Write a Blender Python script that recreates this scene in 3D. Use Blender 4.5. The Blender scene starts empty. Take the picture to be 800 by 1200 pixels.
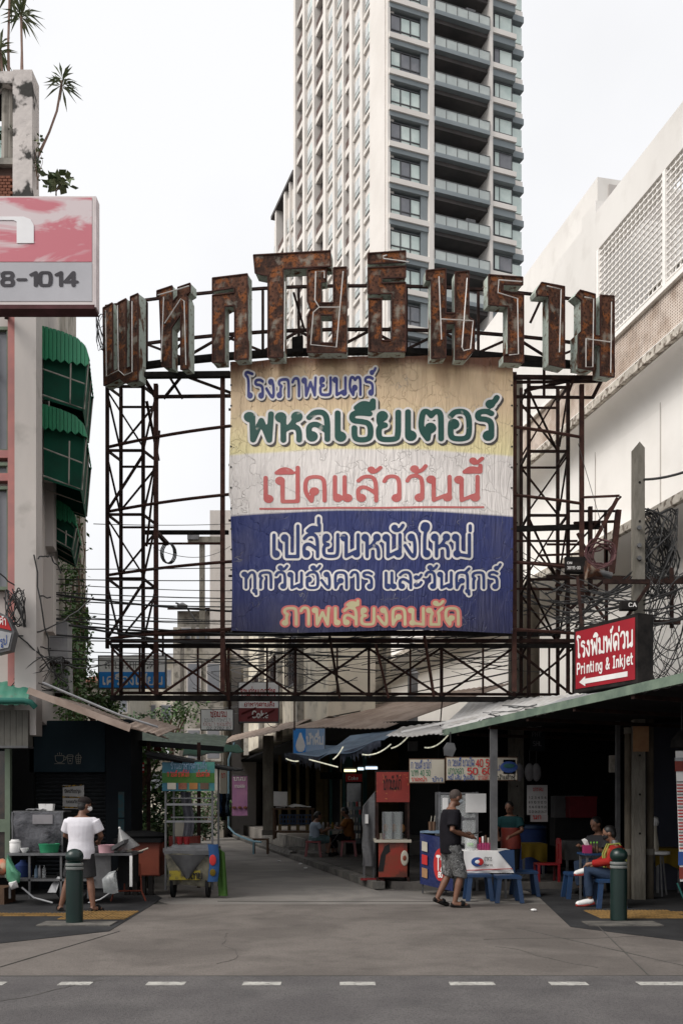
import bpy, math, random
import numpy as np
from mathutils import Vector, Matrix
from mathutils.geometry import tessellate_polygon
R = math.radians
random.seed(11)
SC = bpy.context.scene
COL = SC.collection

# ------------------------------------------------------------------ camera, sky, sun, exposure
cam = bpy.data.cameras.new('camera'); co = bpy.data.objects.new('camera', cam); COL.objects.link(co)
cam.lens = 33; cam.sensor_width = 36; cam.shift_y = 0.2833; cam.clip_end = 3000; cam.clip_start = .05
co.location = (0, 0, 1.55); co.rotation_euler = (R(90), 0, 0); SC.camera = co
SUN_EL, SUN_AZ = 44, 238          # azimuth of the sun measured clockwise from +Y (behind the camera, to the left)
w = bpy.data.worlds.new('World'); SC.world = w; w.use_nodes = True
nt = w.node_tree; N = nt.nodes; L = nt.links
bg = N['Background']; bg.inputs[1].default_value = .1
sky = N.new('ShaderNodeTexSky'); sky.sky_type = 'NISHITA'; sky.sun_disc = False
sky.sun_elevation = R(SUN_EL); sky.sun_rotation = R(SUN_AZ)
tc = N.new('ShaderNodeTexCoord'); ns = N.new('ShaderNodeTexNoise'); ns.inputs['Scale'].default_value = 2.2; ns.inputs['Detail'].default_value = 5
mr = N.new('ShaderNodeMapRange'); mr.inputs[1].default_value = .35; mr.inputs[2].default_value = .6; mr.inputs[3].default_value = 4.55; mr.inputs[4].default_value = 5.05
cmb = N.new('ShaderNodeCombineColor'); mx = N.new('ShaderNodeMix'); mx.data_type = 'RGBA'; mx.inputs[0].default_value = .95
mul = N.new('ShaderNodeMath'); mul.operation = 'MULTIPLY'; mul.inputs[1].default_value = 1.012
L.new(tc.outputs['Generated'], ns.inputs['Vector']); L.new(ns.outputs[0], mr.inputs[0])
L.new(mr.outputs[0], cmb.inputs[0]); L.new(mr.outputs[0], cmb.inputs[1]); L.new(mr.outputs[0], mul.inputs[0]); L.new(mul.outputs[0], cmb.inputs[2])
L.new(sky.outputs[0], mx.inputs[6]); L.new(cmb.outputs[0], mx.inputs[7]); L.new(mx.outputs[2], bg.inputs[0])
sl = bpy.data.lights.new('sun', 'SUN'); so = bpy.data.objects.new('sun', sl); COL.objects.link(so)
sl.energy = 1.5; sl.angle = R(35); sl.color = (1, .96, .9)
sd = Vector((math.sin(R(SUN_AZ)) * math.cos(R(SUN_EL)), math.cos(R(SUN_AZ)) * math.cos(R(SUN_EL)), math.sin(R(SUN_EL))))
so.rotation_euler = sd.to_track_quat('Z', 'Y').to_euler(); so.location = (-20, -20, 40)
SC.view_settings.view_transform = 'Standard'; SC.view_settings.look = 'None'; SC.view_settings.exposure = 1.02; SC.view_settings.gamma = 1
SC.cycles.max_bounces = 6

# ------------------------------------------------------------------ helpers
def P(px, py, Y): return Vector(((px - 400) * Y / 1100, Y, 1.55 + (940 - py) * Y / 1100))
def GR(px, py, z=0.0):
    Y = (1.55 - z) * 1100 / (py - 940); return Vector(((px - 400) * Y / 1100, Y, z))
def lin(c): c /= 255; return c / 12.92 if c < .04045 else ((c + .055) / 1.055) ** 2.4
def C(r, g, b, k=1.0): return (lin(r) * k, lin(g) * k, lin(b) * k, 1)
MATS = {}
def mat(name, c1, c2=None, scale=3, rough=.8, metal=0, bump=0, bscale=None, detail=6, lo=.4, hi=.6, stretch=(1, 1, 1), c3=None, emit=0, trans=0, alpha=1, dist=0):
    """principled material whose colour wanders between c1, c2 (and c3) with noise in object space"""
    if name in MATS: return MATS[name]
    m = bpy.data.materials.new(name); m.use_nodes = True; n = m.node_tree.nodes; l = m.node_tree.links
    b = n['Principled BSDF']; MATS[name] = m
    c2 = c2 or tuple(x * .8 for x in c1[:3]) + (1,)
    t = n.new('ShaderNodeTexCoord'); mp = n.new('ShaderNodeMapping'); mp.inputs['Scale'].default_value = stretch
    l.new(t.outputs['Object'], mp.inputs[0])
    nz = n.new('ShaderNodeTexNoise'); nz.inputs['Scale'].default_value = scale; nz.inputs['Detail'].default_value = detail; nz.inputs['Roughness'].default_value = .6; nz.inputs['Distortion'].default_value = dist
    l.new(mp.outputs[0], nz.inputs['Vector'])
    rp = n.new('ShaderNodeValToRGB'); e = rp.color_ramp.elements
    e[0].position = lo; e[0].color = c1; e[1].position = hi; e[1].color = c2
    if c3: x = e.new(min(hi + .12, .98)); x.color = c3
    l.new(nz.outputs[0], rp.inputs[0]); l.new(rp.outputs[0], b.inputs['Base Color'])
    b.inputs['Roughness'].default_value = rough; b.inputs['Metallic'].default_value = metal
    if rough >= .65: b.inputs['Specular IOR Level'].default_value = .15
    if trans: b.inputs['Transmission Weight'].default_value = trans; b.inputs['IOR'].default_value = 1.1
    if alpha < 1: b.inputs['Alpha'].default_value = alpha
    if emit: l.new(rp.outputs[0], b.inputs['Emission Color']); b.inputs['Emission Strength'].default_value = emit
    if bump:
        n2 = n.new('ShaderNodeTexNoise'); n2.inputs['Scale'].default_value = bscale or scale * 6; n2.inputs['Detail'].default_value = 8
        l.new(mp.outputs[0], n2.inputs['Vector'])
        bp = n.new('ShaderNodeBump'); bp.inputs['Strength'].default_value = bump; bp.inputs['Distance'].default_value = .03
        l.new(n2.outputs[0], bp.inputs['Height']); l.new(bp.outputs[0], b.inputs['Normal'])
    return m
def grain(m, strength=.5, scale=60, c=(.02, .02, .02, 1), thresh=(.62, .72)):
    """darker stains and speckle laid over an existing material"""
    n = m.node_tree.nodes; l = m.node_tree.links; b = n['Principled BSDF']
    src = b.inputs['Base Color'].links[0].from_socket
    t = n.new('ShaderNodeTexCoord'); z = n.new('ShaderNodeTexNoise'); z.inputs['Scale'].default_value = scale; z.inputs['Detail'].default_value = 7
    l.new(t.outputs['Object'], z.inputs['Vector'])
    r = n.new('ShaderNodeMapRange'); r.inputs[1].default_value = thresh[0]; r.inputs[2].default_value = thresh[1]; r.inputs[4].default_value = strength
    l.new(z.outputs[0], r.inputs[0]); x = n.new('ShaderNodeMix'); x.data_type = 'RGBA'; l.new(r.outputs[0], x.inputs[0]); l.new(src, x.inputs[6]); x.inputs[7].default_value = c
    l.new(x.outputs[2], b.inputs['Base Color']); return m

WM = {}
def wm(o): return WM.get(o.name, Matrix.Identity(4)) if o else Matrix.Identity(4)
def tag(o, label=None, cat=None, group=None, kind=None):
    if label: o['label'] = label
    if cat: o['category'] = cat
    if group: o['group'] = group
    if kind: o['kind'] = kind
    return o
def thing(name, label, cat, loc=(0, 0, 0), rz=0, group=None):
    o = bpy.data.objects.new(name, None); COL.objects.link(o); o.empty_display_size = .2
    o.location = loc; o.rotation_euler = (0, 0, rz); WM[o.name] = Matrix.Translation(Vector(loc)) @ Matrix.Rotation(rz, 4, 'Z')
    return tag(o, label, cat, group)
def link(name, me, m=None, parent=None):
    o = bpy.data.objects.new(name, me); COL.objects.link(o)
    if m: me.materials.append(m)
    if parent: o.parent = parent; WM[o.name] = wm(parent)
    return o
def dup(root, loc, rz=0, label=None, group=None, scale=None):
    r = root.copy(); COL.objects.link(r); r.location = loc; r.rotation_euler = (0, 0, rz)
    if scale: r.scale = scale
    if label: r['label'] = label
    if group: r['group'] = group
    for ch in root.children:
        c = ch.copy(); COL.objects.link(c); c.parent = r
        for g in ch.children:
            d = g.copy(); COL.objects.link(d); d.parent = c
    return r
class MB:
    def __init__(s): s.v = []; s.f = []
    def add(s, vs, fs):
        b = len(s.v); s.v += [Vector(v) for v in vs]; s.f += [tuple(b + i for i in f) for f in fs]; return s
    def box(s, x0, x1, y0, y1, z0, z1):
        return s.add([(x, y, z) for z in (z0, z1) for y in (y0, y1) for x in (x0, x1)],
                     [(0, 2, 3, 1), (4, 5, 7, 6), (0, 1, 5, 4), (2, 6, 7, 3), (0, 4, 6, 2), (1, 3, 7, 5)])
    def obox(s, o, a, b, c):     # corner o and three edge vectors
        o, a, b, c = map(Vector, (o, a, b, c))
        vs = [o + a * i + b * j + c * k for k in (0, 1) for j in (0, 1) for i in (0, 1)]
        fs = [(0, 2, 3, 1), (4, 5, 7, 6), (0, 1, 5, 4), (2, 6, 7, 3), (0, 4, 6, 2), (1, 3, 7, 5)]
        if a.cross(b).dot(c) < 0: fs = [f[::-1] for f in fs]
        return s.add(vs, fs)
    def bar(s, a, b, w, h=None, up=None):
        a, b = Vector(a), Vector(b); h = h or w; d = (b - a)
        if d.length < 1e-6: return s
        d.normalize(); u = Vector(up) if up else Vector((0, 0, 1)) if abs(d.z) < .95 else Vector((0, 1, 0))
        x = d.cross(u).normalized(); y = x.cross(d).normalized()
        return s.obox(a - x * w / 2 - y * h / 2, x * w, y * h, b - a)
    def tube(s, pts, r, n=8, cap=True):
        pts = [Vector(p) for p in pts]; k = len(pts); b = len(s.v); rs = r if isinstance(r, (list, tuple)) else [r] * k
        prev = None
        for i, p in enumerate(pts):
            d = (pts[min(i + 1, k - 1)] - pts[max(i - 1, 0)]).normalized()
            if prev is None:
                prev = d.cross(Vector((0, 0, 1)) if abs(d.z) < .9 else Vector((0, 1, 0))).normalized()
            prev = (prev - d * prev.dot(d)).normalized(); q = d.cross(prev)
            for j in range(n):
                t = 2 * math.pi * j / n; s.v.append(p + (prev * math.cos(t) + q * math.sin(t)) * rs[i])
        for i in range(k - 1):
            for j in range(n):
                j2 = (j + 1) % n; s.f.append((b + i * n + j, b + i * n + j2, b + (i + 1) * n + j2, b + (i + 1) * n + j))
        if cap: s.f.append(tuple(b + j for j in reversed(range(n)))); s.f.append(tuple(b + (k - 1) * n + j for j in range(n)))
        return s
    def lathe(s, prof, c=(0, 0, 0), n=20, rx=1, ry=1):
        c = Vector(c); b = len(s.v); k = len(prof)
        for r, z in prof:
            for j in range(n):
                t = 2 * math.pi * j / n; s.v.append(c + Vector((r * rx * math.cos(t), r * ry * math.sin(t), z)))
        for i in range(k - 1):
            for j in range(n):
                j2 = (j + 1) % n; s.f.append((b + i * n + j, b + i * n + j2, b + (i + 1) * n + j2, b + (i + 1) * n + j))
        s.f.append(tuple(b + j for j in reversed(range(n)))); s.f.append(tuple(b + (k - 1) * n + j for j in range(n)))
        return s
    def ell(s, c, r, n=12, m=8, rot=None):
        c = Vector(c); b = len(s.v); rx, ry, rz = (r, r, r) if isinstance(r, (int, float)) else r
        for i in range(m + 1):
            a = math.pi * i / m
            for j in range(n):
                t = 2 * math.pi * j / n; v = Vector((rx * math.sin(a) * math.cos(t), ry * math.sin(a) * math.sin(t), -rz * math.cos(a)))
                if rot: v = rot @ v
                s.v.append(c + v)
        for i in range(m):
            for j in range(n):
                j2 = (j + 1) % n; s.f.append((b + i * n + j, b + i * n + j2, b + (i + 1) * n + j2, b + (i + 1) * n + j))
        return s
    def loft(s, secs, n=16):      # secs: (centre, right vector * rx, forward vector * ry)
        b = len(s.v); k = len(secs)
        for c, a, f in secs:
            for j in range(n):
                t = 2 * math.pi * j / n; s.v.append(Vector(c) + Vector(a) * math.cos(t) + Vector(f) * math.sin(t))
        for i in range(k - 1):
            for j in range(n):
                j2 = (j + 1) % n; s.f.append((b + i * n + j, b + i * n + j2, b + (i + 1) * n + j2, b + (i + 1) * n + j))
        s.f.append(tuple(b + j for j in reversed(range(n)))); s.f.append(tuple(b + (k - 1) * n + j for j in range(n)))
        return s
    def prism(s, loops, fn, d):   # loops of 2-D points (first outer, rest holes); fn maps (a,b)->Vector ; d = extrusion vector
        d = Vector(d); flat = [p for lp in loops for p in lp]
        tr = tessellate_polygon([[Vector((p[0], p[1], 0)) for p in lp] for lp in loops])
        F = [fn(*p) for p in flat]; n = len(F); b = len(s.v); s.v += F + [p + d for p in F]
        for t in tr: s.f.append(tuple(b + i for i in t)); s.f.append(tuple(b + n + i for i in reversed(t)))
        o = 0
        for lp in loops:
            k = len(lp)
            for i in range(k): j = (i + 1) % k; s.f.append((b + o + i, b + o + j, b + n + o + j, b + n + o + i))
            o += k
        return s
    def grid(s, fn, nu, nv, thick=None):
        b = len(s.v)
        for j in range(nv + 1):
            for i in range(nu + 1): s.v.append(Vector(fn(i / nu, j / nv)))
        for j in range(nv):
            for i in range(nu):
                a = b + j * (nu + 1) + i; s.f.append((a, a + 1, a + nu + 2, a + nu + 1))
        if thick:
            t = Vector(thick); m = (nu + 1) * (nv + 1); s.v += [s.v[b + i] + t for i in range(m)]
            for j in range(nv):
                for i in range(nu):
                    a = b + m + j * (nu + 1) + i; s.f.append((a + nu + 1, a + nu + 2, a + 1, a))
            ring = [i for i in range(nu + 1)] + [j * (nu + 1) + nu for j in range(1, nv + 1)] + [nv * (nu + 1) + i for i in range(nu - 1, -1, -1)] + [j * (nu + 1) for j in range(nv - 1, 0, -1)]
            for i in range(len(ring)):
                p, q = ring[i], ring[(i + 1) % len(ring)]; s.f.append((b + p, b + m + p, b + m + q, b + q))
        return s
    def slab(s, pts, t):          # polygon of world points, thickness vector t
        pts = [Vector(p) for p in pts]; t = Vector(t); n = len(pts); b = len(s.v); s.v += pts + [p + t for p in pts]
        s.f.append(tuple(b + i for i in range(n))); s.f.append(tuple(b + n + i for i in reversed(range(n))))
        for i in range(n): j = (i + 1) % n; s.f.append((b + i, b + n + i, b + n + j, b + j))
        return s
    def mesh(s, name, parent=None, smooth=False):
        inv = wm(parent).inverted(); me = bpy.data.meshes.new(name)
        me.from_pydata([inv @ v for v in s.v], [], s.f)
        import bmesh
        bm = bmesh.new(); bm.from_mesh(me); bmesh.ops.recalc_face_normals(bm, faces=bm.faces); bm.to_mesh(me); bm.free()
        if smooth:
            me.shade_smooth()
            me.set_sharp_from_angle(angle=R(smooth if smooth > 1 else 40))
        return me
    def build(s, name, m, parent=None, smooth=False, label=None, kind=None):
        o = link(name, s.mesh(name, parent, smooth), m, parent)
        return tag(o, label, None, None, kind)
def bx(name, m, parent, *a): return MB().box(*a).build(name, m, parent)
def fuse(mb, name, m, parent, voxel=.012, it=3):
    """melt overlapping shapes into one continuous skin"""
    me = mb.mesh(name, parent); o = bpy.data.objects.new(name, me); COL.objects.link(o)
    r = o.modifiers.new('r', 'REMESH'); r.mode = 'VOXEL'; r.voxel_size = voxel
    q = o.modifiers.new('s', 'SMOOTH'); q.iterations = it; q.factor = .5
    dg = bpy.context.evaluated_depsgraph_get(); dg.update(); e = o.evaluated_get(dg); m2 = bpy.data.meshes.new_from_object(e)
    bpy.data.objects.remove(o); m2.shade_smooth(); m2.name = name; m2.materials.clear()
    return link(name, m2, m, parent)

# ------------------------------------------------------------------ lettering: strokes turned into clean flat meshes
def ch2(p, n=2):
    for _ in range(n):
        q = [p[0]]
        for a, b in zip(p, p[1:]):
            q += [(a[0] * .75 + b[0] * .25, a[1] * .75 + b[1] * .25), (a[0] * .25 + b[0] * .75, a[1] * .25 + b[1] * .75)]
        q.append(p[-1]); p = q
    return p
def ci(x, y, r): return [(x + r * math.cos(i * math.pi / 5), y + r * math.sin(i * math.pi / 5)) for i in range(11)]
def hd(x=.13, y=.87): return ('c', x, y, .1)
TH = {
 'ก': (.85, [[(.14, 0), (.14, .55), (.24, .62), (.08, .72), (.14, .98), (.6, 1.02), (.74, .9), (.74, 0)]]),
 'ข': (.85, [hd(), [(.22, .85), (.32, .7), (.22, .5), (.22, 0), (.22, 0), (.75, 0), (.75, 0), (.75, 1)]]),
 'ค': (.88, [[(.13, 0), (.1, .6), (.14, .95), (.42, 1.03), (.72, .95), (.76, .6), (.76, 0)], ('c', .42, .47, .1), [(.13, .02), (.22, .25), (.36, .38)]]),
 'ง': (.65, [('c', .33, .88, .1), [(.43, .88), (.5, .6), (.5, 0), (.36, 0), (.04, .5)]]),
 'ช': (.85, [hd(), [(.22, .85), (.32, .7), (.22, .5), (.22, 0), (.22, 0), (.66, 0), (.66, 0), (.66, .6), (.58, .75), (.84, 1.02)]]),
 'ซ': (.85, [hd(), [(.22, .85), (.32, .75), (.4, .85), (.22, .5), (.22, 0), (.22, 0), (.66, 0), (.66, 0), (.66, .6), (.58, .75), (.84, 1.02)]]),
 'ด': (.88, [[(.3, .0), (.08, .35), (.1, .95), (.42, 1.03), (.72, .95), (.76, .6), (.76, 0)], ('c', .4, .4, .1), [(.3, .0), (.34, .3)]]),
 'ต': (.88, [[(.3, .0), (.06, .35), (.12, .98), (.28, 1.04), (.42, .86), (.42, .86), (.56, 1.04), (.74, .98), (.76, .6), (.76, 0)], ('c', .4, .4, .1), [(.3, .0), (.34, .3)]]),
 'ถ': (.85, [('c', .14, .1, .1), [(.22, .16), (.22, .55), (.3, .62), (.1, .72), (.14, .98), (.6, 1.02), (.74, .9), (.74, 0)]]),
 'ท': (.85, [hd(), [(.22, .87), (.22, 0)], [(.22, .55), (.45, .98), (.62, 1.02), (.74, .85), (.74, 0)]]),
 'ธ': (.85, [[(.72, .98), (.4, 1.02), (.12, .98), (.12, .72), (.4, .7), (.74, .62), (.76, .1), (.6, 0), (.3, 0), (.2, .1), (.2, .45)]]),
 'น': (.9, [hd(), [(.22, .87), (.22, 0), (.22, 0), (.62, .2)], ('c', .7, .12, .1), [(.78, .15), (.78, 1)]]),
 'บ': (.85, [hd(), [(.22, .85), (.22, 0), (.22, 0), (.75, 0), (.75, 0), (.75, 1)]]),
 'ป': (.85, [hd(), [(.22, .85), (.22, 0), (.22, 0), (.75, 0), (.75, 0), (.75, 1.42)]]),
 'พ': (.98, [hd(), [(.22, .87), (.25, 0), (.25, 0), (.53, .75), (.53, .75), (.8, 0), (.8, 0), (.86, 1)]]),
 'ภ': (.85, [('c', .14, .1, .1), [(.22, .16), (.22, .55), (.3, .62), (.1, .72), (.14, .98), (.6, 1.02), (.74, .9), (.74, 0)]]),
 'ม': (.88, [hd(), [(.22, .87), (.22, .2)], ('c', .2, .11, .1), [(.3, .08), (.78, .0), (.78, .0), (.78, 1)]]),
 'ย': (.85, [('c', .22, .88, .1), [(.12, .86), (.12, .58), (.38, .54), (.1, .5), (.1, .08), (.25, 0), (.65, 0), (.76, .1), (.76, 1)]]),
 'ร': (.7, [[(.58, .92), (.4, 1.03), (.12, .98), (.12, .74), (.4, .72), (.58, .6), (.58, .15)], ('c', .48, .1, .1)]),
 'ล': (.85, [('c', .22, .12, .1), [(.12, .14), (.1, .5), (.3, .6), (.5, .5), (.74, .3)], [(.74, 0), (.74, .8), (.6, 1.03), (.3, 1.03), (.12, .84)]]),
 'ว': (.72, [[(.1, .82), (.2, 1.03), (.5, 1.03), (.62, .85), (.62, .12)], ('c', .52, .11, .1)]),
 'ศ': (.88, [[(.13, 0), (.1, .6), (.14, .95), (.42, 1.03), (.72, .95), (.76, .6), (.76, 0)], ('c', .42, .47, .1), [(.13, .02), (.22, .25), (.36, .38)], [(.6, .98), (.84, 1.26)]]),
 'ส': (.85, [('c', .22, .12, .1), [(.12, .14), (.1, .5), (.3, .6), (.5, .5), (.74, .3)], [(.74, 0), (.74, .8), (.6, 1.03), (.3, 1.03), (.12, .84)], [(.52, .98), (.8, 1.26)]]),
 'ห': (.9, [hd(), [(.22, .87), (.22, 0)], [(.22, .38), (.45, .5), (.62, .78)], ('c', .68, .88, .1), [(.42, .5), (.68, .5), (.76, .3), (.76, 0)]]),
 'อ': (.85, [('c', .23, .55, .1), [(.13, .5), (.12, .1), (.25, 0), (.62, 0), (.76, .12), (.76, .8), (.62, 1.03), (.28, 1.03), (.12, .84)]]),
 'ฟ': (.98, [hd(), [(.22, .87), (.25, 0), (.25, 0), (.53, .75), (.53, .75), (.8, 0), (.8, 0), (.86, 1.35)]]),
 'จ': (.75, [[(.1, .85), (.25, 1.03), (.5, 1.03), (.64, .8), (.64, .0), (.4, .2)], ('c', .3, .3, .1)]),
 'า': (.6, [[(.06, .82), (.16, 1.03), (.38, 1.03), (.47, .85), (.47, 0)]]),
 'เ': (.45, [[(.16, 1), (.16, .12)], ('c', .26, .11, .1)]),
 'แ': (.78, [[(.16, 1), (.16, .12)], ('c', .26, .11, .1), [(.5, 1), (.5, .12)], ('c', .6, .11, .1)]),
 'โ': (.48, [[(.48, 1.36), (.1, 1.5), (.02, 1.3), (.24, 1.15), (.24, .12)], ('c', .33, .11, .1)]),
 'ใ': (.48, [('c', .18, 1.3, .08), [(.1, 1.3), (.16, 1.52), (.4, 1.48), (.38, 1.25), (.22, 1.1), (.22, .12)], ('c', .32, .11, .1)]),
 'ไ': (.48, [[(-.02, 1.5), (.1, 1.3), (.2, 1.45), (.36, 1.5), (.22, 1.2), (.22, .12)], ('c', .32, .11, .1)]),
 'ะ': (.5, [('c', .13, .68, .07), [(.18, .64), (.3, .66), (.42, .85)], ('c', .13, .2, .07), [(.18, .16), (.3, .18), (.42, .37)]]),
 'ำ': (.6, [[(.06, .82), (.16, 1.03), (.38, 1.03), (.47, .85), (.47, 0)], ('c', -.1, 1.25, .08)]),
 ' ': (.4, []),
}
MK = {
 'ิ': [[(-.66, 1.2), (-.45, 1.38), (-.2, 1.32), (-.1, 1.2), (-.1, 1.2), (-.66, 1.2)]],
 'ี': [[(-.66, 1.2), (-.45, 1.38), (-.2, 1.32), (-.1, 1.2), (-.1, 1.2), (-.66, 1.2)], [(-.1, 1.2), (-.1, 1.46)]],
 'ึ': [[(-.66, 1.2), (-.45, 1.38), (-.2, 1.32), (-.1, 1.2), (-.66, 1.2)], ('c', -.12, 1.42, .07)],
 'ื': [[(-.66, 1.2), (-.45, 1.38), (-.2, 1.32), (-.1, 1.2), (-.66, 1.2)], [(-.1, 1.2), (-.1, 1.46)], [(-.26, 1.3), (-.26, 1.46)]],
 'ั': [('c', -.45, 1.32, .08), [(-.44, 1.22), (-.3, 1.2), (-.16, 1.28), (-.06, 1.44)]],
 '็': [('c', -.4, 1.25, .07), [(-.46, 1.28), (-.4, 1.42), (-.1, 1.38)]],
 'ุ': [('c', -.2, -.2, .07), [(-.13, -.18), (-.12, -.42)]],
 'ู': [('c', -.34, -.2, .07), [(-.27, -.18), (-.26, -.38), (-.08, -.38), (-.08, -.14)]],
 '่': [[(-.14, 0), (-.14, .22)]],
 '้': [('c', -.36, .12, .06), [(-.34, .02), (-.22, .02), (-.04, .2)]],
 '์': [('c', -.24, .08, .07), [(-.2, .14), (-.1, .16), (-.02, .32)]],
}
S = .5
LT = {
 '0': [[(.3, 0), (.08, .0), (.02, .3), (.02, .7), (.08, 1), (.3, 1), (.52, 1), (.58, .7), (.58, .3), (.52, 0), (.3, 0)]],
 '1': [[(.1, .82), (.34, 1), (.34, 1), (.34, 0)]], '2': [[(.05, .8), (.15, 1), (.5, 1), (.56, .7), (.05, 0), (.05, 0), (.58, 0)]],
 '3': [[(.05, .95), (.5, 1.02), (.5, .6), (.25, .54), (.25, .54), (.6, .45), (.5, -.03), (.05, .05)]],
 '4': [[(.45, 0), (.45, 1), (.45, 1), (.02, .28), (.02, .28), (.62, .28)]], '5': [[(.52, 1), (.1, 1), (.1, 1), (.06, .55), (.06, .55), (.55, .65), (.6, .1), (.3, -.03), (.03, .08)]],
 '6': [[(.5, .98), (.1, .9), (.02, .3), (.12, 0), (.5, 0), (.6, .3), (.45, .58), (.05, .45)]], '7': [[(.03, 1), (.58, 1), (.58, 1), (.2, 0)]],
 '8': [[(.3, .52), (.04, .6), (.06, 1), (.3, 1), (.54, 1), (.56, .6), (.3, .52), (.02, .44), (.03, 0), (.3, 0), (.57, 0), (.58, .44), (.3, .52)]],
 '9': [[(.1, .02), (.5, .1), (.58, .7), (.48, 1), (.1, 1), (.0, .7), (.15, .42), (.55, .55)]],
 '-': [[(.08, .45), (.45, .45)]], '/': [[(0, 0), (.4, 1)]], ':': [[(.1, .2), (.1, .25)], [(.1, .7), (.1, .75)]], '.': [[(.1, 0), (.1, .05)]],
 'T': [[(.02, 1), (.6, 1)], [(.31, 1), (.31, 0)]], 'P': [[(.08, 0), (.08, 1), (.08, 1), (.5, 1), (.58, .75), (.5, .5), (.08, .5)]],
 'I': [[(.15, 0), (.15, 1)], [(.02, 0), (.28, 0)], [(.02, 1), (.28, 1)]], 'C': [[(.55, .85), (.35, 1.02), (.05, .9), (.02, .2), (.2, -.02), (.55, .12)]],
 'A': [[(.02, 0), (.3, 1), (.3, 1), (.58, 0)], [(.12, .35), (.48, .35)]], 'S': [[(.52, .9), (.1, 1.08), (.02, .6), (.56, .45), (.5, -.05), (.05, .08)]],
 'L': [[(.05, 1), (.05, 0), (.05, 0), (.5, 0)]], 'H': [[(.05, 0), (.05, 1)], [(.55, 0), (.55, 1)], [(.05, .5), (.55, .5)]], 'N': [[(.05, 0), (.05, 1), (.05, 1), (.55, 0), (.55, 0), (.55, 1)]],
 'O': [[(.3, 0), (.02, .1), (.02, .9), (.3, 1), (.58, .9), (.58, .1), (.3, 0)]],
 'r': [[(.08, 0), (.08, .65)], [(.08, .45), (.2, .66), (.38, .62)]], 'i': [[(.08, 0), (.08, .65)], [(.08, .86), (.08, .9)]],
 'n': [[(.08, 0), (.08, .65)], [(.08, .5), (.25, .68), (.45, .6), (.45, 0)]], 't': [[(.12, .95), (.12, .05), (.32, .02)], [(0, .65), (.3, .65)]],
 'g': [[(.45, .65), (.45, -.15), (.3, -.3), (.06, -.22)], [(.45, .55), (.2, .7), (.02, .33), (.2, .0), (.45, .12)]],
 'k': [[(.08, 0), (.08, 1)], [(.4, .65), (.1, .3)], [(.2, .4), (.45, 0)]], 'j': [[(.16, .65), (.16, -.2), (-.02, -.25)], [(.16, .86), (.16, .9)]],
 'e': [[(.04, .35), (.46, .35), (.46, .35), (.4, .68), (.15, .68), (.03, .35), (.15, 0), (.42, .06)]],
 'o': [[(.25, 0), (.02, .15), (.02, .5), (.25, .66), (.48, .5), (.48, .15), (.25, 0)]], 'a': [[(.08, .6), (.4, .7), (.44, .3), (.44, 0)], [(.44, .4), (.05, .4), (.05, .0), (.25, -.02), (.44, .15)]],
 'l': [[(.08, 0), (.08, 1)]], 'p': [[(.06, .65), (.06, -.3)], [(.06, .5), (.3, .7), (.5, .33), (.3, 0), (.06, .1)]],
 '&': [[(.6, 0), (.15, .7), (.2, 1), (.45, .95), (.4, .65), (.05, .3), (.1, 0), (.4, 0), (.62, .4)]],
}
def layout(text, sx=1.0, gap=.08):
    x = 0; out = []; pv = False; pc = ''
    for c in text:
        if c in MK:
            dy = 0; xs_ = x; x -= .26 if pc in 'ปฟ' and c not in 'ุู' else 0
            if c in '่้์': dy = 1.55 if pv else 1.2
            for g in MK[c]:
                out.append(ci(g[1] + x, g[2] + dy, g[3]) if g[0] == 'c' else ch2([(a + x, b + dy) for a, b in g]))
            if c in 'ิีึืั': pv = True
            x = xs_; continue
        pv = False; pc = c
        if c in TH: adv, gl = TH[c]
        else: gl = LT.get(c, []); adv = max([p[0] for g in gl for p in g] + [.3]) + .1
        for g in gl:
            out.append(ci(g[1] + x, g[2], g[3]) if g[0] == 'c' else ch2([(a + x, b) for a, b in g]))
        x += adv + gap
    return [[(a * sx, b) for a, b in p] for p in out], x * sx
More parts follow.
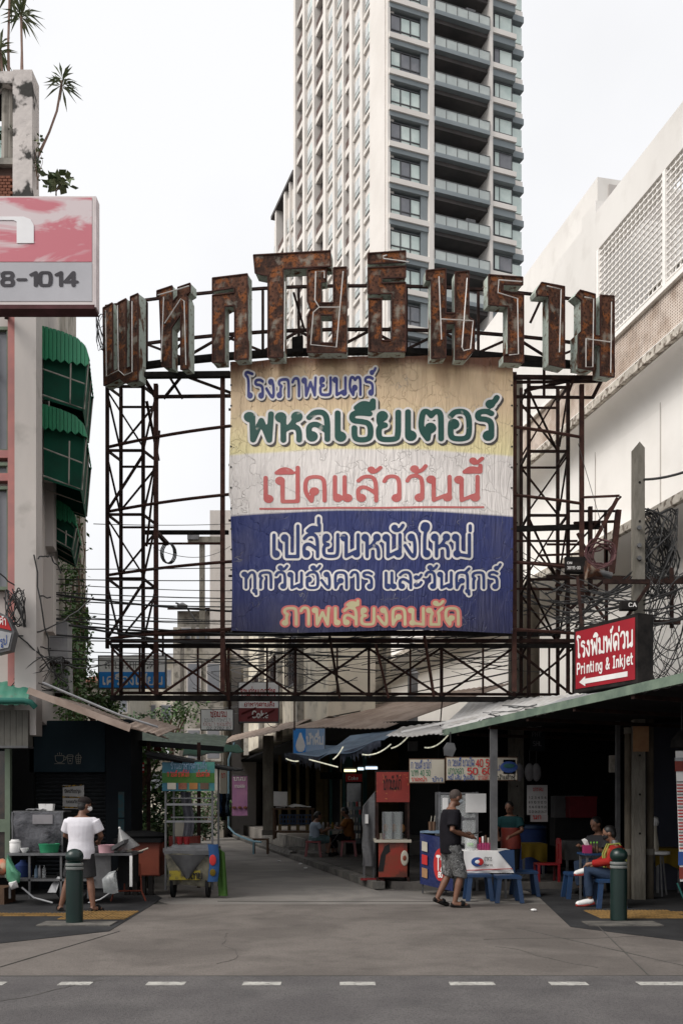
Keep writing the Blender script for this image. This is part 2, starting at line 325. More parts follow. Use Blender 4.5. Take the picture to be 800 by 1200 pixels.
def ink(polys, halfw, cell):
    """marching squares on the distance to the strokes -> flat polygons without overlaps"""
    seg = np.array([(a[0], a[1], b[0], b[1]) for p in polys for a, b in zip(p, p[1:]) if a != b], dtype=float)
    if not len(seg): return [], []
    x0 = min(seg[:, 0].min(), seg[:, 2].min()) - halfw - cell * 2; x1 = max(seg[:, 0].max(), seg[:, 2].max()) + halfw + cell * 2
    y0 = min(seg[:, 1].min(), seg[:, 3].min()) - halfw - cell * 2; y1 = max(seg[:, 1].max(), seg[:, 3].max()) + halfw + cell * 2
    nx = int((x1 - x0) / cell) + 2; ny = int((y1 - y0) / cell) + 2
    D = np.full((ny, nx), 9.0)
    for ax, ay, bx_, by in seg:
        m = halfw + cell * 1.5
        i0 = max(int((min(ax, bx_) - m - x0) / cell), 0); i1 = min(int((max(ax, bx_) + m - x0) / cell) + 2, nx)
        j0 = max(int((min(ay, by) - m - y0) / cell), 0); j1 = min(int((max(ay, by) + m - y0) / cell) + 2, ny)
        X, Yg = np.meshgrid(x0 + np.arange(i0, i1) * cell, y0 + np.arange(j0, j1) * cell)
        dx, dy = bx_ - ax, by - ay; t = np.clip(((X - ax) * dx + (Yg - ay) * dy) / (dx * dx + dy * dy), 0, 1)
        d = np.hypot(X - ax - t * dx, Yg - ay - t * dy); D[j0:j1, i0:i1] = np.minimum(D[j0:j1, i0:i1], d)
    D = D - halfw; V = []; F = []; idx = {}
    def vert(key, x, y):
        if key not in idx: idx[key] = len(V); V.append((x, y))
        return idx[key]
    ins = D < 0; any_ = ins[:-1, :-1] | ins[1:, :-1] | ins[:-1, 1:] | ins[1:, 1:]
    for j, i in zip(*np.nonzero(any_)):
        cs = [(j, i), (j, i + 1), (j + 1, i + 1), (j + 1, i)]; poly = []
        for k in range(4):
            a = cs[k]; b = cs[(k + 1) % 4]; da, db = D[a], D[b]
            if da < 0: poly.append(vert(a, x0 + a[1] * cell, y0 + a[0] * cell))
            if (da < 0) != (db < 0):
                t = da / (da - db); key = (a, b) if a < b else (b, a)
                poly.append(vert(key, x0 + (a[1] + (b[1] - a[1]) * t) * cell, y0 + (a[0] + (b[0] - a[0]) * t) * cell))
        if len(poly) > 2: F.append(tuple(poly))
    return V, F
def text(name, s, m, parent, fn, hw=.07, cell=.05, fit=None, sx=1.0, gap=.08, polys=None, label=None):
    """fn maps text units (x along, y up, consonant height 1) to world"""
    if polys is None: polys, wd = layout(s, sx, gap)
    V, F = ink(polys, hw, cell)
    if not F: return None
    return MB().add([fn(x, y) for x, y in V], F).build(name, m, parent, label=label)
def plane(o, u, h, n=None):
    """text on a plane: o = baseline start, u = unit vector along, h = letter height; n pushes it off the surface"""
    o = Vector(o) + (Vector(n) if n else Vector((0, 0, 0))); u = Vector(u)
    return lambda x, y: o + u * (x * h) + Vector((0, 0, y * h))
def fitline(name, s, m, parent, a, b, h, hw=.08, cell=.07, off=(0, -.004, 0), sx=None):
    """one line of writing from world point a to b (baseline), letter height h"""
    a, b = Vector(a), Vector(b); polys, wd = layout(s); d = b - a; ln = Vector((d.x, d.y, 0)).length; k = ln / max(wd, .01)
    def fn(x, y): return a + d * (x / wd) + Vector((0, 0, y * h)) + Vector(off)
    return text(name, s, m, parent, fn, hw, cell)

# ------------------------------------------------------------------ materials
M = dict(
 asphalt=grain(grain(mat('asphalt', (0.106, 0.09853, 0.09911, 1), (0.1332, 0.1244, 0.123, 1), 1.2, .9, bump=.6, bscale=120, detail=12), .45, 45, (.05, .05, .05, 1), (.5, .62)), .3, 1.6, (.05, .05, .05, 1), (.52, .7)),
 concrete=grain(grain(mat('concrete_road', (0.1177, 0.1039, 0.09505, 1), (0.1618, 0.1434, 0.1305, 1), .7, .9, bump=.35, bscale=70, dist=.6, detail=12), .35, 2.3, (.05, .046, .042, 1), (.52, .74)), .3, 38, (.06, .055, .05, 1), (.5, .64)),
 walk=mat('dark_pavement', (0.02487, 0.02487, 0.02636, 1), (0.03729, 0.03729, 0.03878, 1), 1.5, .9, bump=.3, bscale=80),
 soil=mat('ground', (.08, .077, .07, 1), (.11, .1, .095, 1), 1),
 white_line=grain(mat('road_paint', (.42, .41, .38, 1), (.3, .29, .27, 1), 7, .8, lo=.42, hi=.62), .6, 22, (.12, .115, .11, 1), (.54, .62)),
 yellow=grain(mat('tactile_yellow', (.27, .165, .06, 1), (.2, .125, .05, 1), 6, .8), .5, 5, (.08, .06, .04, 1), (.52, .66)),
 kerb=mat('kerb_concrete', (0.144, 0.135, 0.1215, 1), (0.081, 0.0765, 0.072, 1), 4, .9, bump=.4),
 rust=grain(grain(grain(mat('rusted_steel_face', (.035, .02, .016, 1), (.13, .058, .036, 1), 2.6, .85, bump=.5, bscale=40, lo=.4, hi=.6, stretch=(1, 1, .6), c3=(.085, .05, .04, 1)), .85, 5, (.22, .075, .025, 1), (.52, .6)), .75, 19, (.02, .012, .01, 1), (.52, .6)), .7, 3.4, (.26, .24, .2, 1), (.55, .64)),
 rustdark=mat('dark_rusted_bar', (0.01589, 0.009392, 0.00867, 1), (0.03613, 0.01878, 0.01517, 1), 6, .9, bump=.3),
 rustred=mat('red_brown_bar', (0.0425, 0.02125, 0.01785, 1), (0.07225, 0.034, 0.0272, 1), 6, .9, bump=.3),
 black=mat('blackened_beam', (0.0084, 0.0077, 0.0077, 1), (0.021, 0.0182, 0.0168, 1), 5, .85),
 mint=grain(mat('peeling_mint_paint', (.42, .47, .42, 1), (.12, .06, .035, 1), 5, .8, bump=.4, lo=.52, hi=.6, stretch=(1, 1, .4), c3=(.09, .04, .025, 1)), .6, 14, (.14, .09, .06, 1), (.55, .65)),
 neon=mat('unlit_glass_tube', (.62, .6, .58, 1), (.5, .47, .44, 1), 8, .25),
 pole=mat('pole_concrete', (0.18, 0.1665, 0.144, 1), (0.117, 0.108, 0.09, 1), 5, .9, bump=.4, stretch=(1, 1, .3)),
 poled=mat('brown_old_concrete', (0.1105, 0.0935, 0.07225, 1), (0.068, 0.0561, 0.0425, 1), 4, .9, bump=.4, stretch=(1, 1, .3)),
 wire=mat('black_cable', (.012, .012, .013, 1), (.02, .02, .02, 1), 3, .6),
 wirel=mat('grey_cable', (.12, .12, .12, 1), (.08, .08, .08, 1), 3, .6),
 wwall=grain(mat('white_render', (.89, .86, .825, 1), (.83, .8, .765, 1), .35, .9, bump=.1), .12, 1.2, (.45, .42, .38, 1), (.55, .75)),
 wwallu=grain(mat('dimmed_white_render', (.74, .715, .685, 1), (.67, .645, .615, 1), .3, .9, bump=.1, stretch=(1, 1, .5)), .22, 1.6, (.36, .33, .3, 1), (.54, .74)),  # stained white, base greyed to hold down the strong light on upper walls
 towerw=mat('tower_white', (0.7372, 0.6984, 0.6596, 1), (0.679, 0.6402, 0.6014, 1), .2, .85),
 towerg=mat('tower_grey', (0.2228, 0.2525, 0.2673, 1), (0.2525, 0.2822, 0.297, 1), .3, .85),
 towerd=mat('tower_dark', (0.08625, 0.0805, 0.0805, 1), (0.115, 0.1035, 0.1012, 1), .4, .85),  # tower darks lifted, distance haze put into the colour
 towerb=mat('tower_balcony_brown', (.14, .1, .09, 1), (.1, .075, .068, 1), .6, .85),
 glassg=mat('window_glass_green', (.5, .6, .57, 1), (.66, .74, .7, 1), .5, .12),
 glassp=mat('pale_window_glass', (.55, .58, .58, 1), (.66, .68, .68, 1), .5, .2),
 glassd=mat('window_glass_dark', (.15, .16, .18, 1), (.22, .22, .24, 1), .5, .12),
 railg=mat('balcony_glass', (.5, .55, .54, 1), (.6, .65, .63, 1), .5, .15, alpha=.7),
 frame=mat('dark_window_frame', (.05, .05, .055, 1), (.06, .06, .065, 1), 1, .5),
 pink=mat('pink_paint', (0.425, 0.187, 0.17, 1), (0.357, 0.17, 0.1615, 1), 3, .8),
 lwall=grain(mat('pale_plaster', (0.504, 0.4637, 0.4334, 1), (0.4334, 0.4032, 0.383, 1), .8, .9, bump=.15, stretch=(1, 1, .3)), .35, 2.5, (.2, .18, .16, 1), (.58, .72)),
 greenc=mat('green_awning_sheet', (.012, .2, .09, 1), (.012, .165, .075, 1), 2, .5),
 greend=mat('shaded_awning_green', (.008, .075, .045, 1), (.01, .055, .035, 1), 2, .7),  # darker awning green, shade of the inside put into the colour
 oldwall=grain(mat('stained_wall', (0.3605, 0.3387, 0.3059, 1), (0.2403, 0.2185, 0.1857, 1), .9, .9, bump=.4, stretch=(1, 1, .3)), .7, 3, (.04, .038, .03, 1), (.5, .66)),
 beige=grain(mat('beige_wall', (0.7438, 0.673, 0.549, 1), (0.6021, 0.549, 0.4605, 1), .7, .9, bump=.3, stretch=(1, 1, .4)), .6, 2, (.08, .07, .06, 1), (.54, .7)),
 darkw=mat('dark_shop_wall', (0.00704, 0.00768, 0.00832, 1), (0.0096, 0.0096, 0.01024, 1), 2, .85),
 navy=mat('navy_panel', (0.0108, 0.021, 0.0288, 1), (0.0132, 0.0252, 0.0336, 1), 2, .8),
 navyd=mat('dark_navy_post', (0.00408, 0.00612, 0.00884, 1), (0.00544, 0.00816, 0.01088, 1), 2, .8),
 shut=mat('shutter_slat', (0.01375, 0.0165, 0.0198, 1), (0.01925, 0.022, 0.02475, 1), 3, .6),
 steel=mat('stainless', (0.216, 0.216, 0.2228, 1), (0.1485, 0.1485, 0.1552, 1), 5, .35, .8),
 steelm=mat('dull_metal', (0.112, 0.112, 0.1155, 1), (0.077, 0.077, 0.0805, 1), 4, .5, .3),
 galv=mat('galvanised_sheet', (.36, .36, .37, 1), (.24, .24, .25, 1), 1.6, .55, .2, bump=.2),
 galvw=mat('pale_corrugated_sheet', (.55, .54, .53, 1), (.42, .4, .38, 1), 1.4, .6, .1, bump=.2),
 galvr=mat('stained_awning_sheet', (0.306, 0.2448, 0.2066, 1), (0.2142, 0.1606, 0.13, 1), 1.5, .7, bump=.3),
 green_f=mat('faded_green_edge', (.17, .22, .17, 1), (.11, .15, .12, 1), 3, .7, bump=.2),
 red=mat('red_plastic', (0.192, 0.00576, 0.0096, 1), (0.1632, 0.0048, 0.00768, 1), 2, .4),
 redp=mat('red_board', (0.1739, 0.02108, 0.01054, 1), (0.137, 0.01317, 0.007905, 1), 3, .6),
 orange=mat('orange_red_board', (0.1776, 0.03272, 0.01169, 1), (0.1403, 0.02337, 0.00935, 1), 3, .6),
 blue=mat('blue_plastic', (.008, .036, .1, 1), (.007, .03, .085, 1), 2, .5),
 bluet=mat('faded_blue_tarp', (0.1445, 0.204, 0.272, 1), (0.0935, 0.136, 0.1955, 1), 3, .7, bump=.4),
 white=mat('white_plastic', (.72, .71, .7, 1), (.62, .61, .6, 1), 2, .5),
 cream=mat('cream_board', (0.4, 0.368, 0.304, 1), (0.352, 0.32, 0.264, 1), 2, .6),
 ink=mat('black_ink', (0.012, 0.012, 0.0132, 1), (0.018, 0.018, 0.018, 1), 2, .7),
 inkr=mat('red_ink', (.42, .03, .03, 1), (.36, .03, .03, 1), 2, .7),
 inkg=mat('green_ink', (.02, .13, .07, 1), (.02, .11, .06, 1), 2, .7),
 inkw=mat('white_ink', (.74, .72, .7, 1), (.64, .62, .6, 1), 2, .7),
 inkb=mat('blue_ink', (.03, .07, .22, 1), (.03, .06, .2, 1), 2, .7),
 bollard=mat('dark_green_paint', (0.004675, 0.01636, 0.01403, 1), (0.00561, 0.01963, 0.01683, 1), 4, .35),
 stripe=mat('grey_reflective_band', (0.225, 0.2325, 0.225, 1), (0.18, 0.1875, 0.18, 1), 5, .5),
 wood=mat('brown_wood', (0.098, 0.049, 0.0245, 1), (0.063, 0.0315, 0.0154, 1), 4, .6, stretch=(4, 1, 1)),
 leaf=mat('leaf_green', (0.04725, 0.1148, 0.027, 1), (0.0945, 0.1755, 0.0405, 1), 6, .6, c3=(.1, .15, .035, 1)),
 leafd=mat('leaf_dark', (0.0286, 0.0715, 0.0234, 1), (0.052, 0.104, 0.0325, 1), 6, .6),
 leafp=mat('palm_leaf', (.09, .13, .06, 1), (.15, .17, .08, 1), 3, .6),
 stem=mat('stem_bark', (.12, .08, .06, 1), (.16, .1, .075, 1), 6, .9),
 skin=mat('skin', (0.234, 0.1125, 0.0675, 1), (0.207, 0.099, 0.0585, 1), 9, .55),
 hair=mat('black_hair', (0.0056, 0.0049, 0.0049, 1), (0.0084, 0.007, 0.007, 1), 20, .5),
 clear=mat('clear_plastic', (.75, .77, .78, 1), (.6, .62, .62, 1), 4, .25, alpha=.28),
 brick=mat('red_brick', (.2, .085, .055, 1), (.13, .05, .035, 1), 7, .9, bump=.3),
 teal=mat('teal_paint', (0.009, 0.084, 0.078, 1), (0.0072, 0.066, 0.06, 1), 2, .6),
 ycloth=mat('yellow_cloth', (0.126, 0.084, 0.0084, 1), (0.1008, 0.0672, 0.00756, 1), 3, .8),
)

# ------------------------------------------------------------------ ground, road, pavements (sheets 4 mm apart)
def sheet(name, m, pts, z, kind='structure', t=.003):
    return MB().slab([(p[0], p[1], z) for p in pts], (0, 0, -t)).build(name, m, None, kind=kind)
sheet('ground', M['soil'], [(-900, -300), (900, -300), (900, 1500), (-900, 1500)], -.02, t=.5)
road = sheet('road', M['asphalt'], [(-60, -12), (60, -12), (60, 8.42), (-60, 8.42)], -.004)
def soi(a, Y): return (a - .2182 * Y, Y)           # every line along the lane leans the same way
apron = sheet('driveway', M['concrete'], [(-12, 8.42), (12, 8.42), (12, 14.3), (-12, 14.3)], -.006)
lane = MB(); lane.slab([(-2.6, 14.302, 0), (6.5, 14.302, 0), (6.5, 16.4, 0), (.66, 16.4, 0), (*soi(4.21, 60), 0), (*soi(-.5, 60), 0), (-4.2, 17, 0)], (0, 0, -.01)); lane.v = [v + Vector((0, 0, -.007)) for v in lane.v]
lane = lane.build('lane', mat('lane_concrete', (.15, .14, .13, 1), (.2, .185, .17, 1), .8, .9, bump=.25, bscale=50, dist=1), None, kind='structure')
g = [GR(x, y) for x, y in ((-60, 1112), (128, 1091), (176, 1062))]
sheet('pavement', M['walk'], [(-12, g[0].y), (g[0].x, g[0].y), (g[1].x, g[1].y), (g[2].x, g[2].y), (g[2].x - .05, 15.2), (-3.6, 17), (-12, 17)], .0)
g = [GR(x, y) for x, y in ((632, 1052), (668, 1086), (860, 1110))]
sheet('pavement', M['walk'], [(g[0].x, g[0].y), (g[1].x, g[1].y), (g[2].x, g[2].y), (12, g[2].y), (12, 30), (3.6, 30)], .0)
# painted dashes of the edge line, worn
rnd = random.Random(4)
for px, wd in ((-30, 34), (68, 38), (171, 45), (284, 45), (398, 42), (527, 53), (645, 44), (749, 58), (860, 50)):
    a = GR(px, 1153.5).x; b = GR(px + wd, 1153.5).x
    n = 9; top = [(a + (b - a) * i / n, 8.1 + rnd.uniform(-.006, .006)) for i in range(n + 1)]; bot = [(a + (b - a) * i / n, 7.96 + rnd.uniform(-.006, .006)) for i in range(n + 1)]
    MB().slab([(x, y, 0) for x, y in bot + top[::-1]], (0, 0, -.003)).build('painted_dash', M['white_line'], road)
# joints in the apron and the dark seam at the road edge
for (x1, y1, x2, y2) in ((0, 1143.5, 800, 1143), (255, 1056, 560, 1056.5), (605, 1087, 800, 1131), (0, 1133, 140, 1091), (700, 1085, 760, 1143)):
    a, b = GR(x1, y1), GR(x2, y2); MB().bar(a + Vector((0, 0, -.002)), b + Vector((0, 0, -.002)), .012, .006).build('concrete_joint', M['soil'], apron)
for k, (x, y, an, n, par, z0) in enumerate(((-1.2, 9.0, .9, 26, apron, 0), (1.6, 10.6, .2, 30, apron, 0), (2.4, 8.8, 2.0, 18, apron, 0), (-2.9, 7.2, .4, 16, road, 0))):
    pts = []
    for i in range(n): pts.append((x, y, z0 - .0015)); an += rnd.uniform(-.35, .35); x += math.cos(an) * .09; y += math.sin(an) * .09; y = min(max(y, 8.5), 14.2) if par is apron else min(y, 8.3)
    MB().tube(pts, .002, 4).build('crack', M['kerb'] if par is road else M['soil'], par)
# tactile paving, tile by tile
tt = MB().box(0, .288, 0, .295, 0, .006)
for k in range(6): tt.box(.02 + k * .047, .042 + k * .047, .015, .28, .006, .014)
tme = tt.mesh('tactile_tile'); tme.materials.append(M['yellow'])
def tiles(x0, x1, y, rows, par):
    k = 0
    for j in range(rows):
        x = x0
        while x < x1:
            o = bpy.data.objects.new('tactile_tile', tme); COL.objects.link(o); o.parent = par; o.location = (x, y + j * .3, .001); x += .3; k += 1
wl, wr = bpy.data.objects['pavement'], bpy.data.objects['pavement.001']
tiles(-6.4, -3.8, 12.75, 1, wl); tiles(-3.75, -3.0, 12.4, 3, wl)
tiles(3.45, 4.4, 12.5, 3, wr); tiles(4.4, 7.2, 12.95, 1, wr)
for px in (85, 727):
    c = GR(px, 1084); bx('bollard_pad', M['kerb'], wl if px < 400 else wr, c.x - .42, c.x + .5, c.y - .12, c.y + .3, .0, .014)
# kerb stones along the right side of the lane and the low platform behind it
kt = M['kerb']
for i in range(27):
    Y0 = 16.75 + i * 1.02
    a = Vector((*soi(4.21, Y0), 0)); b = Vector((*soi(4.21, Y0 + 1.0), 0)); s_ = .13 if i < 9 else .16
    mb = MB()
    if i < 9: mb.slab([a, b, b + Vector((.22, .05, 0)), a + Vector((.22, .05, 0))], (0, 0, s_))
    else: mb.tube([a + Vector((.12, 0, .08)), b + Vector((.12, 0, .08))], .12, 8)
    mb.build('kerb_stone', kt, lane)
plat = MB().slab([(.95, 16.78, .118), (*soi(4.45, 25.3), .118), (*soi(9, 25.3), .118), (6.0, 16.78, .118)], (0, 0, -.15)).build('platform', mat('platform_concrete', (.1, .092, .085, 1), (.07, .064, .06, 1), 2, .9, bump=.3), None, kind='structure')
for i, Y0 in enumerate((24.5, 25.6, 26.8, 28)):
    MB().slab([(*soi(4.55, Y0), .2), (*soi(4.55, Y0 + 1.05), .2), (*soi(5.0, Y0 + 1.05), .2), (*soi(5.0, Y0), .2)], (0, 0, -.2)).build('step', kt, lane)
tf = MB().slab([(*soi(5.02, 26.3), .46), (*soi(5.02, 46), .46), (*soi(10, 46), .46), (*soi(10, 26.3), .46)], (0, 0, -.46)).build('raised_floor', mat('tile_floor', (.22, .2, .18, 1), (.17, .155, .14, 1), 2, .5), None, kind='structure')
for i in range(14):
    Y0 = 26.3 + i * .8
    MB().slab([(*soi(5.0, Y0), .03), (*soi(5.0, Y0 + .78), .03), (*soi(5.0, Y0 + .78), .44), (*soi(5.0, Y0), .44)], (.017, 0, 0)).build('tile', M['kerb'], tf)

# ------------------------------------------------------------------ condominium tower far behind
cA = R(20); T0 = Vector((4.0, 80, 0)); E1 = Vector((math.cos(cA), math.sin(cA), 0)); E2 = Vector((-math.sin(cA), math.cos(cA), 0)); ZV = Vector((0, 0, 1))
tw = thing('apartment_tower', 'tall grey and white high-rise tower with balconies rising behind the sign', 'tower', (4, 80, 0), cA)
def tb(u0, u1, v0, v1, z0, z1): return MB().obox(T0 + E1 * u0 + E2 * v0 + ZV * z0, E1 * (u1 - u0), E2 * (v1 - v0), ZV * (z1 - z0))
def ub(px): k = (px - 400) / 1100; return (k * 80 - 4) / (.94 - .342 * k)
def vb(px): k = (px - 400) / 1100; return (4 - 80 * k) / (.342 + .94 * k)
H = 100; FL = 3.08
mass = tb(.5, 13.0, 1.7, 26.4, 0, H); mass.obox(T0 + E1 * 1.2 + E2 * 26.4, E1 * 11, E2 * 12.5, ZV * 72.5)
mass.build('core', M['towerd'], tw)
tb(.02, 13.2, .02, 26, 0, 30).build('podium', M['towerg'], tw)
u = dict(a=.0, w0=ub(458.5), w1=ub(493), p0=ub(501), p1=ub(506.5), b1=ub(571), q1=ub(575), r1=ub(579.5), s1=ub(603), t1=ub(614.5))
def pier(name, m, *a): return tb(*a).build(name, m, tw)
pier('corner_pier', M['towerw'], -.12, .12, -.1, 1.7, 30, H)
pier('pier', M['towerw'], u['p0'], u['p1'], -.35, 1.7, 30, H)
pier('pier', M['towerw'], u['b1'], u['q1'], -.35, 1.7, 30, H)
pier('wall', M['towerg'], u['w1'], u['p0'], .02, 1.7, 30, H)
pier('wall', M['towerg'], .12, u['w1'], .5, 1.7, 30, H)
pier('wall', M['towerg'], u['q1'], u['s1'], .5, 1.7, 30, H)
pier('wall', M['towerg'], u['s1'], u['t1'], .9, 3.5, 30, H)
def panes(u0, u1, v, z0, z1, n, low, frame, dark):
    """window: frame with n panes, each a sheet of its own; lower lights below a rail"""
    fr = MB(); w_ = (u1 - u0)
    for i in range(n + 1): fr.obox(T0 + E1 * (u0 + w_ * i / n - .04) + E2 * (v - .05) + ZV * z0, E1 * .08, E2 * .12, ZV * (z1 - z0))
    for z in (z0, z0 + low, z1): fr.obox(T0 + E1 * (u0 - .05) + E2 * (v - .055) + ZV * (z - .04), E1 * (w_ + .1), E2 * .13, ZV * .08)
    return fr
rw = random.Random(8)
floors = range(-2, 16)
for k in floors:
    z = 69.6 - FL * k + .3                      # centre of the white slab band at this floor
    # left window bay
    tb(-.02, u['p0'] - .01, -.3, .49, z - .22, z + .22).build('slab_band', M['towerw'], tw)
    tb(.05, u['p0'] - .012, -.15, .48, z - .62, z - .23).build('spandrel', M['towerg'], tw)
    fr = panes(u['w0'], u['w1'], .2, z + .3, z + 2.15, 3, .55, None, 0)
    fr.obox(T0 + E1 * .03 + E2 * .2 + ZV * (z + .3), E1 * .06, E2 * 1.2, ZV * .08).obox(T0 + E1 * .03 + E2 * .2 + ZV * (z + 2.1), E1 * .06, E2 * 1.2, ZV * .08)
    fo = fr.build('window', M['frame'], tw)
    dark = (k % 7 == 2)
    for i in range(3):
        wv = (u['w1'] - u['w0']) / 3; g_ = M['glassd'] if (dark and i) or rw.random() < .12 else M['glassg']
        q = tb(u['w0'] + wv * i + .05, u['w0'] + wv * (i + 1) - .05, .22, .26, z + .36, z + 2.08).build('pane', g_, tw); q.parent = fo
    q = tb(.06, .1, .26, 1.4, z + .36, z + 2.1).build('pane', M['glassg'], tw); q.parent = fo
    # balcony bay
    u0, u1 = u['p1'] + .01, u['b1'] - .01
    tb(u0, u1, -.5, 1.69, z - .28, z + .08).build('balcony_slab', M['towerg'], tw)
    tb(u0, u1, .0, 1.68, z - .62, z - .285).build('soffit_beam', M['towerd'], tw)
    tb(u0, u1, -.46, -.42, z + .09, z + .86).build('balcony_glass', M['railg'], tw)
    rl = tb(u0, u1, -.49, -.39, z + .87, z + .92)
    for i in range(6): rl.obox(T0 + E1 * (u0 + (u1 - u0 - .05) * i / 5) + E2 * (-.48) + ZV * (z + .09), E1 * .05, E2 * .05, ZV * .78)
    rl.build('handrail', M['steelm'], tw)
    for i in range(4):
        if rw.random() < .85:
            x0 = u0 + .5 + i * 1.2; tb(x0, x0 + 1.05, 1.6, 1.66, z + .1, z + 2.1).build('balcony_door', rw.choice([M['glassg'], M['railg'], M['glassd']]), tw)
    if k in (0, 6): tb(u1 - 2.2, u1 - 1.3, -.2, .1, z + .1, z + 1.35).build('drying_rack', M['steelm'], tw)
    # right window bay
    zz = z + .1
    tb(u['r1'] - .5, u['s1'] + .01, -.28, .49, zz - .22, zz + .22).build('slab_band', M['towerw'], tw)
    tb(u['q1'] + .01, u['s1'] - .02, -.1, .48, zz - .8, zz - .23).build('spandrel', M['towerg'], tw)
    fr = MB(); a_, b_ = u['r1'] + .15, u['s1'] - .08
    for x in (a_, a_ + .5, b_ - .04): fr.obox(T0 + E1 * x + E2 * .38 + ZV * (zz + .75), E1 * .07, E2 * .1, ZV * 1.3)
    for zq in (zz + .75, zz + 2.05): fr.obox(T0 + E1 * (a_ - .03) + E2 * .375 + ZV * zq, E1 * (b_ - a_ + .08), E2 * .11, ZV * .07)
    fo = fr.build('window', M['frame'], tw)
    for x0, x1 in ((a_ + .08, a_ + .5), (a_ + .58, b_ - .05)):
        q = tb(x0, x1, .4, .44, zz + .83, zz + 2.04).build('pane', M['glassg'] if rw.random() < .7 else M['glassd'], tw); q.parent = fo
    # outermost corner bay
    tb(u['s1'] + .02, u['t1'] + .06, .5, 2.4, zz - .45, zz + .05).build('slab_band', M['towerw'], tw)
    tb(u['s1'] + .02, u['t1'] + .14, .4, 2.6, zz - 1.0, zz - .46).build('spandrel', M['towerg'], tw)
    tb(u['s1'] + .05, u['t1'] + .03, .6, 3.2, zz + .25, zz + 1.7).build('corner_window', M['glassg'], tw)
# side face that runs back along the lane
pe = [(346.2, 348.4), (356.8, 359.4), (368.3, 370.6), (381, 384), (392.3, 394.6), (403.4, 405.2), (411.8, 415), (424.5, 427.2), (436, 453.6)]
for a, b in pe: tb(-.25, .6, vb(b), vb(a), 30, H).build('pier' if b < 450 else 'wall', M['towerw'], tw)
def wing_pier(a, b): tb(-.25, .6, vb(b), vb(a), 30, 72).build('pier', M['towerw'], tw)
wing_pier(334.6, 336.6); wing_pier(324.5, 326); wing_pier(341, 341.8)
gaps = [(348.4, 356.8, 'b'), (359.4, 368.3, 'w'), (370.6, 381, 'b'), (384, 392.3, 'w'), (394.6, 403.4, 'w'), (405.2, 411.8, 'b'), (415, 424.5, 'w'), (427.2, 436, 'w'), (336.6, 341, 'w'), (341.8, 346.2, 'w'), (326, 334.6, 'b'), (320.5, 324.5, 'w')]
for a, b, ty in gaps:
    v0, v1 = vb(b), vb(a); zmax = 71 if a < 346 else 92
    if ty == 'w': tb(.1, 1.4, v0, v1, 30, zmax).build('wall', M['towerw'], tw)
    for k in range(-8, 16):
        z = 69.6 - FL * k
        if z > zmax - 2 or z < 34: continue
        if ty == 'b':
            tb(-.05, 1.2, v0 + .01, v1 - .01, z - .3, z + .35).build('balcony_slab', M['towerw'], tw)
            tb(.0, .06, v0 + .01, v1 - .01, z + .36, z + 1.15).build('balcony_panel', M['towerb'], tw)
            if k % 3: tb(.3, .9, v0 + .2, v0 + 1.0, z + .36, z + 1.3).build('air_conditioner', M['towerw'], tw)
        else:
            tb(-.12, .098, v0 + .01, v1 - .01, z - .25, z + .05).build('ledge', M['towerw'], tw)
            wv0, wv1 = v0 + (v1 - v0) * .18, v1 - (v1 - v0) * .12
            fo = tb(.0, .098, wv0 - .07, wv1 + .07, z + .38, z + 2.0).build('window', M['frame'], tw)
            q = tb(-.03, -.003, wv0, (wv0 + wv1) / 2 - .04, z + .95, z + 1.94).build('pane', M['glassp'] if k % 5 else M['glassg'], tw); q.parent = fo
            q = tb(-.03, -.003, (wv0 + wv1) / 2 + .04, wv1, z + .95, z + 1.94).build('pane', M['glassp'], tw); q.parent = fo
            q = tb(-.03, -.003, wv0, wv1, z + .45, z + .87).build('pane', M['railg'], tw); q.parent = fo
# roof eaves of the lower wing
tb(-.35, 12, vb(346.2), vb(320.5), 71.9, 72.3).build('roof_edge', M['towerd'], tw)

# ------------------------------------------------------------------ old white cinema building on the right
WA = 10.88
wb = thing('white_building', 'big white windowless building with pierced block screen on the right', 'building', (WA - .2182 * 20, 20, 0))
DS = Vector((-.2182, 1, 0)); NR = Vector((1, .2182, 0)).normalized()
def wpt(Y, z, off=0): return Vector((WA - .2182 * Y, Y, z)) + NR * off
def wbox(Y0, Y1, o0, o1, z0, z1): return MB().slab([wpt(Y0, z0, o0), wpt(Y1, z0, o0), wpt(Y1, z0, o1), wpt(Y0, z0, o1)], (0, 0, z1 - z0))
wbox(9, 47, .9, 16, 0, 7.5).build('lower_wall', M['wwall'], wb)
wbox(10, 47, .5, 16, 7.502, 10.8).build('middle_wall', M['wwall'], wb)
for Y in (15, 20.3, 23.2, 27.5, 32): wbox(Y, Y + .035, .488, .503, 7.6, 10.6).build('wall_seam', M['lwall'], wb)
wbox(9.5, 47, -.05, .88, 7.5, 7.72).build('lower_ledge', M['wwall'], wb)
wbox(9.5, 47, -.16, .0, 7.5, 7.68).build('ledge_lip', grain(mat('chipped_edge', (.6, .55, .48, 1), (.42, .38, .33, 1), 3, .9, bump=.5), .8, 8, (.1, .07, .05, 1), (.5, .6)), wb)
wbox(9.8, 47, -.05, .48, 10.8, 11.0).build('upper_ledge', M['wwall'], wb)
wbox(9.8, 47, -.16, .0, 10.82, 11.0).build('ledge_lip', MATS['chipped_edge'], wb)
# curved soffit under the upper ledge
for z0, nm in ((10.8, .5), (7.5, .9)):
    MB().grid(lambda a, b, z0=z0, nm=nm: wpt(9.9 + 37 * a, z0 - .7 * (1 - math.cos(b * math.pi / 2)) ** 1.0 * 1.0, -.03 + (nm + .03) * math.sin(b * math.pi / 2)), 1, 8).build('curved_soffit', M['wwall'], wb, smooth=True)
